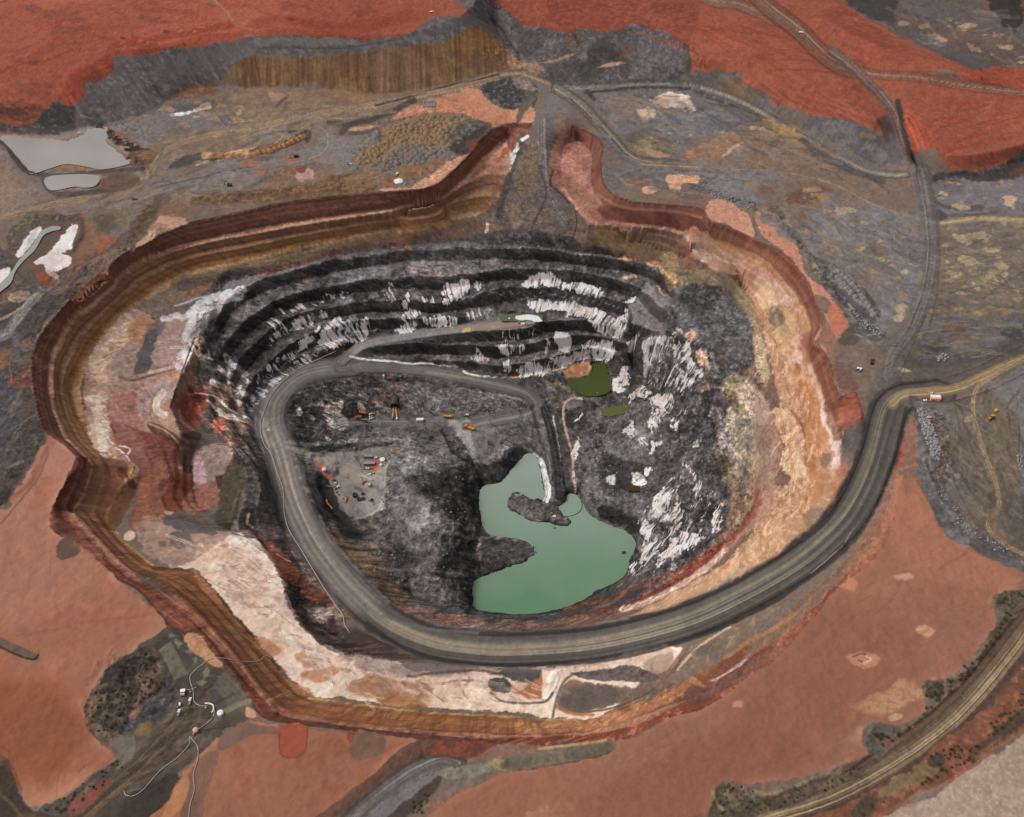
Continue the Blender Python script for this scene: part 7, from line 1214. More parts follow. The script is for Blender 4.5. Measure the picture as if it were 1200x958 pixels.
# ------------------------------------------------------------------ meshes, light, camera
def sock(n, k): return n.inputs[k]
def ground_material():
    m = bpy.data.materials.new('earth'); m.use_nodes = True
    nt = m.node_tree; N, L = nt.nodes, nt.links
    b = N['Principled BSDF']
    a = N.new('ShaderNodeAttribute'); a.attribute_name = 'soil'
    r = N.new('ShaderNodeAttribute'); r.attribute_name = 'rubble'
    tc = N.new('ShaderNodeTexCoord')
    def math_(op, *v, clamp=False):
        n = N.new('ShaderNodeMath'); n.operation = op; n.use_clamp = clamp
        for i, x in enumerate(v):
            if isinstance(x, (int, float)): n.inputs[i].default_value = x
            else: L.new(x, n.inputs[i])
        return n.outputs[0]
    def noise(scale, detail, rough, vec=None):
        n = N.new('ShaderNodeTexNoise'); n.inputs['Scale'].default_value = scale; n.inputs['Detail'].default_value = detail; n.inputs['Roughness'].default_value = rough
        L.new(vec if vec is not None else tc.outputs['Object'], n.inputs['Vector']); return n
    def remap(x, a, b, c, d, smooth=False):
        n = N.new('ShaderNodeMapRange'); n.interpolation_type = 'SMOOTHSTEP' if smooth else 'LINEAR'
        for k, v in zip(('From Min', 'From Max', 'To Min', 'To Max'), (a, b, c, d)):
            if isinstance(v, (int, float)): n.inputs[k].default_value = v
            else: L.new(v, n.inputs[k])
        L.new(x, n.inputs['Value']); return n.outputs[0]
    n1 = noise(.8, 6, .75)
    n2 = N.new('ShaderNodeTexVoronoi'); n2.inputs['Scale'].default_value = .42; L.new(tc.outputs['Object'], n2.inputs['Vector'])
    grain = remap(n1.outputs['Fac'], .3, .7, -1, 1)
    amp = math_('MULTIPLY_ADD', r.outputs['Fac'], .34, .035)
    val = math_('MULTIPLY_ADD', grain, amp, 1.0)
    # loose pale stones
    sx = N.new('ShaderNodeSeparateColor'); L.new(n2.outputs['Color'], sx.inputs[0])
    pale = math_('MULTIPLY', math_('GREATER_THAN', sx.outputs[0], .84), remap(n2.outputs['Distance'], .5, .25, 0, 1, True))
    val = math_('ADD', val, math_('MULTIPLY', math_('MULTIPLY', pale, r.outputs['Fac']), .55))
    mx0 = N.new('ShaderNodeVectorMath'); mx0.operation = 'SCALE'; L.new(a.outputs['Color'], mx0.inputs[0]); L.new(val, mx0.inputs['Scale'])
    # salt and quartz: streaks down the faces
    st = N.new('ShaderNodeAttribute'); st.attribute_name = 'streak'
    ss = N.new('ShaderNodeSeparateXYZ'); L.new(st.outputs['Vector'], ss.inputs[0])
    cb = N.new('ShaderNodeCombineXYZ'); L.new(ss.outputs[0], cb.inputs[0]); L.new(ss.outputs[1], cb.inputs[1])
    ns = noise(1.1, 5, .62, cb.outputs[0])
    nu = remap(ns.outputs['Fac'], .3, .7, 0, 1)
    thr = math_('SUBTRACT', 1.0, ss.outputs[2])
    wf = math_('MULTIPLY', remap(math_('SUBTRACT', nu, thr), -.04, .3, 0, 1, True), .95)
    sc_ = N.new('ShaderNodeMix'); sc_.data_type = 'RGBA'; sc_.inputs[6].default_value = (*lin((240, 232, 228)), 1); sc_.inputs[7].default_value = (*lin((216, 192, 178)), 1)
    L.new(remap(noise(.05, 3, .5).outputs['Fac'], .48, .75, 0, 1), sc_.inputs[0])
    gs = N.new('ShaderNodeVectorMath'); gs.operation = 'SCALE'; L.new(sc_.outputs[2], gs.inputs[0]); L.new(math_('MULTIPLY_ADD', grain, .18, 1.0), gs.inputs['Scale'])
    mx = N.new('ShaderNodeMix'); mx.data_type = 'RGBA'; L.new(wf, mx.inputs[0]); L.new(mx0.outputs[0], mx.inputs[6]); L.new(gs.outputs[0], mx.inputs[7])
    L.new(mx.outputs[2], b.inputs['Base Color'])
    b.inputs['Roughness'].default_value = .95; b.inputs['Specular IOR Level'].default_value = .12
    hh = N.new('ShaderNodeMath'); hh.operation = 'MULTIPLY_ADD'; L.new(n2.outputs['Distance'], hh.inputs[0]); hh.inputs[1].default_value = -.6; L.new(n1.outputs['Fac'], hh.inputs[2])
    bs = N.new('ShaderNodeMath'); bs.operation = 'MULTIPLY_ADD'; L.new(r.outputs['Fac'], bs.inputs[0]); bs.inputs[1].default_value = .9; bs.inputs[2].default_value = .05
    bp = N.new('ShaderNodeBump'); bp.inputs['Distance'].default_value = 1.0; L.new(bs.outputs[0], bp.inputs['Strength']); L.new(hh.outputs[0], bp.inputs['Height']); L.new(bp.outputs[0], b.inputs['Normal'])
    return m
EARTH = ground_material()
setup_done = True
LINCOL = np.ones((NV, 4), F32); LINCOL[:, :3] = np.clip(lin(np.clip(COL, 0, 1)*255), .008, .82)
ROUGH = np.clip(ROUGH, 0, 1.4).astype(F32)
# the country beyond the photograph: red-brown plain
far_ = (np.abs(VX) > 900) | (VY > 1500) | (VY < 150)
LINCOL[far_, :3] = lin((140, 92, 72))*(1+.25*BIG[far_])[:, None]
ii = np.arange(NR-1)[:, None]*NC+np.arange(NC-1)[None, :]
QUAD = np.stack([ii, ii+1, ii+NC+1, ii+NC], -1).reshape(-1, 4).astype(np.int32)
if VY[QUAD[0, 3]] < VY[QUAD[0, 0]]: QUAD = QUAD[:, ::-1]
FREG = REG[QUAD[:, 0]]
# smooth normals over the whole sheet so that the pieces meet without a seam
P3 = np.stack([VX, VY, VZ], 1).reshape(NR, NC, 3)
du = np.empty_like(P3); dv = np.empty_like(P3)
du[:, 1:-1] = P3[:, 2:]-P3[:, :-2]; du[:, 0] = P3[:, 1]-P3[:, 0]; du[:, -1] = P3[:, -1]-P3[:, -2]
dv[1:-1] = P3[2:]-P3[:-2]; dv[0] = P3[1]-P3[0]; dv[-1] = P3[-1]-P3[-2]
NRM = np.cross(du, dv).reshape(-1, 3); NRM /= np.linalg.norm(NRM, axis=1)[:, None]+1e-9
NRM[NRM[:, 2] < 0] *= -1
def terrain_object(name, code, label):
    f = QUAD[FREG == code]
    if not len(f): return
    used = np.zeros(NV, bool); used[f.ravel()] = True
    vid = np.nonzero(used)[0]; mp = np.full(NV, -1, np.int32); mp[vid] = np.arange(len(vid), dtype=np.int32)
    fl = mp[f].ravel()
    me = bpy.data.meshes.new(name)
    me.vertices.add(len(vid)); me.vertices.foreach_set('co', np.stack([VX[vid], VY[vid], VZ[vid]], 1).astype(F32).ravel())
    me.loops.add(len(fl)); me.loops.foreach_set('vertex_index', fl)
    me.polygons.add(len(f)); me.polygons.foreach_set('loop_start', np.arange(0, len(fl), 4, dtype=np.int32))
    try: me.polygons.foreach_set('loop_total', np.full(len(f), 4, np.int32))
    except Exception: pass
    me.update(calc_edges=True)
    me.polygons.foreach_set('use_smooth', np.ones(len(f), bool))
    at = me.attributes.new('soil', 'FLOAT_COLOR', 'POINT'); at.data.foreach_set('color', LINCOL[vid].ravel())
    at = me.attributes.new('streak', 'FLOAT_VECTOR', 'POINT'); at.data.foreach_set('vector', STREAK[vid].ravel())
    at = me.attributes.new('rubble', 'FLOAT', 'POINT'); at.data.foreach_set('value', ROUGH[vid])
    me.materials.append(EARTH)
    me.normals_split_custom_set_from_vertices(NRM[vid].astype(F32))
    o = bpy.data.objects.new(name, me); C.objects.link(o)
    o['kind'] = 'structure'; o['label'] = label
    return o
LAB = {'ground': 'bare grey and brown mine ground with spoil and wheel marks around the pit', 'pit_terrain': 'terraced walls and dark floor of the huge open pit',
       'haul_road': 'wide dark haul roads streaked with tan wheel tracks', 'waste_dump_hill': 'red topped waste rock dumps with grey and brown tipped faces',
       'clay_pan_ground': 'smooth salmon coloured clay pans around the pit rim', 'dirt_track_path': 'narrower tan dirt tracks crossing the mine ground', 'salt_terrain': 'cream and white salt crusted benches'}
for i, n in enumerate(REGS): terrain_object(n, i, LAB[n])

# ---- ground height under a photo position
GZ = VZ.reshape(NR, NC)
def height(x, y):
    """bilinear height of the built sheet"""
    j = int(np.clip(np.searchsorted(rowy, y)-1, 0, NR-2))
    fy = (y-rowy[j])/(rowy[j+1]-rowy[j])
    def row(jj):
        px = CX+FPX*x/float(depth0(np.array(rowy[jj])))
        i = int(np.clip(np.searchsorted(colpx, px)-1, 0, NC-2)); f = (px-colpx[i])/(colpx[i+1]-colpx[i])
        return GZ[jj, i]*(1-f)+GZ[jj, i+1]*f
    return float(row(j)*(1-fy)+row(j+1)*fy)
def spot(px, py, zmax=40):
    """where the line of sight through a photo position meets the ground"""
    z = zmax; lo_ = None
    while z > -160:
        x, y = unproject(px, py, z)
        if height(float(x), float(y)) >= z: break
        z -= 1.0
    a, b = z, z+1.0
    for _ in range(20):
        c = .5*(a+b); x, y = unproject(px, py, c)
        if height(float(x), float(y)) >= c: a = c
        else: b = c
    x, y = unproject(px, py, a)
    return float(x), float(y), height(float(x), float(y))
def mpp(p):
    """metres per photo pixel at a place"""
    return (p[1]*CP-(p[2]-CAM_H)*SP)/FPX

def water(name, outline_px, z, col, rough, label, var=None, grow=1.5):
    p = catmull(outline_px, True, 4)
    x, y = unproject(p[:, 0], p[:, 1], np.full(len(p), z))
    q = np.stack([x, y], 1)
    d = np.roll(q, -1, 0)-np.roll(q, 1, 0); nr = np.stack([d[:, 1], -d[:, 0]], 1); nr /= np.linalg.norm(nr, axis=1)[:, None]+1e-9
    area = .5*np.sum(q[:, 0]*np.roll(q[:, 1], -1)-q[:, 1]*np.roll(q[:, 0], -1))
    if area < 0: nr = -nr
    q = q+nr*grow
    bm = bmesh.new()
    f = bm.faces.new([bm.verts.new((a, b, z)) for a, b in q])
    if f.normal.z < 0: f.normal_flip()
    f.normal_update()
    if f.normal.z < 0: f.normal_flip()
    bmesh.ops.triangulate(bm, faces=bm.faces[:])
    me = bpy.data.meshes.new(name); bm.to_mesh(me); bm.free()
    m = bpy.data.materials.new(name+'_water'); m.use_nodes = True
    nt = m.node_tree; N, L = nt.nodes, nt.links; b = N['Principled BSDF']
    b.inputs['Roughness'].default_value = rough; b.inputs['IOR'].default_value = 1.33; b.inputs['Specular IOR Level'].default_value = .35
    tc = N.new('ShaderNodeTexCoord'); n1 = N.new('ShaderNodeTexNoise'); n1.inputs['Scale'].default_value = .02; n1.inputs['Detail'].default_value = 4
    L.new(tc.outputs['Object'], n1.inputs['Vector'])
    mx = N.new('ShaderNodeMix'); mx.data_type = 'RGBA'
    cols = var or (col, [c*.93 for c in col])
    mx.inputs[6].default_value = (*lin(cols[0]), 1); mx.inputs[7].default_value = (*lin(cols[1]), 1)
    if var and len(var) > 2:          # silt from one end, with sky reflection painted into the gradient
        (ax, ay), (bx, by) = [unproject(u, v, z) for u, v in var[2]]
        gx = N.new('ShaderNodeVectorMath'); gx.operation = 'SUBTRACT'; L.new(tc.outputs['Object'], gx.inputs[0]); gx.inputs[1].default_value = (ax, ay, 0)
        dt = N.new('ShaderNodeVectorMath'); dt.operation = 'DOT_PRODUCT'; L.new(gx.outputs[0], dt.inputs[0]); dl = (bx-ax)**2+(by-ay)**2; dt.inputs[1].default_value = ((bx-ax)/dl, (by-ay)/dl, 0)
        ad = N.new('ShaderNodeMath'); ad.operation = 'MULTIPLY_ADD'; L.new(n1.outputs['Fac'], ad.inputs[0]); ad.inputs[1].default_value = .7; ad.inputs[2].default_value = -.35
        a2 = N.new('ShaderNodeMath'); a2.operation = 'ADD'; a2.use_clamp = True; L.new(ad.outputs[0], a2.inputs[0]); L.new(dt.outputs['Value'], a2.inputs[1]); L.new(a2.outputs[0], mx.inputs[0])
    else: L.new(n1.outputs['Fac'], mx.inputs[0])
    L.new(mx.outputs[2], b.inputs['Base Color'])
    w = N.new('ShaderNodeTexNoise'); w.inputs['Scale'].default_value = .6; w.inputs['Detail'].default_value = 3; L.new(tc.outputs['Object'], w.inputs['Vector'])
    bp = N.new('ShaderNodeBump'); bp.inputs['Strength'].default_value = .03; L.new(w.outputs['Fac'], bp.inputs['Height']); L.new(bp.outputs[0], b.inputs['Normal'])
    me.materials.append(m)
    o = bpy.data.objects.new(name, me); C.objects.link(o); o['kind'] = 'structure'; o['label'] = label
    return o
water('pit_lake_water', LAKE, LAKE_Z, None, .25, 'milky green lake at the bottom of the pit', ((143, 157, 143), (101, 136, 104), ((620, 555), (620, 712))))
water('pond_water', POND, -126.95, None, .15, 'dark green pond with a muddy brown end below the salt streaked wall', ((58, 70, 32), (78, 86, 40)), grow=.4)

TAIL = ((170, 162, 154), (138, 130, 126))
water('tailings_pond_water', T('A', "5,640 150,645 220,650 290,640 390,610 480,606 500,640 560,690 625,730 600,765 480,790 420,780 310,765 220,790 150,810 130,780 60,700 20,660"), .9, None, .45, 'large pale grey tailings pond below the grey dump face', TAIL)
water('tailings_pond_water', T('A', "215,840 260,825 400,820 460,832 440,868 390,875 350,870 250,888 222,870"), .9, None, .45, 'small pale grey tailings pond beside the bigger one', TAIL)
water('salt_creek_water', T('E', "278,103 240,103 190,128 150,195 90,260 50,320 0,370 -40,400 -40,440 10,400 50,365 72,310 112,260 162,212 200,147 240,125 280,116"), .8, None, .3, 'thin grey green brine creek between the white salt beds', ((158, 156, 146), (140, 144, 136)), grow=.3)
for o_, z_, l_, c_ in ((X("705,481 712,478 722,476 736,478 733,484 722,487 712,488 706,486"), .5, 'small olive green pond right of the causeway', (96, 100, 52)), (X("732,572 738,569 748,570 751,574 744,576 736,575"), .6, 'tiny dark pool in the hollow near the lake', (70, 58, 36))):
    p_ = np.array(o_).mean(0); zz = -200
    for a_ in o_:
        k_ = BK.q(a_[0]-1, a_[1]-1, a_[0]+1, a_[1]+1); d_ = (PX[k_]-a_[0])**2+(PY[k_]-a_[1])**2; zz = max(zz, float(VZ[k_[np.argmin(d_)]]))
    water('pond_water', o_, zz+.1, c_, .25, l_, grow=0)
w = bpy.data.worlds.new('World'); bpy.context.scene.world = w; w.use_nodes = True
nt = w.node_tree; bg = nt.nodes['Background']
sky = nt.nodes.new('ShaderNodeTexSky'); sky.sky_type = 'NISHITA'; sky.sun_disc = False
SUN_EL, SUN_AZ = R(50), R(-75)            # azimuth clockwise from +Y: sun from the left, slightly beyond
sky.sun_elevation = SUN_EL; sky.sun_rotation = SUN_AZ; sky.dust_density = 4; sky.air_density = 1.0; sky.altitude = 400
hs = nt.nodes.new('ShaderNodeHueSaturation'); hs.inputs['Saturation'].default_value = .28   # cloud veil
nt.links.new(sky.outputs[0], hs.inputs['Color']); nt.links.new(hs.outputs[0], bg.inputs[0]); bg.inputs[1].default_value = .135
ld = bpy.data.lights.new('sun', 'SUN'); ld.energy = 1.5; ld.angle = R(18); ld.color = (1, .97, .93)
lo = bpy.data.objects.new('sun', ld); C.objects.link(lo)
from mathutils import Vector
sd_ = Vector((math.sin(SUN_AZ)*math.cos(SUN_EL), math.cos(SUN_AZ)*math.cos(SUN_EL), math.sin(SUN_EL)))
lo.rotation_euler = (-sd_).to_track_quat('-Z', 'Y').to_euler(); lo.location = (0, 600, 900)
cd = bpy.data.cameras.new('camera'); co = bpy.data.objects.new('camera', cd); C.objects.link(co)
cd.sensor_width = 36; cd.lens = FPX/1200*36; cd.clip_start = 5; cd.clip_end = 100000
co.location = (0, 0, CAM_H); co.rotation_euler = (R(90)-PITCH, 0, 0)
sc = bpy.context.scene; sc.camera = co
vs = sc.view_settings; vs.view_transform = 'Standard'; vs.look = 'None'; vs.exposure = EXPOSURE if 'EXPOSURE' in globals() else 0.0; vs.gamma = 1; vs.use_curve_mapping = False
sc.cycles.max_bounces = 4; sc.cycles.diffuse_bounces = 2
# ------------------------------------------------------------------ things standing in and around the pit
def mat(name, c, rough_=.6, metal=0., dirt=.25, dust=(120, 96, 78)):
    m = bpy.data.materials.new(name); m.use_nodes = True
    nt = m.node_tree; N, L = nt.nodes, nt.links; b = N['Principled BSDF']
    tc = N.new('ShaderNodeTexCoord'); n = N.new('ShaderNodeTexNoise'); n.inputs['Scale'].default_value = .9; n.inputs['Detail'].default_value = 5
    L.new(tc.outputs['Object'], n.inputs['Vector'])
    r = N.new('ShaderNodeMapRange'); L.new(n.outputs['Fac'], r.inputs['Value'])
    for k, v in (('From Min', .42), ('From Max', .7), ('To Min', 0), ('To Max', dirt)): r.inputs[k].default_value = v
    x = N.new('ShaderNodeMix'); x.data_type = 'RGBA'; L.new(r.outputs[0], x.inputs[0]); x.inputs[6].default_value = (*lin(c), 1); x.inputs[7].default_value = (*lin(dust), 1)
    L.new(x.outputs[2], b.inputs['Base Color']); b.inputs['Roughness'].default_value = rough_; b.inputs['Metallic'].default_value = metal
    return m
M = dict(white=mat('white_paint', (232, 230, 226), .5), yellow=mat('yellow_paint', (208, 146, 44), .5), orange=mat('orange_paint', (190, 108, 56), .55), red=mat('red_paint', (158, 72, 56), .6),
         black=mat('black_rubber', (34, 32, 32), .85), glass=mat('dark_glass', (30, 36, 42), .12, dirt=.1), steel=mat('grey_steel', (126, 124, 124), .5, .3), lilac=mat('grey_sheet_roof', (140, 134, 142), .5),
         blue=mat('blue_grey_sheet', (122, 142, 154), .5), teal=mat('teal_paint', (96, 140, 132), .5), pink=mat('pink_plastic', (206, 160, 148), .6), tan=mat('tan_sheet', (222, 150, 92), .6), dark=mat('dark_steel', (52, 50, 50), .6),
         pipe=mat('pale_poly_pipe', (178, 172, 166), .5), concrete=mat('grey_concrete', (150, 144, 138), .9), tunnel=mat('tunnel_dark', (14, 13, 13), 1, dirt=0), brick=mat('dull_red_sheet', (150, 74, 58), .7), green=mat('pool_green', (78, 104, 58), .25, dirt=.5, dust=(96, 92, 62)), foam=mat('white_foam', (228, 226, 222), .9, dirt=.12),
         rock=mat('grey_boulder', (152, 149, 148), .95, dirt=.8, dust=(88, 84, 84)), rockp=mat('pinkish_boulder', (190, 164, 150), .95), ore=mat('brown_ore', (140, 113, 86), 1, dirt=.7, dust=(112, 90, 72)), ore2=mat('grey_ore', (120, 112, 106), 1, dirt=.7, dust=(90, 82, 78)), ore3=mat('ochre_ore', (172, 124, 78), 1, dirt=.7, dust=(120, 84, 58)), gravel=mat('grey_gravel', (132, 124, 120), 1, dirt=.5, dust=(100, 94, 92)),
         leaf=mat('dry_olive_leaf', (72, 70, 44), .9, dirt=.6, dust=(96, 84, 58)), leaf2=mat('grey_green_leaf', (92, 92, 70), .9, dirt=.6, dust=(120, 108, 80)), twig=mat('dry_twig', (74, 58, 44), .9))

class MB:
    def __init__(s): s.bm = bmesh.new()
    def box(s, c, d, rz=0, bev=.06, rx=0, ry=0):
        from mathutils import Matrix, Euler
        mtx = Matrix.Translation(c) @ Euler((rx, ry, rz)).to_matrix().to_4x4() @ Matrix.Diagonal((*d, 1))
        g = bmesh.ops.create_cube(s.bm, size=1, matrix=mtx)
        if bev:
            ed = {e for v in g['verts'] for e in v.link_edges}
            bmesh.ops.bevel(s.bm, geom=list(ed), offset=min(bev, min(d)*.3), segments=1, affect='EDGES', clamp_overlap=True)
        return s
    def cyl(s, c, r, h, axis='z', n=16, r2=None):
        from mathutils import Matrix, Euler
        rot = {'z': (0, 0, 0), 'x': (0, R(90), 0), 'y': (R(90), 0, 0)}[axis]
        bmesh.ops.create_cone(s.bm, cap_ends=True, segments=n, radius1=r, radius2=r if r2 is None else r2, depth=h, matrix=Matrix.Translation(c) @ Euler(rot).to_matrix().to_4x4())
        return s
    def prism(s, prof, y0, y1):
        """outline in x,z pulled along y"""
        a = [s.bm.verts.new((x, y0, z)) for x, z in prof]; b = [s.bm.verts.new((x, y1, z)) for x, z in prof]
        n = len(prof)
        s.bm.faces.new(a[::-1]); s.bm.faces.new(b)
        for i in range(n): s.bm.faces.new((a[i], a[(i+1) % n], b[(i+1) % n], b[i]))
        return s
    def tube(s, pts, r, n=6):
        p = [Vector(q) for q in pts]; rings = []
        for i, q in enumerate(p):
            t = (p[min(i+1, len(p)-1)]-p[max(i-1, 0)]).normalized()
            u = t.cross(Vector((0, 0, 1))); u = u.normalized() if u.length > 1e-4 else Vector((1, 0, 0)); v = u.cross(t)
            rings.append([s.bm.verts.new(q+(u*math.cos(6.2832*k/n)+v*math.sin(6.2832*k/n))*r) for k in range(n)])
        for a, b in zip(rings[:-1], rings[1:]):
            for k in range(n): s.bm.faces.new((a[k], a[(k+1) % n], b[(k+1) % n], b[k]))
        s.bm.faces.new(rings[0][::-1]); s.bm.faces.new(rings[-1])
        return s
    def ring(s, c, ro, ri, h, axis='z', n=20):
        vs = []
        for k in range(n):
            a = 6.2832*k/n; ca, sa = math.cos(a), math.sin(a)
            q = []
            for r, z in ((ri, -h*.35), (ro*.93, -h*.5), (ro, -h*.3), (ro, h*.3), (ro*.93, h*.5), (ri, h*.35)):
                x, y = r*ca, r*sa
                q.append(s.bm.verts.new((c[0]+x, c[1]+y, c[2]+z) if axis == 'z' else (c[0]+x, c[1]+z, c[2]+y)))
            vs.append(q)
        for k in range(n):
            a, b = vs[k], vs[(k+1) % n]
            for i in range(6): s.bm.faces.new((a[i], b[i], b[(i+1) % 6], a[(i+1) % 6]))
        return s
    def build(s, name, m, parent=None, smooth=False):
        bmesh.ops.recalc_face_normals(s.bm, faces=s.bm.faces[:])
        me = bpy.data.meshes.new(name); s.bm.to_mesh(me); s.bm.free(); me.materials.append(m if not isinstance(m, str) else M[m])
        if smooth:
            for p in me.polygons: p.use_smooth = True
        o = bpy.data.objects.new(name, me); C.objects.link(o); o.parent = parent
        return o

def tag(o, label, cat, group=None, kind=None):
    o['label'] = label; o['category'] = cat
    if group: o['group'] = group
    if kind: o['kind'] = kind
    return o
def thing(name, label, cat, px, py, rz=0, group=None, scale=1.0, dz=0., tilt=True):
    o = bpy.data.objects.new(name, None); C.objects.link(o); o.empty_display_size = 1
    p = spot(px, py); o.location = (p[0], p[1], p[2]+dz); o.rotation_euler = (0, 0, R(rz)); o.scale = (scale,)*3
    if tilt:     # sit on the slope
        c, s = math.cos(R(rz)), math.sin(R(rz)); e = 2.0*scale
        a = (height(p[0]+c*e, p[1]+s*e)-height(p[0]-c*e, p[1]-s*e))/(2*e); b = (height(p[0]-s*e, p[1]+c*e)-height(p[0]+s*e, p[1]-c*e))/(2*e)
        o.rotation_euler = (math.atan(max(-.3, min(.3, b))), -math.atan(max(-.3, min(.3, a))), R(rz))
    return tag(o, label, cat, group)
def copy_tree(o, parent=None):
    c = o.copy(); C.objects.link(c); c.parent = parent
    for ch in list(o.children): copy_tree(ch, c)
    return c
def wheel(par, x, y, r, w):
    t = MB().ring((x, y, r), r, r*.5, w, 'y', 16).build('wheel', 'black', par); MB().cyl((x, y, r), r*.52, w*.7, 'y', 12).build('rim', 'steel', t)
    return t

def ute(px, py, rz, label, bed='steel', name='pickup_truck', paint='white'):
    t = thing(name, label, 'pickup truck', px, py, rz)
    MB().prism([(2.6, .55), (2.65, .95), (1.55, 1.15), (-.2, 1.15), (-.2, .55)], -.9, .9).build('body', paint, t)
    c = MB().prism([(1.5, 1.13), (.85, 1.78), (-.05, 1.8), (-.2, 1.13)], -.82, .82).build('cab', paint, t)
    MB().prism([(1.47, 1.2), (.93, 1.72), (.9, 1.68), (1.4, 1.18)], -.74, .74).build('windscreen', 'glass', c)
    MB().box((-1.4, 0, .78), (2.4, 1.8, .12)).box((-1.4, .86, 1.0), (2.4, .08, .42), bev=0).box((-1.4, -.86, 1.0), (2.4, .08, .42), bev=0).box((-2.58, 0, 1.0), (.08, 1.8, .42), bev=0).build('tray', bed, t)
    for x in (1.6, -1.6):
        for y in (-.82, .82): wheel(t, x, y, .38, .26)
    for y in (-.62, .62): MB().box((2.63, y, .82), (.06, .3, .18), bev=0).build('headlight', 'foam', t)
    return t
def dump_truck(px, py, rz, label):
    t = thing('articulated_dump_truck', label, 'dump truck', px, py, rz)
    MB().box((3.9, 0, 1.5), (2.9, 2.4, .8)).box((.2, 0, 1.35), (6.2, .9, .6)).build('chassis', 'dark', t)
    MB().prism([(5.6, 1.2), (5.55, 2.1), (4.3, 2.35), (3.6, 2.35), (3.6, 1.2)], -1.3, 1.3).build('bonnet', 'yellow', t)
    c = MB().prism([(4.25, 2.3), (4.0, 3.55), (2.6, 3.55), (2.5, 1.7), (3.7, 1.7)], -1.05, 1.05).build('cab', 'yellow', t)
    MB().box((4.15, 0, 2.95), (.1, 1.8, .8), ry=R(-12), bev=0).box((3.3, 1.06, 2.95), (1.0, .06, .75), bev=0).box((3.3, -1.06, 2.95), (1.0, .06, .75), bev=0).build('window', 'glass', c)
    b = MB(); b.prism([(2.2, 2.2), (2.5, 3.5), (2.7, 3.5), (2.4, 2.0), (-3.6, 1.7), (-5.4, 2.6), (-5.4, 2.8), (-3.7, 1.95)], -1.5, 1.5)
    for y in (-1.5, 1.5): b.prism([(2.3, 2.0), (2.6, 3.5), (-4.3, 3.2), (-5.4, 2.7), (-3.6, 1.75)], y-.06, y+.06)
    b.build('dump_body', 'yellow', t)
    for x in (4.2, -.9, -2.9):
        for y in (-1.15, 1.15): wheel(t, x, y, .92, .75)
    return t
def loader(px, py, rz, label, paint='yellow', s=1.0):
    t = thing('wheel_loader', label, 'loader', px, py, rz, scale=s)
    MB().prism([(-4.0, 1.2), (-4.1, 2.5), (-1.4, 2.9), (-1.1, 1.2)], -1.2, 1.2).build('engine_cover', paint, t)
    MB().box((1.2, 0, 1.5), (2.4, 1.5, 1.2)).box((-.2, 0, 1.2), (1.2, .9, .7)).build('front_frame', paint, t)
    c = MB().prism([(-1.3, 2.0), (-1.2, 3.9), (.2, 3.9), (.45, 2.0)], -.9, .9).build('cab', paint, t)
    MB().box((.35, 0, 3.05), (.1, 1.5, 1.2), ry=R(-8), bev=0).box((-.45, .91, 3.1), (1.1, .05, 1.1), bev=0).box((-.45, -.91, 3.1), (1.1, .05, 1.1), bev=0).build('window', 'glass', c)
    for y in (-.7, .7): MB().tube([(1.2, y, 2.4), (2.6, y, 2.1), (4.0, y, 1.0)], .22, 6).build('lift_arm', paint, t)
    MB().prism([(3.9, .3), (4.0, 1.7), (4.3, 1.75), (4.25, .6), (5.6, .25), (5.6, .12)], -1.7, 1.7).build('bucket', 'steel', t)
    for x in (1.7, -2.5):
        for y in (-1.25, 1.25): wheel(t, x, y, .95, .75)
    return t
def container(px, py, rz, label, dims, paint, roof=None, name='shipping_container', cat='container', group=None):
    l, w_, h = dims
    t = thing(name, label, cat, px, py, rz, group)
    b = MB().box((0, 0, h/2+.1), (l-.12, w_-.12, h-.1), bev=.03)
    n = int(l/.55)
    for i in range(n+1):
        x = -l/2+.1+(l-.2)*i/n
        b.box((x, w_/2-.04, h/2+.1), (.16, .1, h-.3), bev=0); b.box((x, -w_/2+.04, h/2+.1), (.16, .1, h-.3), bev=0)
    b.build('body', paint, t)
    MB().box((0, 0, h+.14), (l+.1, w_+.1, .16)).build('roof', roof or paint, t)
    for x in (-l/2+.06, l/2-.06):
        for y in (-w_/2+.06, w_/2-.06): MB().box((x, y, h/2+.05), (.16, .16, h+.1), bev=0).build('corner_post', 'steel', t)
    d = MB().box((l/2+.02, w_*.25, h*.48), (.08, w_*.42, h*.8), bev=0).build('door', paint, t); MB().tube([(l/2+.1, w_*.12, .4), (l/2+.1, w_*.12, h-.3)], .04, 5).build('handle', 'steel', d)
    return t
def tank(px, py, label, r, h, paint='white', dome=.25, name='water_tank', group=None, cat='tank', dz=0):
    t = thing(name, label, cat, px, py, 0, group, dz=dz)
    b = MB().cyl((0, 0, h/2), r, h, n=24)
    for z in (.15, h*.5, h-.1): b.ring((0, 0, z), r+.06, r*.9, .14, n=24)
    b.build('shell', paint, t)
    MB().cyl((0, 0, h+dome*.5), r*.98, dome, n=24, r2=r*.25).build('roof', paint, t)
    MB().cyl((r*.35, 0, h+dome*.75), .28*max(1, r*.5), .25, n=10).build('hatch', 'steel', t)
    MB().tube([(r, 0, .3), (r+.5, 0, .3), (r+.6, 0, .05)], .12, 6).build('outlet_pipe', 'steel', t)
    return t
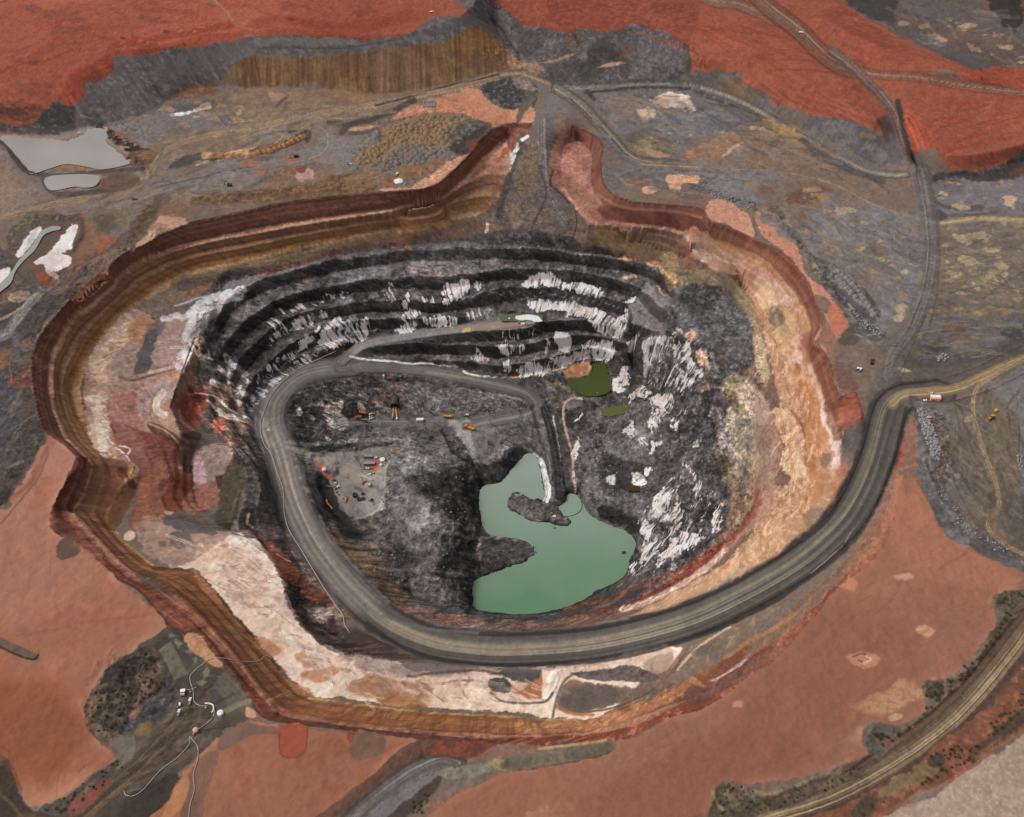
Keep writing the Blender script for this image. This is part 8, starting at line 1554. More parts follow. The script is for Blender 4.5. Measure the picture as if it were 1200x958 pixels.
def cabinet(px, py, rz, label, dims, paint, name='equipment_skid', cat='equipment', top='steel', drum=None):
    """a small skid: base rails, housing, exhaust or drum on top"""
    l, w_, h = dims
    t = thing(name, label, cat, px, py, rz)
    [MB().box((0, w_*v, .12), (l*1.15, .16, .2), bev=0).build('skid_rail', 'dark', t) for v in (-.35, .35)]
    MB().box((-.05*l, 0, h*.5+.2), (l*.86, w_, h)).build('housing', paint, t)
    MB().box((l*.43, 0, h*.35+.2), (l*.12, w_*.9, h*.7)).build('radiator', top, t)
    if drum: MB().cyl((-.2*l, 0, h+.2+w_*.22), w_*.25, l*.4, 'x', 12).build('drum', drum, t)
    else: MB().cyl((-.25*l, w_*.2, h+.5), .1, .6, n=8).build('exhaust', 'dark', t)
    return t
def pipeline(pts, r, label, paint='pipe', lift=.1, name='pipeline', cat='pipe', step=6, couple=0):
    p = catmull(pts, False, 3)
    g = [spot(a, b) for a, b in p]
    q = []
    for a, b in zip(g[:-1], g[1:]):
        n = max(1, int(math.dist(a, b)/step))
        for i in range(n):
            x, y = a[0]+(b[0]-a[0])*i/n, a[1]+(b[1]-a[1])*i/n
            q.append((x, y, height(x, y)+r+lift))
    q.append((g[-1][0], g[-1][1], g[-1][2]+r+lift))
    z = np.array([v[2] for v in q]); zs = z.copy()
    for _ in range(2): zs[1:-1] = np.maximum(zs[1:-1], (zs[:-2]+zs[1:-1]*2+zs[2:])/4)
    q = [(a[0], a[1], float(b)) for a, b in zip(q, zs)]
    return tag(MB().tube(q, r, 7).build(name, paint, smooth=True), label, cat)

# --- south-west pump yard
t = thing('pump_unit', 'white roofed pump unit with pink tank in the south-west yard', 'pump', 215, 813, 4)
MB().box((0, 0, .25), (3.6, 4.8, .3)).build('base_frame', 'dark', t); MB().box((0, 1.2, 2.3), (3.4, 2.3, .14)).build('canopy', 'white', t)
for x in (-1.5, 1.5):
    for y in (.2, 2.2): MB().box((x, y, 1.3), (.14, .14, 2.0), bev=0).build('canopy_post', 'steel', t)
MB().box((0, 1.2, 1.0), (2.4, 1.6, 1.3)).build('engine', 'dark', t); MB().cyl((0, -1.2, 1.3), 1.0, 2.8, 'x', 16).build('tank', 'pink', t)
ute(222.5, 822.5, 88, 'white pickup parked right of the pump unit, close to the pipe'); ute(209.5, 836, 86, 'white pickup parked lowest in the south-west yard')
cabinet(211, 826, 86, 'narrow white generator between the two white pickups', (2.4, 1.3, 1.5), 'white', 'generator', 'generator'); cabinet(223.5, 811.5, 20, 'small orange box beside the white roofed pump unit', (1.5, 1.2, 1.1), 'orange', 'tool_box', 'box')
tank(208.3, 829.3, 'tiny orange drum beside the narrow white generator', .45, .9, 'orange', .05, 'drum', cat='drum'); tank(241.3, 829.7, 'small cream drum inside the bend of the white hose', .6, .8, 'tan', .06, 'drum', cat='drum')
tank(258.5, 837, 'round white tank alone beside the pale bank of the yard', 2.0, 2.2); tank(229.5, 857, 'round pink tank at the meeting of the white pipes', 1.7, 2.4, 'pink')
cabinet(227, 861, 80, 'small orange pump just below the round pink tank', (1.7, 1.3, 1.1), 'orange', 'pump', 'pump')
pipeline(T('N', "75,215 50,205 0,232")+T('M', "1100,225 1000,213 940,250 895,290 890,320 905,370 910,420 950,440 988,432 1004,460 990,500 940,540 925,548"), .24, 'long pale pipe running from the pit slope to the pink tank')
pipeline(T('M', "888,580 885,620 830,680 750,740 680,820 630,858 590,855 580,835"), .23, 'pale pipe with hooked end lying along the dark track')
pipeline(T('M', "890,583 925,630 925,690 905,760 910,830 890,900 882,975"), .23, 'pale pipe running south between the two clay pans'); pipeline(T('M', "872,365 900,358 920,350"), .22, 'short thin pipe beside the white roofed pump unit')
pipeline(T('M', "960,428 985,428 1000,440 998,462 990,470"), .5, 'short thick white hose coil in the pump yard', 'white', name='hose', cat='hose')
# --- pipes and pumps in the pit
pipeline(X("394,412 375,421 350,433 330,449 317,466 309,485 305,500 309,520 318,533 325,555 332,575 333,600 338,620 350,640 365,665 380,690 395,712 402,722 404,733 410,742"), .34, 'pale pipeline following the outer edge of the western haul road')
def floating(pts, r, z, label, name='floating_hose'):
    p = catmull(pts, False, 5); x, y = unproject(p[:, 0], p[:, 1], np.full(len(p), z))
    return tag(MB().tube([(a, b, z) for a, b in zip(x, y)], r, 6).build(name, 'black', smooth=True), label, 'hose')
floating(X("675,579 680,585 682,592 680,599 672,604 661,606"), .3, LAKE_Z+.15, 'thin black hose floating in a loop on the green lake')
cabinet(646, 603, 10, 'orange pump skid on the tip of the dark spit in the lake', (2.6, 1.8, 1.6), 'orange', 'pump', 'pump'); cabinet(650, 606, -15, 'white pump cabinet beside the orange one on the spit', (3.6, 1.6, 1.3), 'white', 'pump', 'pump'); cabinet(642, 607, 40, 'small grey pump motor on the spit, left of the white cabinet', (2, 1.2, 1), 'steel', 'pump', 'pump')
cabinet(674, 577.5, 60, 'small orange pump where the pink channel meets the lake', (2.2, 1.5, 1.4), 'orange', 'pump', 'pump')
def raft(px, py, label, s):
    x, y = unproject(px, py, LAKE_Z); o = bpy.data.objects.new('raft', None); C.objects.link(o); o.location = (float(x), float(y), LAKE_Z); o.rotation_euler = (0, 0, R(15)); o.scale = (s,)*3; tag(o, label, 'raft')
    for v in (-.8, .8): MB().cyl((0, v, .1), .4, 3.2, 'x', 10).build('float', 'black', o)
    MB().box((0, 0, .5), (3, 2.2, .15)).build('deck', 'dark', o); MB().box((.3, 0, .95), (1.2, .9, .8)).build('pump', 'dark', o)
raft(731, 648, 'dark raft floating near the eastern shore of the lake', 1.1); raft(650, 619, 'small dark raft just off the spit in the lake', .6)
# --- tunnel portal
t = thing('tunnel_portal', 'dark arched tunnel portal in the rock face under the haul road', 'tunnel portal', 462.5, 477, 0, tilt=False)
arch = [(-3.9, 0), (-3.9, 3.6)]+[(3.9*math.cos(a), 3.6+3.4*math.sin(a)) for a in np.linspace(math.pi, 0, 11)[1:-1]]+[(3.9, 3.6), (3.9, 0)]
inn = [(x*.84, z*.93) for x, z in arch]
b = MB(); n = len(arch)
for y in (-1.6, 3.0):
    pass
va = [[b.bm.verts.new((x, y, z)) for x, z in arch] for y in (-1.6, 9.0)]; vb = [[b.bm.verts.new((x, y, z)) for x, z in inn] for y in (-1.6, 9.0)]
for i in range(n-1):
    b.bm.faces.new((va[0][i], va[0][i+1], vb[0][i+1], vb[0][i])); b.bm.faces.new((va[0][i], va[1][i], va[1][i+1], va[0][i+1])); b.bm.faces.new((vb[0][i], vb[0][i+1], vb[1][i+1], vb[1][i]))
b.build('arch_lining', 'dark', t); MB().prism([(x*.985, z*.985) for x, z in inn], -1.1, -.9).build('tunnel_mouth', 'tunnel', t)  # flat black slab stands in for the darkness inside the tunnel
for k, (xa, ya, xb, yb, lb) in enumerate(((461.2, 470, 460.2, 491, 'left'), (463.8, 470, 465.3, 491, 'right'))):
    a, c = spot(xa, 477), spot(xb, yb)
    o = bpy.data.objects.new('ventilation_duct', None); C.objects.link(o); o.location = c
    tag(o, ('orange-yellow' if k == 0 else 'bright yellow')+' ventilation duct out of the tunnel, '+lb+' of the pair', 'ventilation duct', 'ducts leaving the tunnel portal')
    dx, dy = a[0]-c[0], a[1]-c[1]; L_ = math.hypot(dx, dy)
    MB().tube([(0, 0, 1.2), (dx*.3, dy*.3, 1.5+.2*k), (dx*.6, dy*.6, 2.6), (dx, dy, 5.2)], .8, 10).build('duct', 'tan' if k == 0 else 'yellow', o, smooth=True)
    MB().cyl((-.03*dx, -.06*dy, 1.2), .95, 2.4, 'y', 14).build('fan_housing', 'white' if k else 'steel', o)
    for u in (.15, .35, .55): MB().box((dx*u, dy*u, .6+u*1.4), (.12, .12, 1.4+u*2), bev=0).build('support_leg', 'steel', o)
# --- pit floor by the tunnel
container(492.3, 493.5, 2, 'long white container lying on the pit floor right of the tunnel', (7.0, 2.8, 2.6), 'white')
dump_truck(524.5, 488.5, -6, 'yellow dump truck on the floor road, uppermost of the two'); dump_truck(550, 502.5, 152, 'yellow dump truck turning on pale ground, nearer the lake')
ute(546, 486.5, 5, 'white pickup parked by the stony bank right of the upper dump truck')
container(419.5, 491, 20, 'dull red container beside the white totes', (6.5, 3, 2.8), 'red', 'brick', 'shed', 'shed'); container(424.5, 484.2, 2, 'narrow red and yellow container behind the dull red shed', (6.8, 2.4, 2.4), 'red', 'orange'); container(426, 494, 10, 'blue grey roofed shed joined to the dull red one', (7.2, 2.2, 2.4), 'steel', 'blue', 'shed', 'shed')
G = 'white totes standing by the red shed'
def tote(px, py, rz, paint):
    t = thing('bulk_tote', 'white or cream bulk tote in the cluster between red shed and tunnel', 'tote', px, py, rz, G)
    MB().box((0, 0, .1), (1.7, 1.5, .18), bev=0).build('pallet', 'dark', t); MB().box((0, 0, 1.0), (1.6, 1.4, 1.6), bev=.15).build('tank', paint, t); MB().cyl((0, 0, 1.87), .3, .15, n=10).build('lid', 'black', t)
for i, (x, y, pm) in enumerate(((433.0, 486.2, 'white'), (435.3, 485.4, 'white'), (438.3, 485.2, 'tan'), (433.2, 489.0, 'foam'), (435.8, 488.4, 'tan'), (433.4, 491.8, 'white'), (435.6, 491.2, 'white'), (437.8, 490.6, 'yellow'))): tote(x, y, 10*i, pm)
tank(450, 442.5, 'slim white upright tank on the haul road edge above the tunnel', .9, 4.6); cabinet(456.3, 444.2, 4, 'red generator on the road edge above the tunnel', (4.2, 2.2, 2.2), 'red', 'generator', 'generator', drum='orange')
tank(464, 444, 'squat black tank beside the red generator', 1.9, 1.8, 'black'); cabinet(469, 442, 0, 'teal cabinet at the right end of the row above the tunnel', (2.4, 1.6, 1.5), 'teal'); cabinet(474.5, 443, 20, 'small rusty red box rightmost above the tunnel', (1.6, 1.3, 1), 'brick')
cabinet(535, 453, 10, 'lone red box on the lip of the inner road', (2.2, 1.8, 2), 'red')
# --- upper plateau yard
tank(379.5, 551, 'round white tank on the red pad of the plateau yard', 1.8, 2.4); cabinet(391.5, 563, 30, 'salmon red box at the yard edge below the red pad', (2.4, 1.8, 1.6), 'red'); cabinet(393, 566.8, 20, 'small white box below the salmon red box', (1.9, 1.4, 1.5), 'white')
ute(394.7, 571.3, 35, 'white pickup at the western edge of the plateau yard'); tank(392.5, 573.3, 'little yellow drum beside the white pickup at the yard edge', .6, .9, 'yellow', .05, 'drum', cat='drum'); cabinet(394.8, 577, 60, 'small red box below the pickup at the yard edge', (1.5, 1.3, 1), 'red'); cabinet(397, 580, 40, 'smallest red box, lowest along the yard edge', (1.3, 1.1, 1), 'red')
def boom(pts, label, name):
    g = [spot(*p) for p in pts]; o = bpy.data.objects.new(name, None); C.objects.link(o); o.location = g[0]; tag(o, label, 'crane boom' if 'boom' in name else 'steel frame')
    q = [(a[0]-g[0][0], a[1]-g[0][1], a[2]-g[0][2]+1.0) for a in g]
    for v in (-.45, .45): MB().tube([(x+v, y, z) for x, y, z in q], .2, 6).build('rail', 'yellow', o)
    r_ = MB()
    for a, c in zip(q[:-1], q[1:]):
        for k in range(5):
            u = k/5; r_.box((a[0]+(c[0]-a[0])*u, a[1]+(c[1]-a[1])*u, a[2]+(c[2]-a[2])*u), (1.2, .5, .25), bev=0)
    r_.build('lattice', 'yellow', o); MB().box((*q[0][:2], q[0][2]), (1.8, 1.6, 1.0)).build('base', 'orange', o)
boom(((383, 587.5), (383.3, 590), (386.5, 593.5), (388.5, 595.5), (389, 597.5)), 'bent yellow lattice boom lying on the dark slope by the haul road', 'lattice_boom')
boom(((402.5, 584.5), (404.8, 584.8), (404.9, 587), (404.5, 589)), 'hook shaped yellow steel frame at the south end of the yard', 'steel_frame')
def tyre(px, py, r, label, n=1, group=None):
    t = thing('giant_tyre', label, 'tyre', px, py, 0, group)
    for k in range(n): MB().ring((0, 0, .65+1.15*k), r, r*.52, 1.2, n=24).build('tyre_wall', 'black', t); MB().cyl((0, 0, .3+1.15*k), r*.5, .2, n=16).build('tyre_bed', 'dark', t)
TG = 'giant tyres dumped in the plateau yard'
tyre(416, 581.5, 2.3, 'stack of two giant black tyres, leftmost in the plateau yard', 2, TG); tyre(421, 586, 2.1, 'giant tyre lying flat, left of the touching pair', 1, TG); tyre(425.8, 585.2, 2.0, 'giant tyre lying flat, right of the touching pair', 1, TG); tyre(425.4, 579.5, 1.6, 'worn giant tyre uppermost of the tyres', 1, TG); tyre(436, 586.5, 1.4, 'smallest tyre lying apart from the others to the right', 1, TG)
tank(447, 585.7, 'lone yellow drum at the eastern rim of the plateau yard', .8, 1.2, 'yellow', .06, 'drum', cat='drum')
loader(427, 566, 25, 'orange loader in the middle of the plateau yard', 'orange', .62); cabinet(433.5, 569, 70, 'cream and white lighting trailer beside the orange loader', (3.4, 2.2, 2), 'tan', 'lighting_trailer', 'trailer', drum='white')
container(432, 536.8, 0, 'shorter grey roofed shed, uppermost in the plateau yard', (8, 3.2, 2.6), 'steel', 'lilac', 'shed', 'shed'); container(433, 544.6, 0, 'longer grey roofed shed beside the red pad', (10.5, 3.3, 2.8), 'steel', 'lilac', 'shed', 'shed')
cabinet(440.5, 537, 25, 'white rolled sheet on a skid right of the shorter shed', (3.6, 1.5, 1), 'white', drum='white'); tank(448.5, 540, 'largest white tank at the top right of the plateau yard', 2.3, 2.2); tank(446.5, 546, 'smaller white tank below the largest one', 1.3, 1.6); cabinet(451.2, 543.2, 40, 'little pink box right of the white tanks', (1.6, 1.2, 1), 'pink')
ute(429, 549.8, 5, 'white pickup below the longer grey roofed shed'); ute(434.5, 549.5, 0, 'orange pickup below the longer grey roofed shed', 'orange', paint='orange'); cabinet(437.5, 555.3, 5, 'small yellow box in the middle right of the yard', (2.4, 1.4, 1.1), 'yellow'); cabinet(433, 556.6, 15, 'low white trailer beside the small yellow box', (3.8, 1.3, .9), 'white', 'flat_trailer', 'trailer')
cabinet(415, 526.5, 0, 'yellow light tower base on the bank north of the yard', (1.8, 1.4, 1.5), 'yellow', 'light_tower', 'light tower'); pipeline(X("415.5,526 420,524.5 424,524"), .2, 'thin grey mast lying beside the yellow light tower', 'steel', .6, 'mast', 'mast', 3)
cabinet(459.5, 531.5, 70, 'red and white crate on the north-eastern lip of the yard', (1.8, 1.4, 1.3), 'red', drum='white'); cabinet(459, 528.5, 10, 'small white box above the red and white crate', (1.3, 1, 1), 'white'); cabinet(466, 526.3, 8, 'flat yellow rack northernmost on the yard lip', (5, 1.3, .6), 'yellow', 'pipe_rack', 'rack')
# --- pool on the upper bench
t = thing('settling_pool', 'small green pool half covered with white foam on the upper bench', 'pool', 611, 372.5, 0, tilt=False)
def slab(out, z0, z1, seed, jag, m, name):
    r_ = random.Random(seed); q = catmull(out, True, 5); b_ = MB(); lo_, hi_ = [], []
    for x, y in q:
        x, y = x+r_.uniform(-jag, jag), y+r_.uniform(-jag, jag); lo_.append(b_.bm.verts.new((x, y, z0))); hi_.append(b_.bm.verts.new((x, y, z1)))
    n_ = len(q); b_.bm.faces.new(hi_); b_.bm.faces.new(lo_[::-1])
    for i in range(n_): b_.bm.faces.new((lo_[i], lo_[(i+1) % n_], hi_[(i+1) % n_], hi_[i]))
    b_.build(name, m, t)
slab([(-21, -2), (-18, -5), (-5, -5.5), (8, -5), (19, -4), (22, 0), (19, 4), (8, 5), (-6, 5.5), (-17, 4), (-22, 1)], -.6, .35, 1, .3, 'green', 'pool_water'); slab([(-6, -2), (0, -4.5), (8, -4), (14, -6.5), (21, -6), (19, -2), (16, 2), (8, 4), (0, 3), (-5, 2)], .2, .6, 2, .5, 'foam', 'foam_cover')
cabinet(594, 373, 10, 'small red machine left of the green pool', (3, 2, 1.8), 'red'); cabinet(597, 374.5, 40, 'small white machine left of the green pool', (2.2, 1.6, 1.5), 'white'); cabinet(608.5, 379, 0, 'orange pump below the green pool', (2.6, 1.8, 2), 'orange', 'pump', 'pump'); cabinet(613, 380.5, -10, 'long white pump cabinet below the green pool', (5, 1.8, 1.2), 'white', 'pump', 'pump')
cabinet(702.5, 461.5, 20, 'white and blue pump raft at the foot of the dark green pond', (6, 2.2, 1.3), 'white', 'pump', 'pump')
# --- east side
t = thing('site_cabin', 'orange walled site cabin with white roof at the road fork', 'cabin', 1095.5, 468.8, -4, tilt=False)
MB().box((0, 0, 1.7), (8.2, 4.6, 3.0)).build('wall', 'tan', t); r_ = MB().prism([(-4.3, 3.2), (-4.3, 3.4), (4.3, 3.75), (4.3, 3.2)], -.6, 2.6).build('roof', 'white', t); MB().box((0, -1.5, 3.27), (8.3, 1.75, .16)).build('flat_roof', 'tan', t)
w_ = MB().box((-2, -2.33, 2.0), (1.4, .08, .9), bev=0).build('window', 'glass', t); d = MB().box((1.8, -2.33, 1.3), (.95, .08, 2.0), bev=0).build('door', 'white', t)
ute(1092.3, 462.2, 150, 'white pickup just behind the orange walled cabin'); ute(1085.3, 470.5, 170, 'white pickup left of the orange walled cabin'); cabinet(1089, 460.5, 10, 'yellow and white light trailer at the edge of the road fork', (2.6, 1.5, 1.3), 'yellow', 'light_trailer', 'trailer')
loader(1160.3, 491, 215, 'yellow wheel loader alone on the eastern ground'); tank(1167, 482, 'round yellow tank behind the yellow wheel loader', 1.5, 1.8, 'yellow')
ute(1004.5, 432.8, 20, 'white pickup, left of two near the eastern crest'); ute(1007.8, 434, 50, 'white pickup, right of two near the eastern crest'); cabinet(1021.5, 422, 80, 'red drill near the road junction above the eastern crest', (3, 2, 2.2), 'red', 'drill_rig', 'drill rig'); cabinet(1021.5, 426, 80, 'black compressor behind the red drill', (4, 2.4, 1.8), 'black', 'compressor', 'compressor')
# --- north side
def digger(px, py, rz, label):
    t = thing('excavator', label, 'excavator', px, py, rz)
    for y in (-1.3, 1.3): MB().prism([(-2.3, .3), (-2.0, .9), (2.0, .9), (2.3, .3), (2.0, 0), (-2.0, 0)], y-.35, y+.35).build('track', 'black', t)
    MB().box((-.6, 0, 1.9), (3.6, 2.8, 1.5)).build('engine_house', 'dark', t); c = MB().box((1.0, .8, 2.2), (1.5, 1.2, 2.0)).build('cab', 'dark', t); MB().box((1.77, .8, 2.5), (.06, 1.0, 1.0), bev=0).build('window', 'glass', c)
    a = MB().tube([(1.2, -.3, 2.0), (3.4, -.3, 4.6), (5.4, -.3, 3.8)], .35, 6).build('boom', 'dark', t); MB().tube([(5.4, -.3, 3.8), (6.0, -.3, 1.2)], .28, 6).build('stick', 'dark', a); MB().prism([(5.4, .2), (5.6, 1.3), (6.4, 1.2), (6.5, .3)], -.9, .3).build('bucket', 'steel', t)
digger(269, 218, 160, 'black excavator on the grey flat above the north-west crest'); digger(347, 184, 200, 'black excavator beside the grey loop track')
ute(158, 234, 20, 'dark grey pickup on the tan track at far left', 'dark', paint='steel'); ute(410, 193, 0, 'white pickup beside the brown ore heaps'); ute(465, 205, 60, 'white pickup on the rim below the ore heaps'); ute(506, 14.5, 5, 'white pickup on top of the red dump', 'white'); ute(939, 38.5, -30, 'white pickup on the red dump road', 'white')
t = thing('concrete_sump', 'square grey concrete sump on the salmon yard', 'sump', 503, 122.5, 0, tilt=False)
MB().box((0, 4.6, .4), (13.5, .7, 1.2)).box((0, -4.6, .4), (13.5, .7, 1.2)).box((6.4, 0, .4), (.7, 8.5, 1.2)).box((-6.4, 0, .4), (.7, 8.5, 1.2)).build('kerb_wall', 'concrete', t); MB().box((0, 0, .1), (12, 8.5, .3)).build('silt', 'steel', t)
# --- heaps of dumped ore and gravel
def lump(name, r, h, seed, n=14, rings=5, m='ore', peak=1.0):
    bm = bmesh.new(); r_ = random.Random(seed); vs = []
    top = bm.verts.new((r*.1*r_.uniform(-1, 1), r*.1*r_.uniform(-1, 1), h))
    jit = [r_.uniform(.68, 1.32) for _ in range(n)]
    for k in range(1, rings+1):
        u = k/rings; row = []
        for i in range(n):
            a = 6.2832*i/n
            rr = r*u*(jit[i]*.5+jit[(i+1) % n]*.5)*r_.uniform(.86, 1.14)
            z = h*(1-u**.95)*r_.uniform(.78, 1.2)-(1.2 if k == rings else 0)
            row.append(bm.verts.new((rr*math.cos(a), rr*math.sin(a), z)))
        vs.append(row)
    for i in range(n): bm.faces.new((top, vs[0][i], vs[0][(i+1) % n]))
    for a, b in zip(vs[:-1], vs[1:]):
        for i in range(n): bm.faces.new((a[i], b[i], b[(i+1) % n], a[(i+1) % n]))
    bmesh.ops.recalc_face_normals(bm, faces=bm.faces[:])
    me = bpy.data.meshes.new(name); bm.to_mesh(me); bm.free(); me.materials.append(M[m])
    for p in me.polygons: p.use_smooth = True
    return me
def scatter(name, label, cat, group, meshes, places, smin, smax, seed, sink=0., flat_=1.0):
    r = random.Random(seed)
    for i, (x, y) in enumerate(places):
        o = bpy.data.objects.new(name, r.choice(meshes)); C.objects.link(o)
        p = spot(x, y); s = r.uniform(smin, smax)
        o.location = (p[0], p[1], p[2]-sink*s); o.rotation_euler = (0, 0, r.uniform(0, 6.28)); o.scale = (s*r.uniform(.85, 1.2), s, s*flat_*r.uniform(.8, 1.15))
        tag(o, label, cat, group)
def fill(pts, n, dmin, seed, jitter=None):
    r = random.Random(seed); p = np.array(pts, float); x0, y0 = p.min(0); x1, y1 = p.max(0); out = []; tries = 0
    while len(out) < n and tries < 20000:
        tries += 1
        x, y = r.uniform(x0, x1), r.uniform(y0, y1)
        if pip(np.array([x]), np.array([y]), p)[0] and all((x-a)**2+(1.5*(y-b))**2 > dmin*dmin for a, b in out): out.append((x, y))
    return sorted(out, key=lambda q: q[1])
OREB = [lump('ore_heap', 3.6, 2.7, k) for k in range(4)]; OREG = [lump('ore_heap', 3.6, 2.5, 10+k, m='ore2') for k in range(3)]; OREY = [lump('ochre_heap', 4.2, 3.4, 20+k, m='ore3') for k in range(3)]; GRV = [lump('gravel_heap', 4.0, 3.0, 30+k, m='gravel') for k in range(3)]
scatter('ore_heap', 'brown ore heap in the close packed field of heaps above the rim', 'heap', 'brown ore heaps on the northern stockpile', OREB, fill(T('B', "470,740 530,700 640,650 590,615 700,570 850,540 920,560 940,600 900,640 920,680 800,680 700,660 620,700 560,740 490,775"), 120, 5.0, 41), .85, 1.5, 42, .25, .8)
scatter('ore_heap', 'grey or tan ore heap on the paler southern edge of the heap field', 'heap', 'grey ore heaps on the northern stockpile', OREG+OREB[:1], fill(T('B', "540,780 620,720 700,670 800,690 900,690 840,740 760,770 680,770 600,800"), 55, 5.4, 43), .75, 1.5, 44, .25, .8)
scatter('ore_heap', 'pale rock heap along the outer edge of the heap field', 'heap', 'pale heaps along the stockpile edge', OREG, [(a, b) for a, b in T('B', "690,555 720,548 750,560 830,545 925,548 945,560 960,545 540,780 555,775 600,770 990,575 1010,590 990,610 1000,630 960,650 950,670 480,770 470,790")], .6, .95, 45)
scatter('ochre_heap', 'ochre heap in the straight row beside the grey flat', 'heap', 'row of ochre heaps', OREY, T('B', "-35,735 -5,722 15,715 40,708 65,703 90,697 115,690 135,682 155,672 175,662 198,652 215,640"), .85, 1.15, 46)
scatter('gravel_heap', 'grey gravel heap in the double row east of the pit', 'heap', 'double row of gravel heaps', GRV, T('H', "312,322 326,338 343,355 358,372 375,390 392,408 330,316 348,330 366,345 382,360 398,374 412,390 426,408 440,425 452,442 464,460 476,478 488,496 500,514"), .75, 1.05, 47)
# --- boulders
def stone(seed, m):
    bm = bmesh.new(); bmesh.ops.create_icosphere(bm, subdivisions=2, radius=1); r = random.Random(seed)
    pl = [(Vector((r.gauss(0, 1), r.gauss(0, 1), r.gauss(0, 1))).normalized(), r.uniform(.55, .8)) for _ in range(9)]
    for v in bm.verts:
        for nrm, d in pl:
            e = v.co.dot(nrm)-d
            if e > 0: v.co -= nrm*e
        v.co *= r.uniform(.96, 1.04)
    me = bpy.data.meshes.new('boulder'); bm.to_mesh(me); bm.free(); me.materials.append(M[m]); return me
ST = [stone(60+k, 'rock') for k in range(6)]
scatter('boulder', 'angular grey boulder in the long dumped row beside the eastern track', 'boulder', 'boulders dumped in a row', ST, fill(X("1076,480 1081,478 1085,488 1092,496 1100,520 1103,536 1098,541 1091,534 1084,512 1077,494"), 130, 2.0, 51), .9, 1.9, 52, -.2)
scatter('boulder', 'pale boulder in the small cluster above the eastern road', 'boulder', 'small boulder cluster', ST, fill(X("1097,417 1106,414 1112,417 1110,423 1100,424"), 16, 1.8, 53), .8, 1.5, 54, -.2); scatter('boulder', 'grey boulder in the scree at the right frame edge', 'boulder', 'scree at the eastern edge', ST, fill(X("1190,535 1198,533 1199,552 1194,550"), 14, 2, 55), .8, 1.4, 56, -.2)
scatter('boulder', 'dark boulder on the bank between gravel heaps and junction', 'boulder', 'boulders on the junction bank', ST, fill(X("1000,365 1010,375 1030,385 1036,392 1028,392 1012,384"), 34, 2.4, 57), .8, 1.6, 58, -.2); scatter('boulder', 'grey boulder along the edge of the grey field', 'boulder', 'boulders edging the grey field', ST, fill(X("820,208 826,206 834,222 850,230 870,235 885,240 880,246 860,240 835,232 824,220"), 50, 2.6, 59), .7, 1.3, 60, -.2)
o = bpy.data.objects.new('boulder', stone(99, 'rockp')); C.objects.link(o); p = spot(1088.7, 490); o.location = (p[0], p[1], p[2]+.8); o.scale = (2.9, 1.6, 1.5); tag(o, 'large pinkish boulder at the head of the boulder row', 'boulder')
scatter('boulder', 'loose stone on the bank of the slope south of the boulder row', 'boulder', 'stones below the boulder row', ST, fill(X("1098,560 1110,578 1130,606 1165,630 1195,650 1195,655 1150,640 1115,612 1100,585"), 40, 3, 61), .5, 1.1, 62, -.2)
SD = [stone(110+k, 'gravel') for k in range(3)]+[stone(120+k, 'rock') for k in range(2)]
def rubble(places, smin, smax, seed):
    from mathutils import Matrix
    r = random.Random(seed); vs, fs = [], []
    for x, y in places:
        p = spot(x, y); k = r.uniform(smin, smax); me = r.choice(SD); mt = Matrix.Translation((p[0], p[1], p[2]+.1*k)) @ Matrix.Rotation(r.uniform(0, 6.28), 4, 'Z') @ Matrix.Diagonal((k*r.uniform(.8, 1.25), k, k*.8, 1))
        n0 = len(vs); vs += [tuple(mt @ v.co) for v in me.vertices]; fs += [[n0+i for i in q.vertices] for q in me.polygons]
    return vs, fs
V_, F_ = [], []
for pl, n_, d_, a_, b_, sd_ in (("455,560 470,515 530,515 550,560 545,640 520,705 470,690 430,640 440,600", 110, 4, .5, 1.3, 131), ("482,452 540,460 612,474 600,484 545,481 490,484", 90, 3, .4, 1.0, 133), ("682,500 705,478 760,482 785,520 775,560 740,600 700,596 684,560", 100, 4, .5, 1.3, 135)):
    v_, f_ = rubble(fill(X(pl), n_, d_, sd_), a_, b_, sd_+1); F_ += [[i+len(V_) for i in q] for q in f_]; V_ += v_
me = bpy.data.meshes.new('rubble'); me.from_pydata(V_, [], F_); me.materials.append(M['gravel']); o = bpy.data.objects.new('rubble', me); C.objects.link(o)
tag(o, 'loose grey rubble strewn over the dark floor of the pit', 'rubble', kind='stuff')
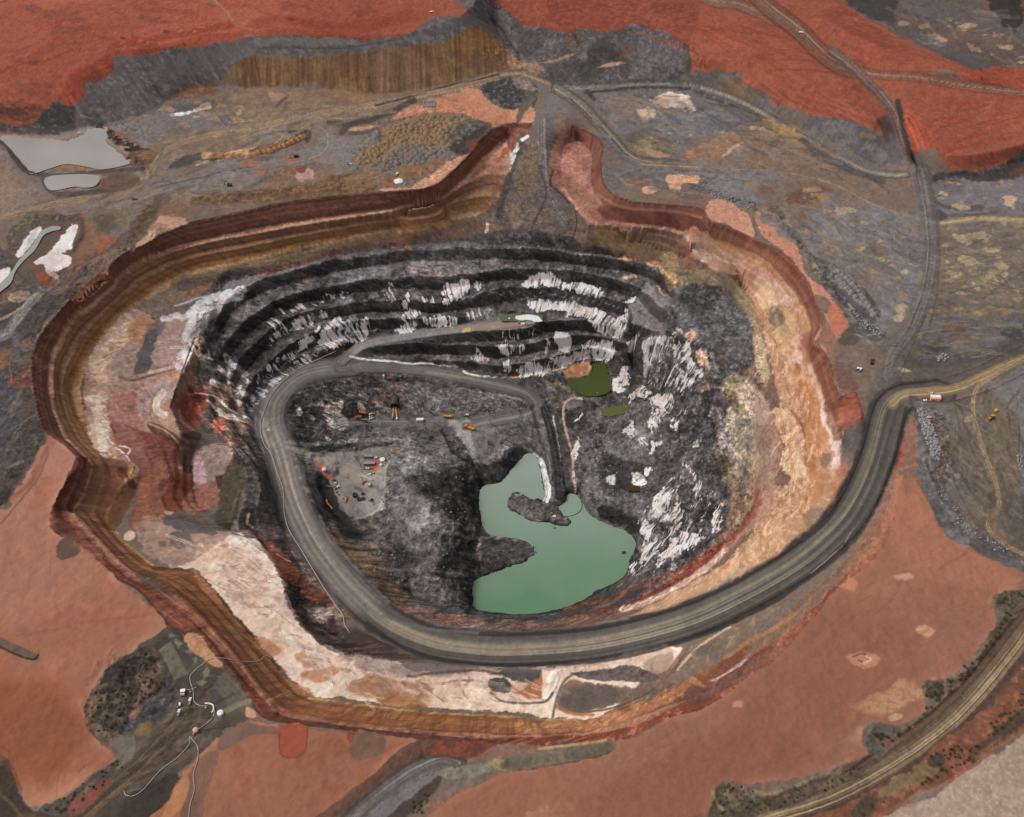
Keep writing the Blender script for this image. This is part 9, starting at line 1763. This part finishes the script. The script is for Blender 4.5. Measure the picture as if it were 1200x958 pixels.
# --- shrubs on the verges
def bush(seed, m):
    r = random.Random(seed); bm = bmesh.new()
    for _ in range(110):
        a, e = r.uniform(0, 6.28), r.uniform(0, 1.4); d = r.uniform(.35, 1.0)
        c = Vector((math.cos(a)*math.cos(e)*d, math.sin(a)*math.cos(e)*d, .15+math.sin(e)*d*.9))
        u = Vector((r.gauss(0, 1), r.gauss(0, 1), r.gauss(0, 1))).normalized(); w = u.orthogonal().normalized(); s = r.uniform(.12, .26)
        bm.faces.new([bm.verts.new(c+u*s), bm.verts.new(c+w*s*.6), bm.verts.new(c-u*s), bm.verts.new(c-w*s*.6)])
    me = bpy.data.meshes.new('shrub'); bm.to_mesh(me); bm.free(); me.materials.append(M[m]); return me
BU = [bush(70+k, 'leaf') for k in range(3)]; BG = [bush(80+k, 'leaf2') for k in range(2)]
scatter('shrub', 'low dark shrub on the northern verge of the south-east road', 'shrub', 'shrubs on the northern verge', BU+BG[:1], fill(X("1015,860 1050,862 1085,835 1085,812 1110,798 1150,765 1178,722 1170,705 1195,692 1200,700 1170,748 1130,797 1090,833 1050,866 1030,882"), 75, 2.6, 71), .8, 1.9, 72)
scatter('shrub', 'grey green shrub on the verge at the bottom of the frame', 'shrub', 'shrubs on the bottom verge', BG+BU[:1], fill(X("832,955 836,925 862,917 890,932 940,918 975,908 1010,900 1005,912 960,930 890,952"), 55, 2.8, 73), .7, 1.6, 74)
scatter('shrub', 'dark shrub on the red bank right of the south-east road', 'shrub', 'shrubs on the red bank', BU, fill(X("1140,892 1165,865 1200,835 1200,812 1180,830 1140,868 1088,885 1100,900 1060,930 1005,950 1010,958 1040,940"), 60, 2.6, 75), .8, 1.8, 76)
scatter('shrub', 'scrubby bush on the mottled brown mound of the south-west', 'shrub', 'bushes on the south-west mound', BU, fill(X("104,858 101,838 110,812 128,788 150,772 175,762 188,775 190,808 165,826 145,848 125,862"), 90, 3.0, 77), .7, 1.7, 78)
scatter('shrub', 'small shrub on the dark bank at the lower left corner', 'shrub', 'shrubs at the lower left', BU+BG[:1], fill(X("50,950 88,925 112,906 140,890 150,895 110,930 85,955"), 28, 3, 79), .7, 1.4, 80); scatter('shrub', 'shrub beside the grey strip of the southern road', 'shrub', 'shrubs by the southern road', BG+BU[:1], fill(X("478,945 500,928 505,935 495,955 482,955"), 16, 2.6, 81), .8, 1.7, 82)
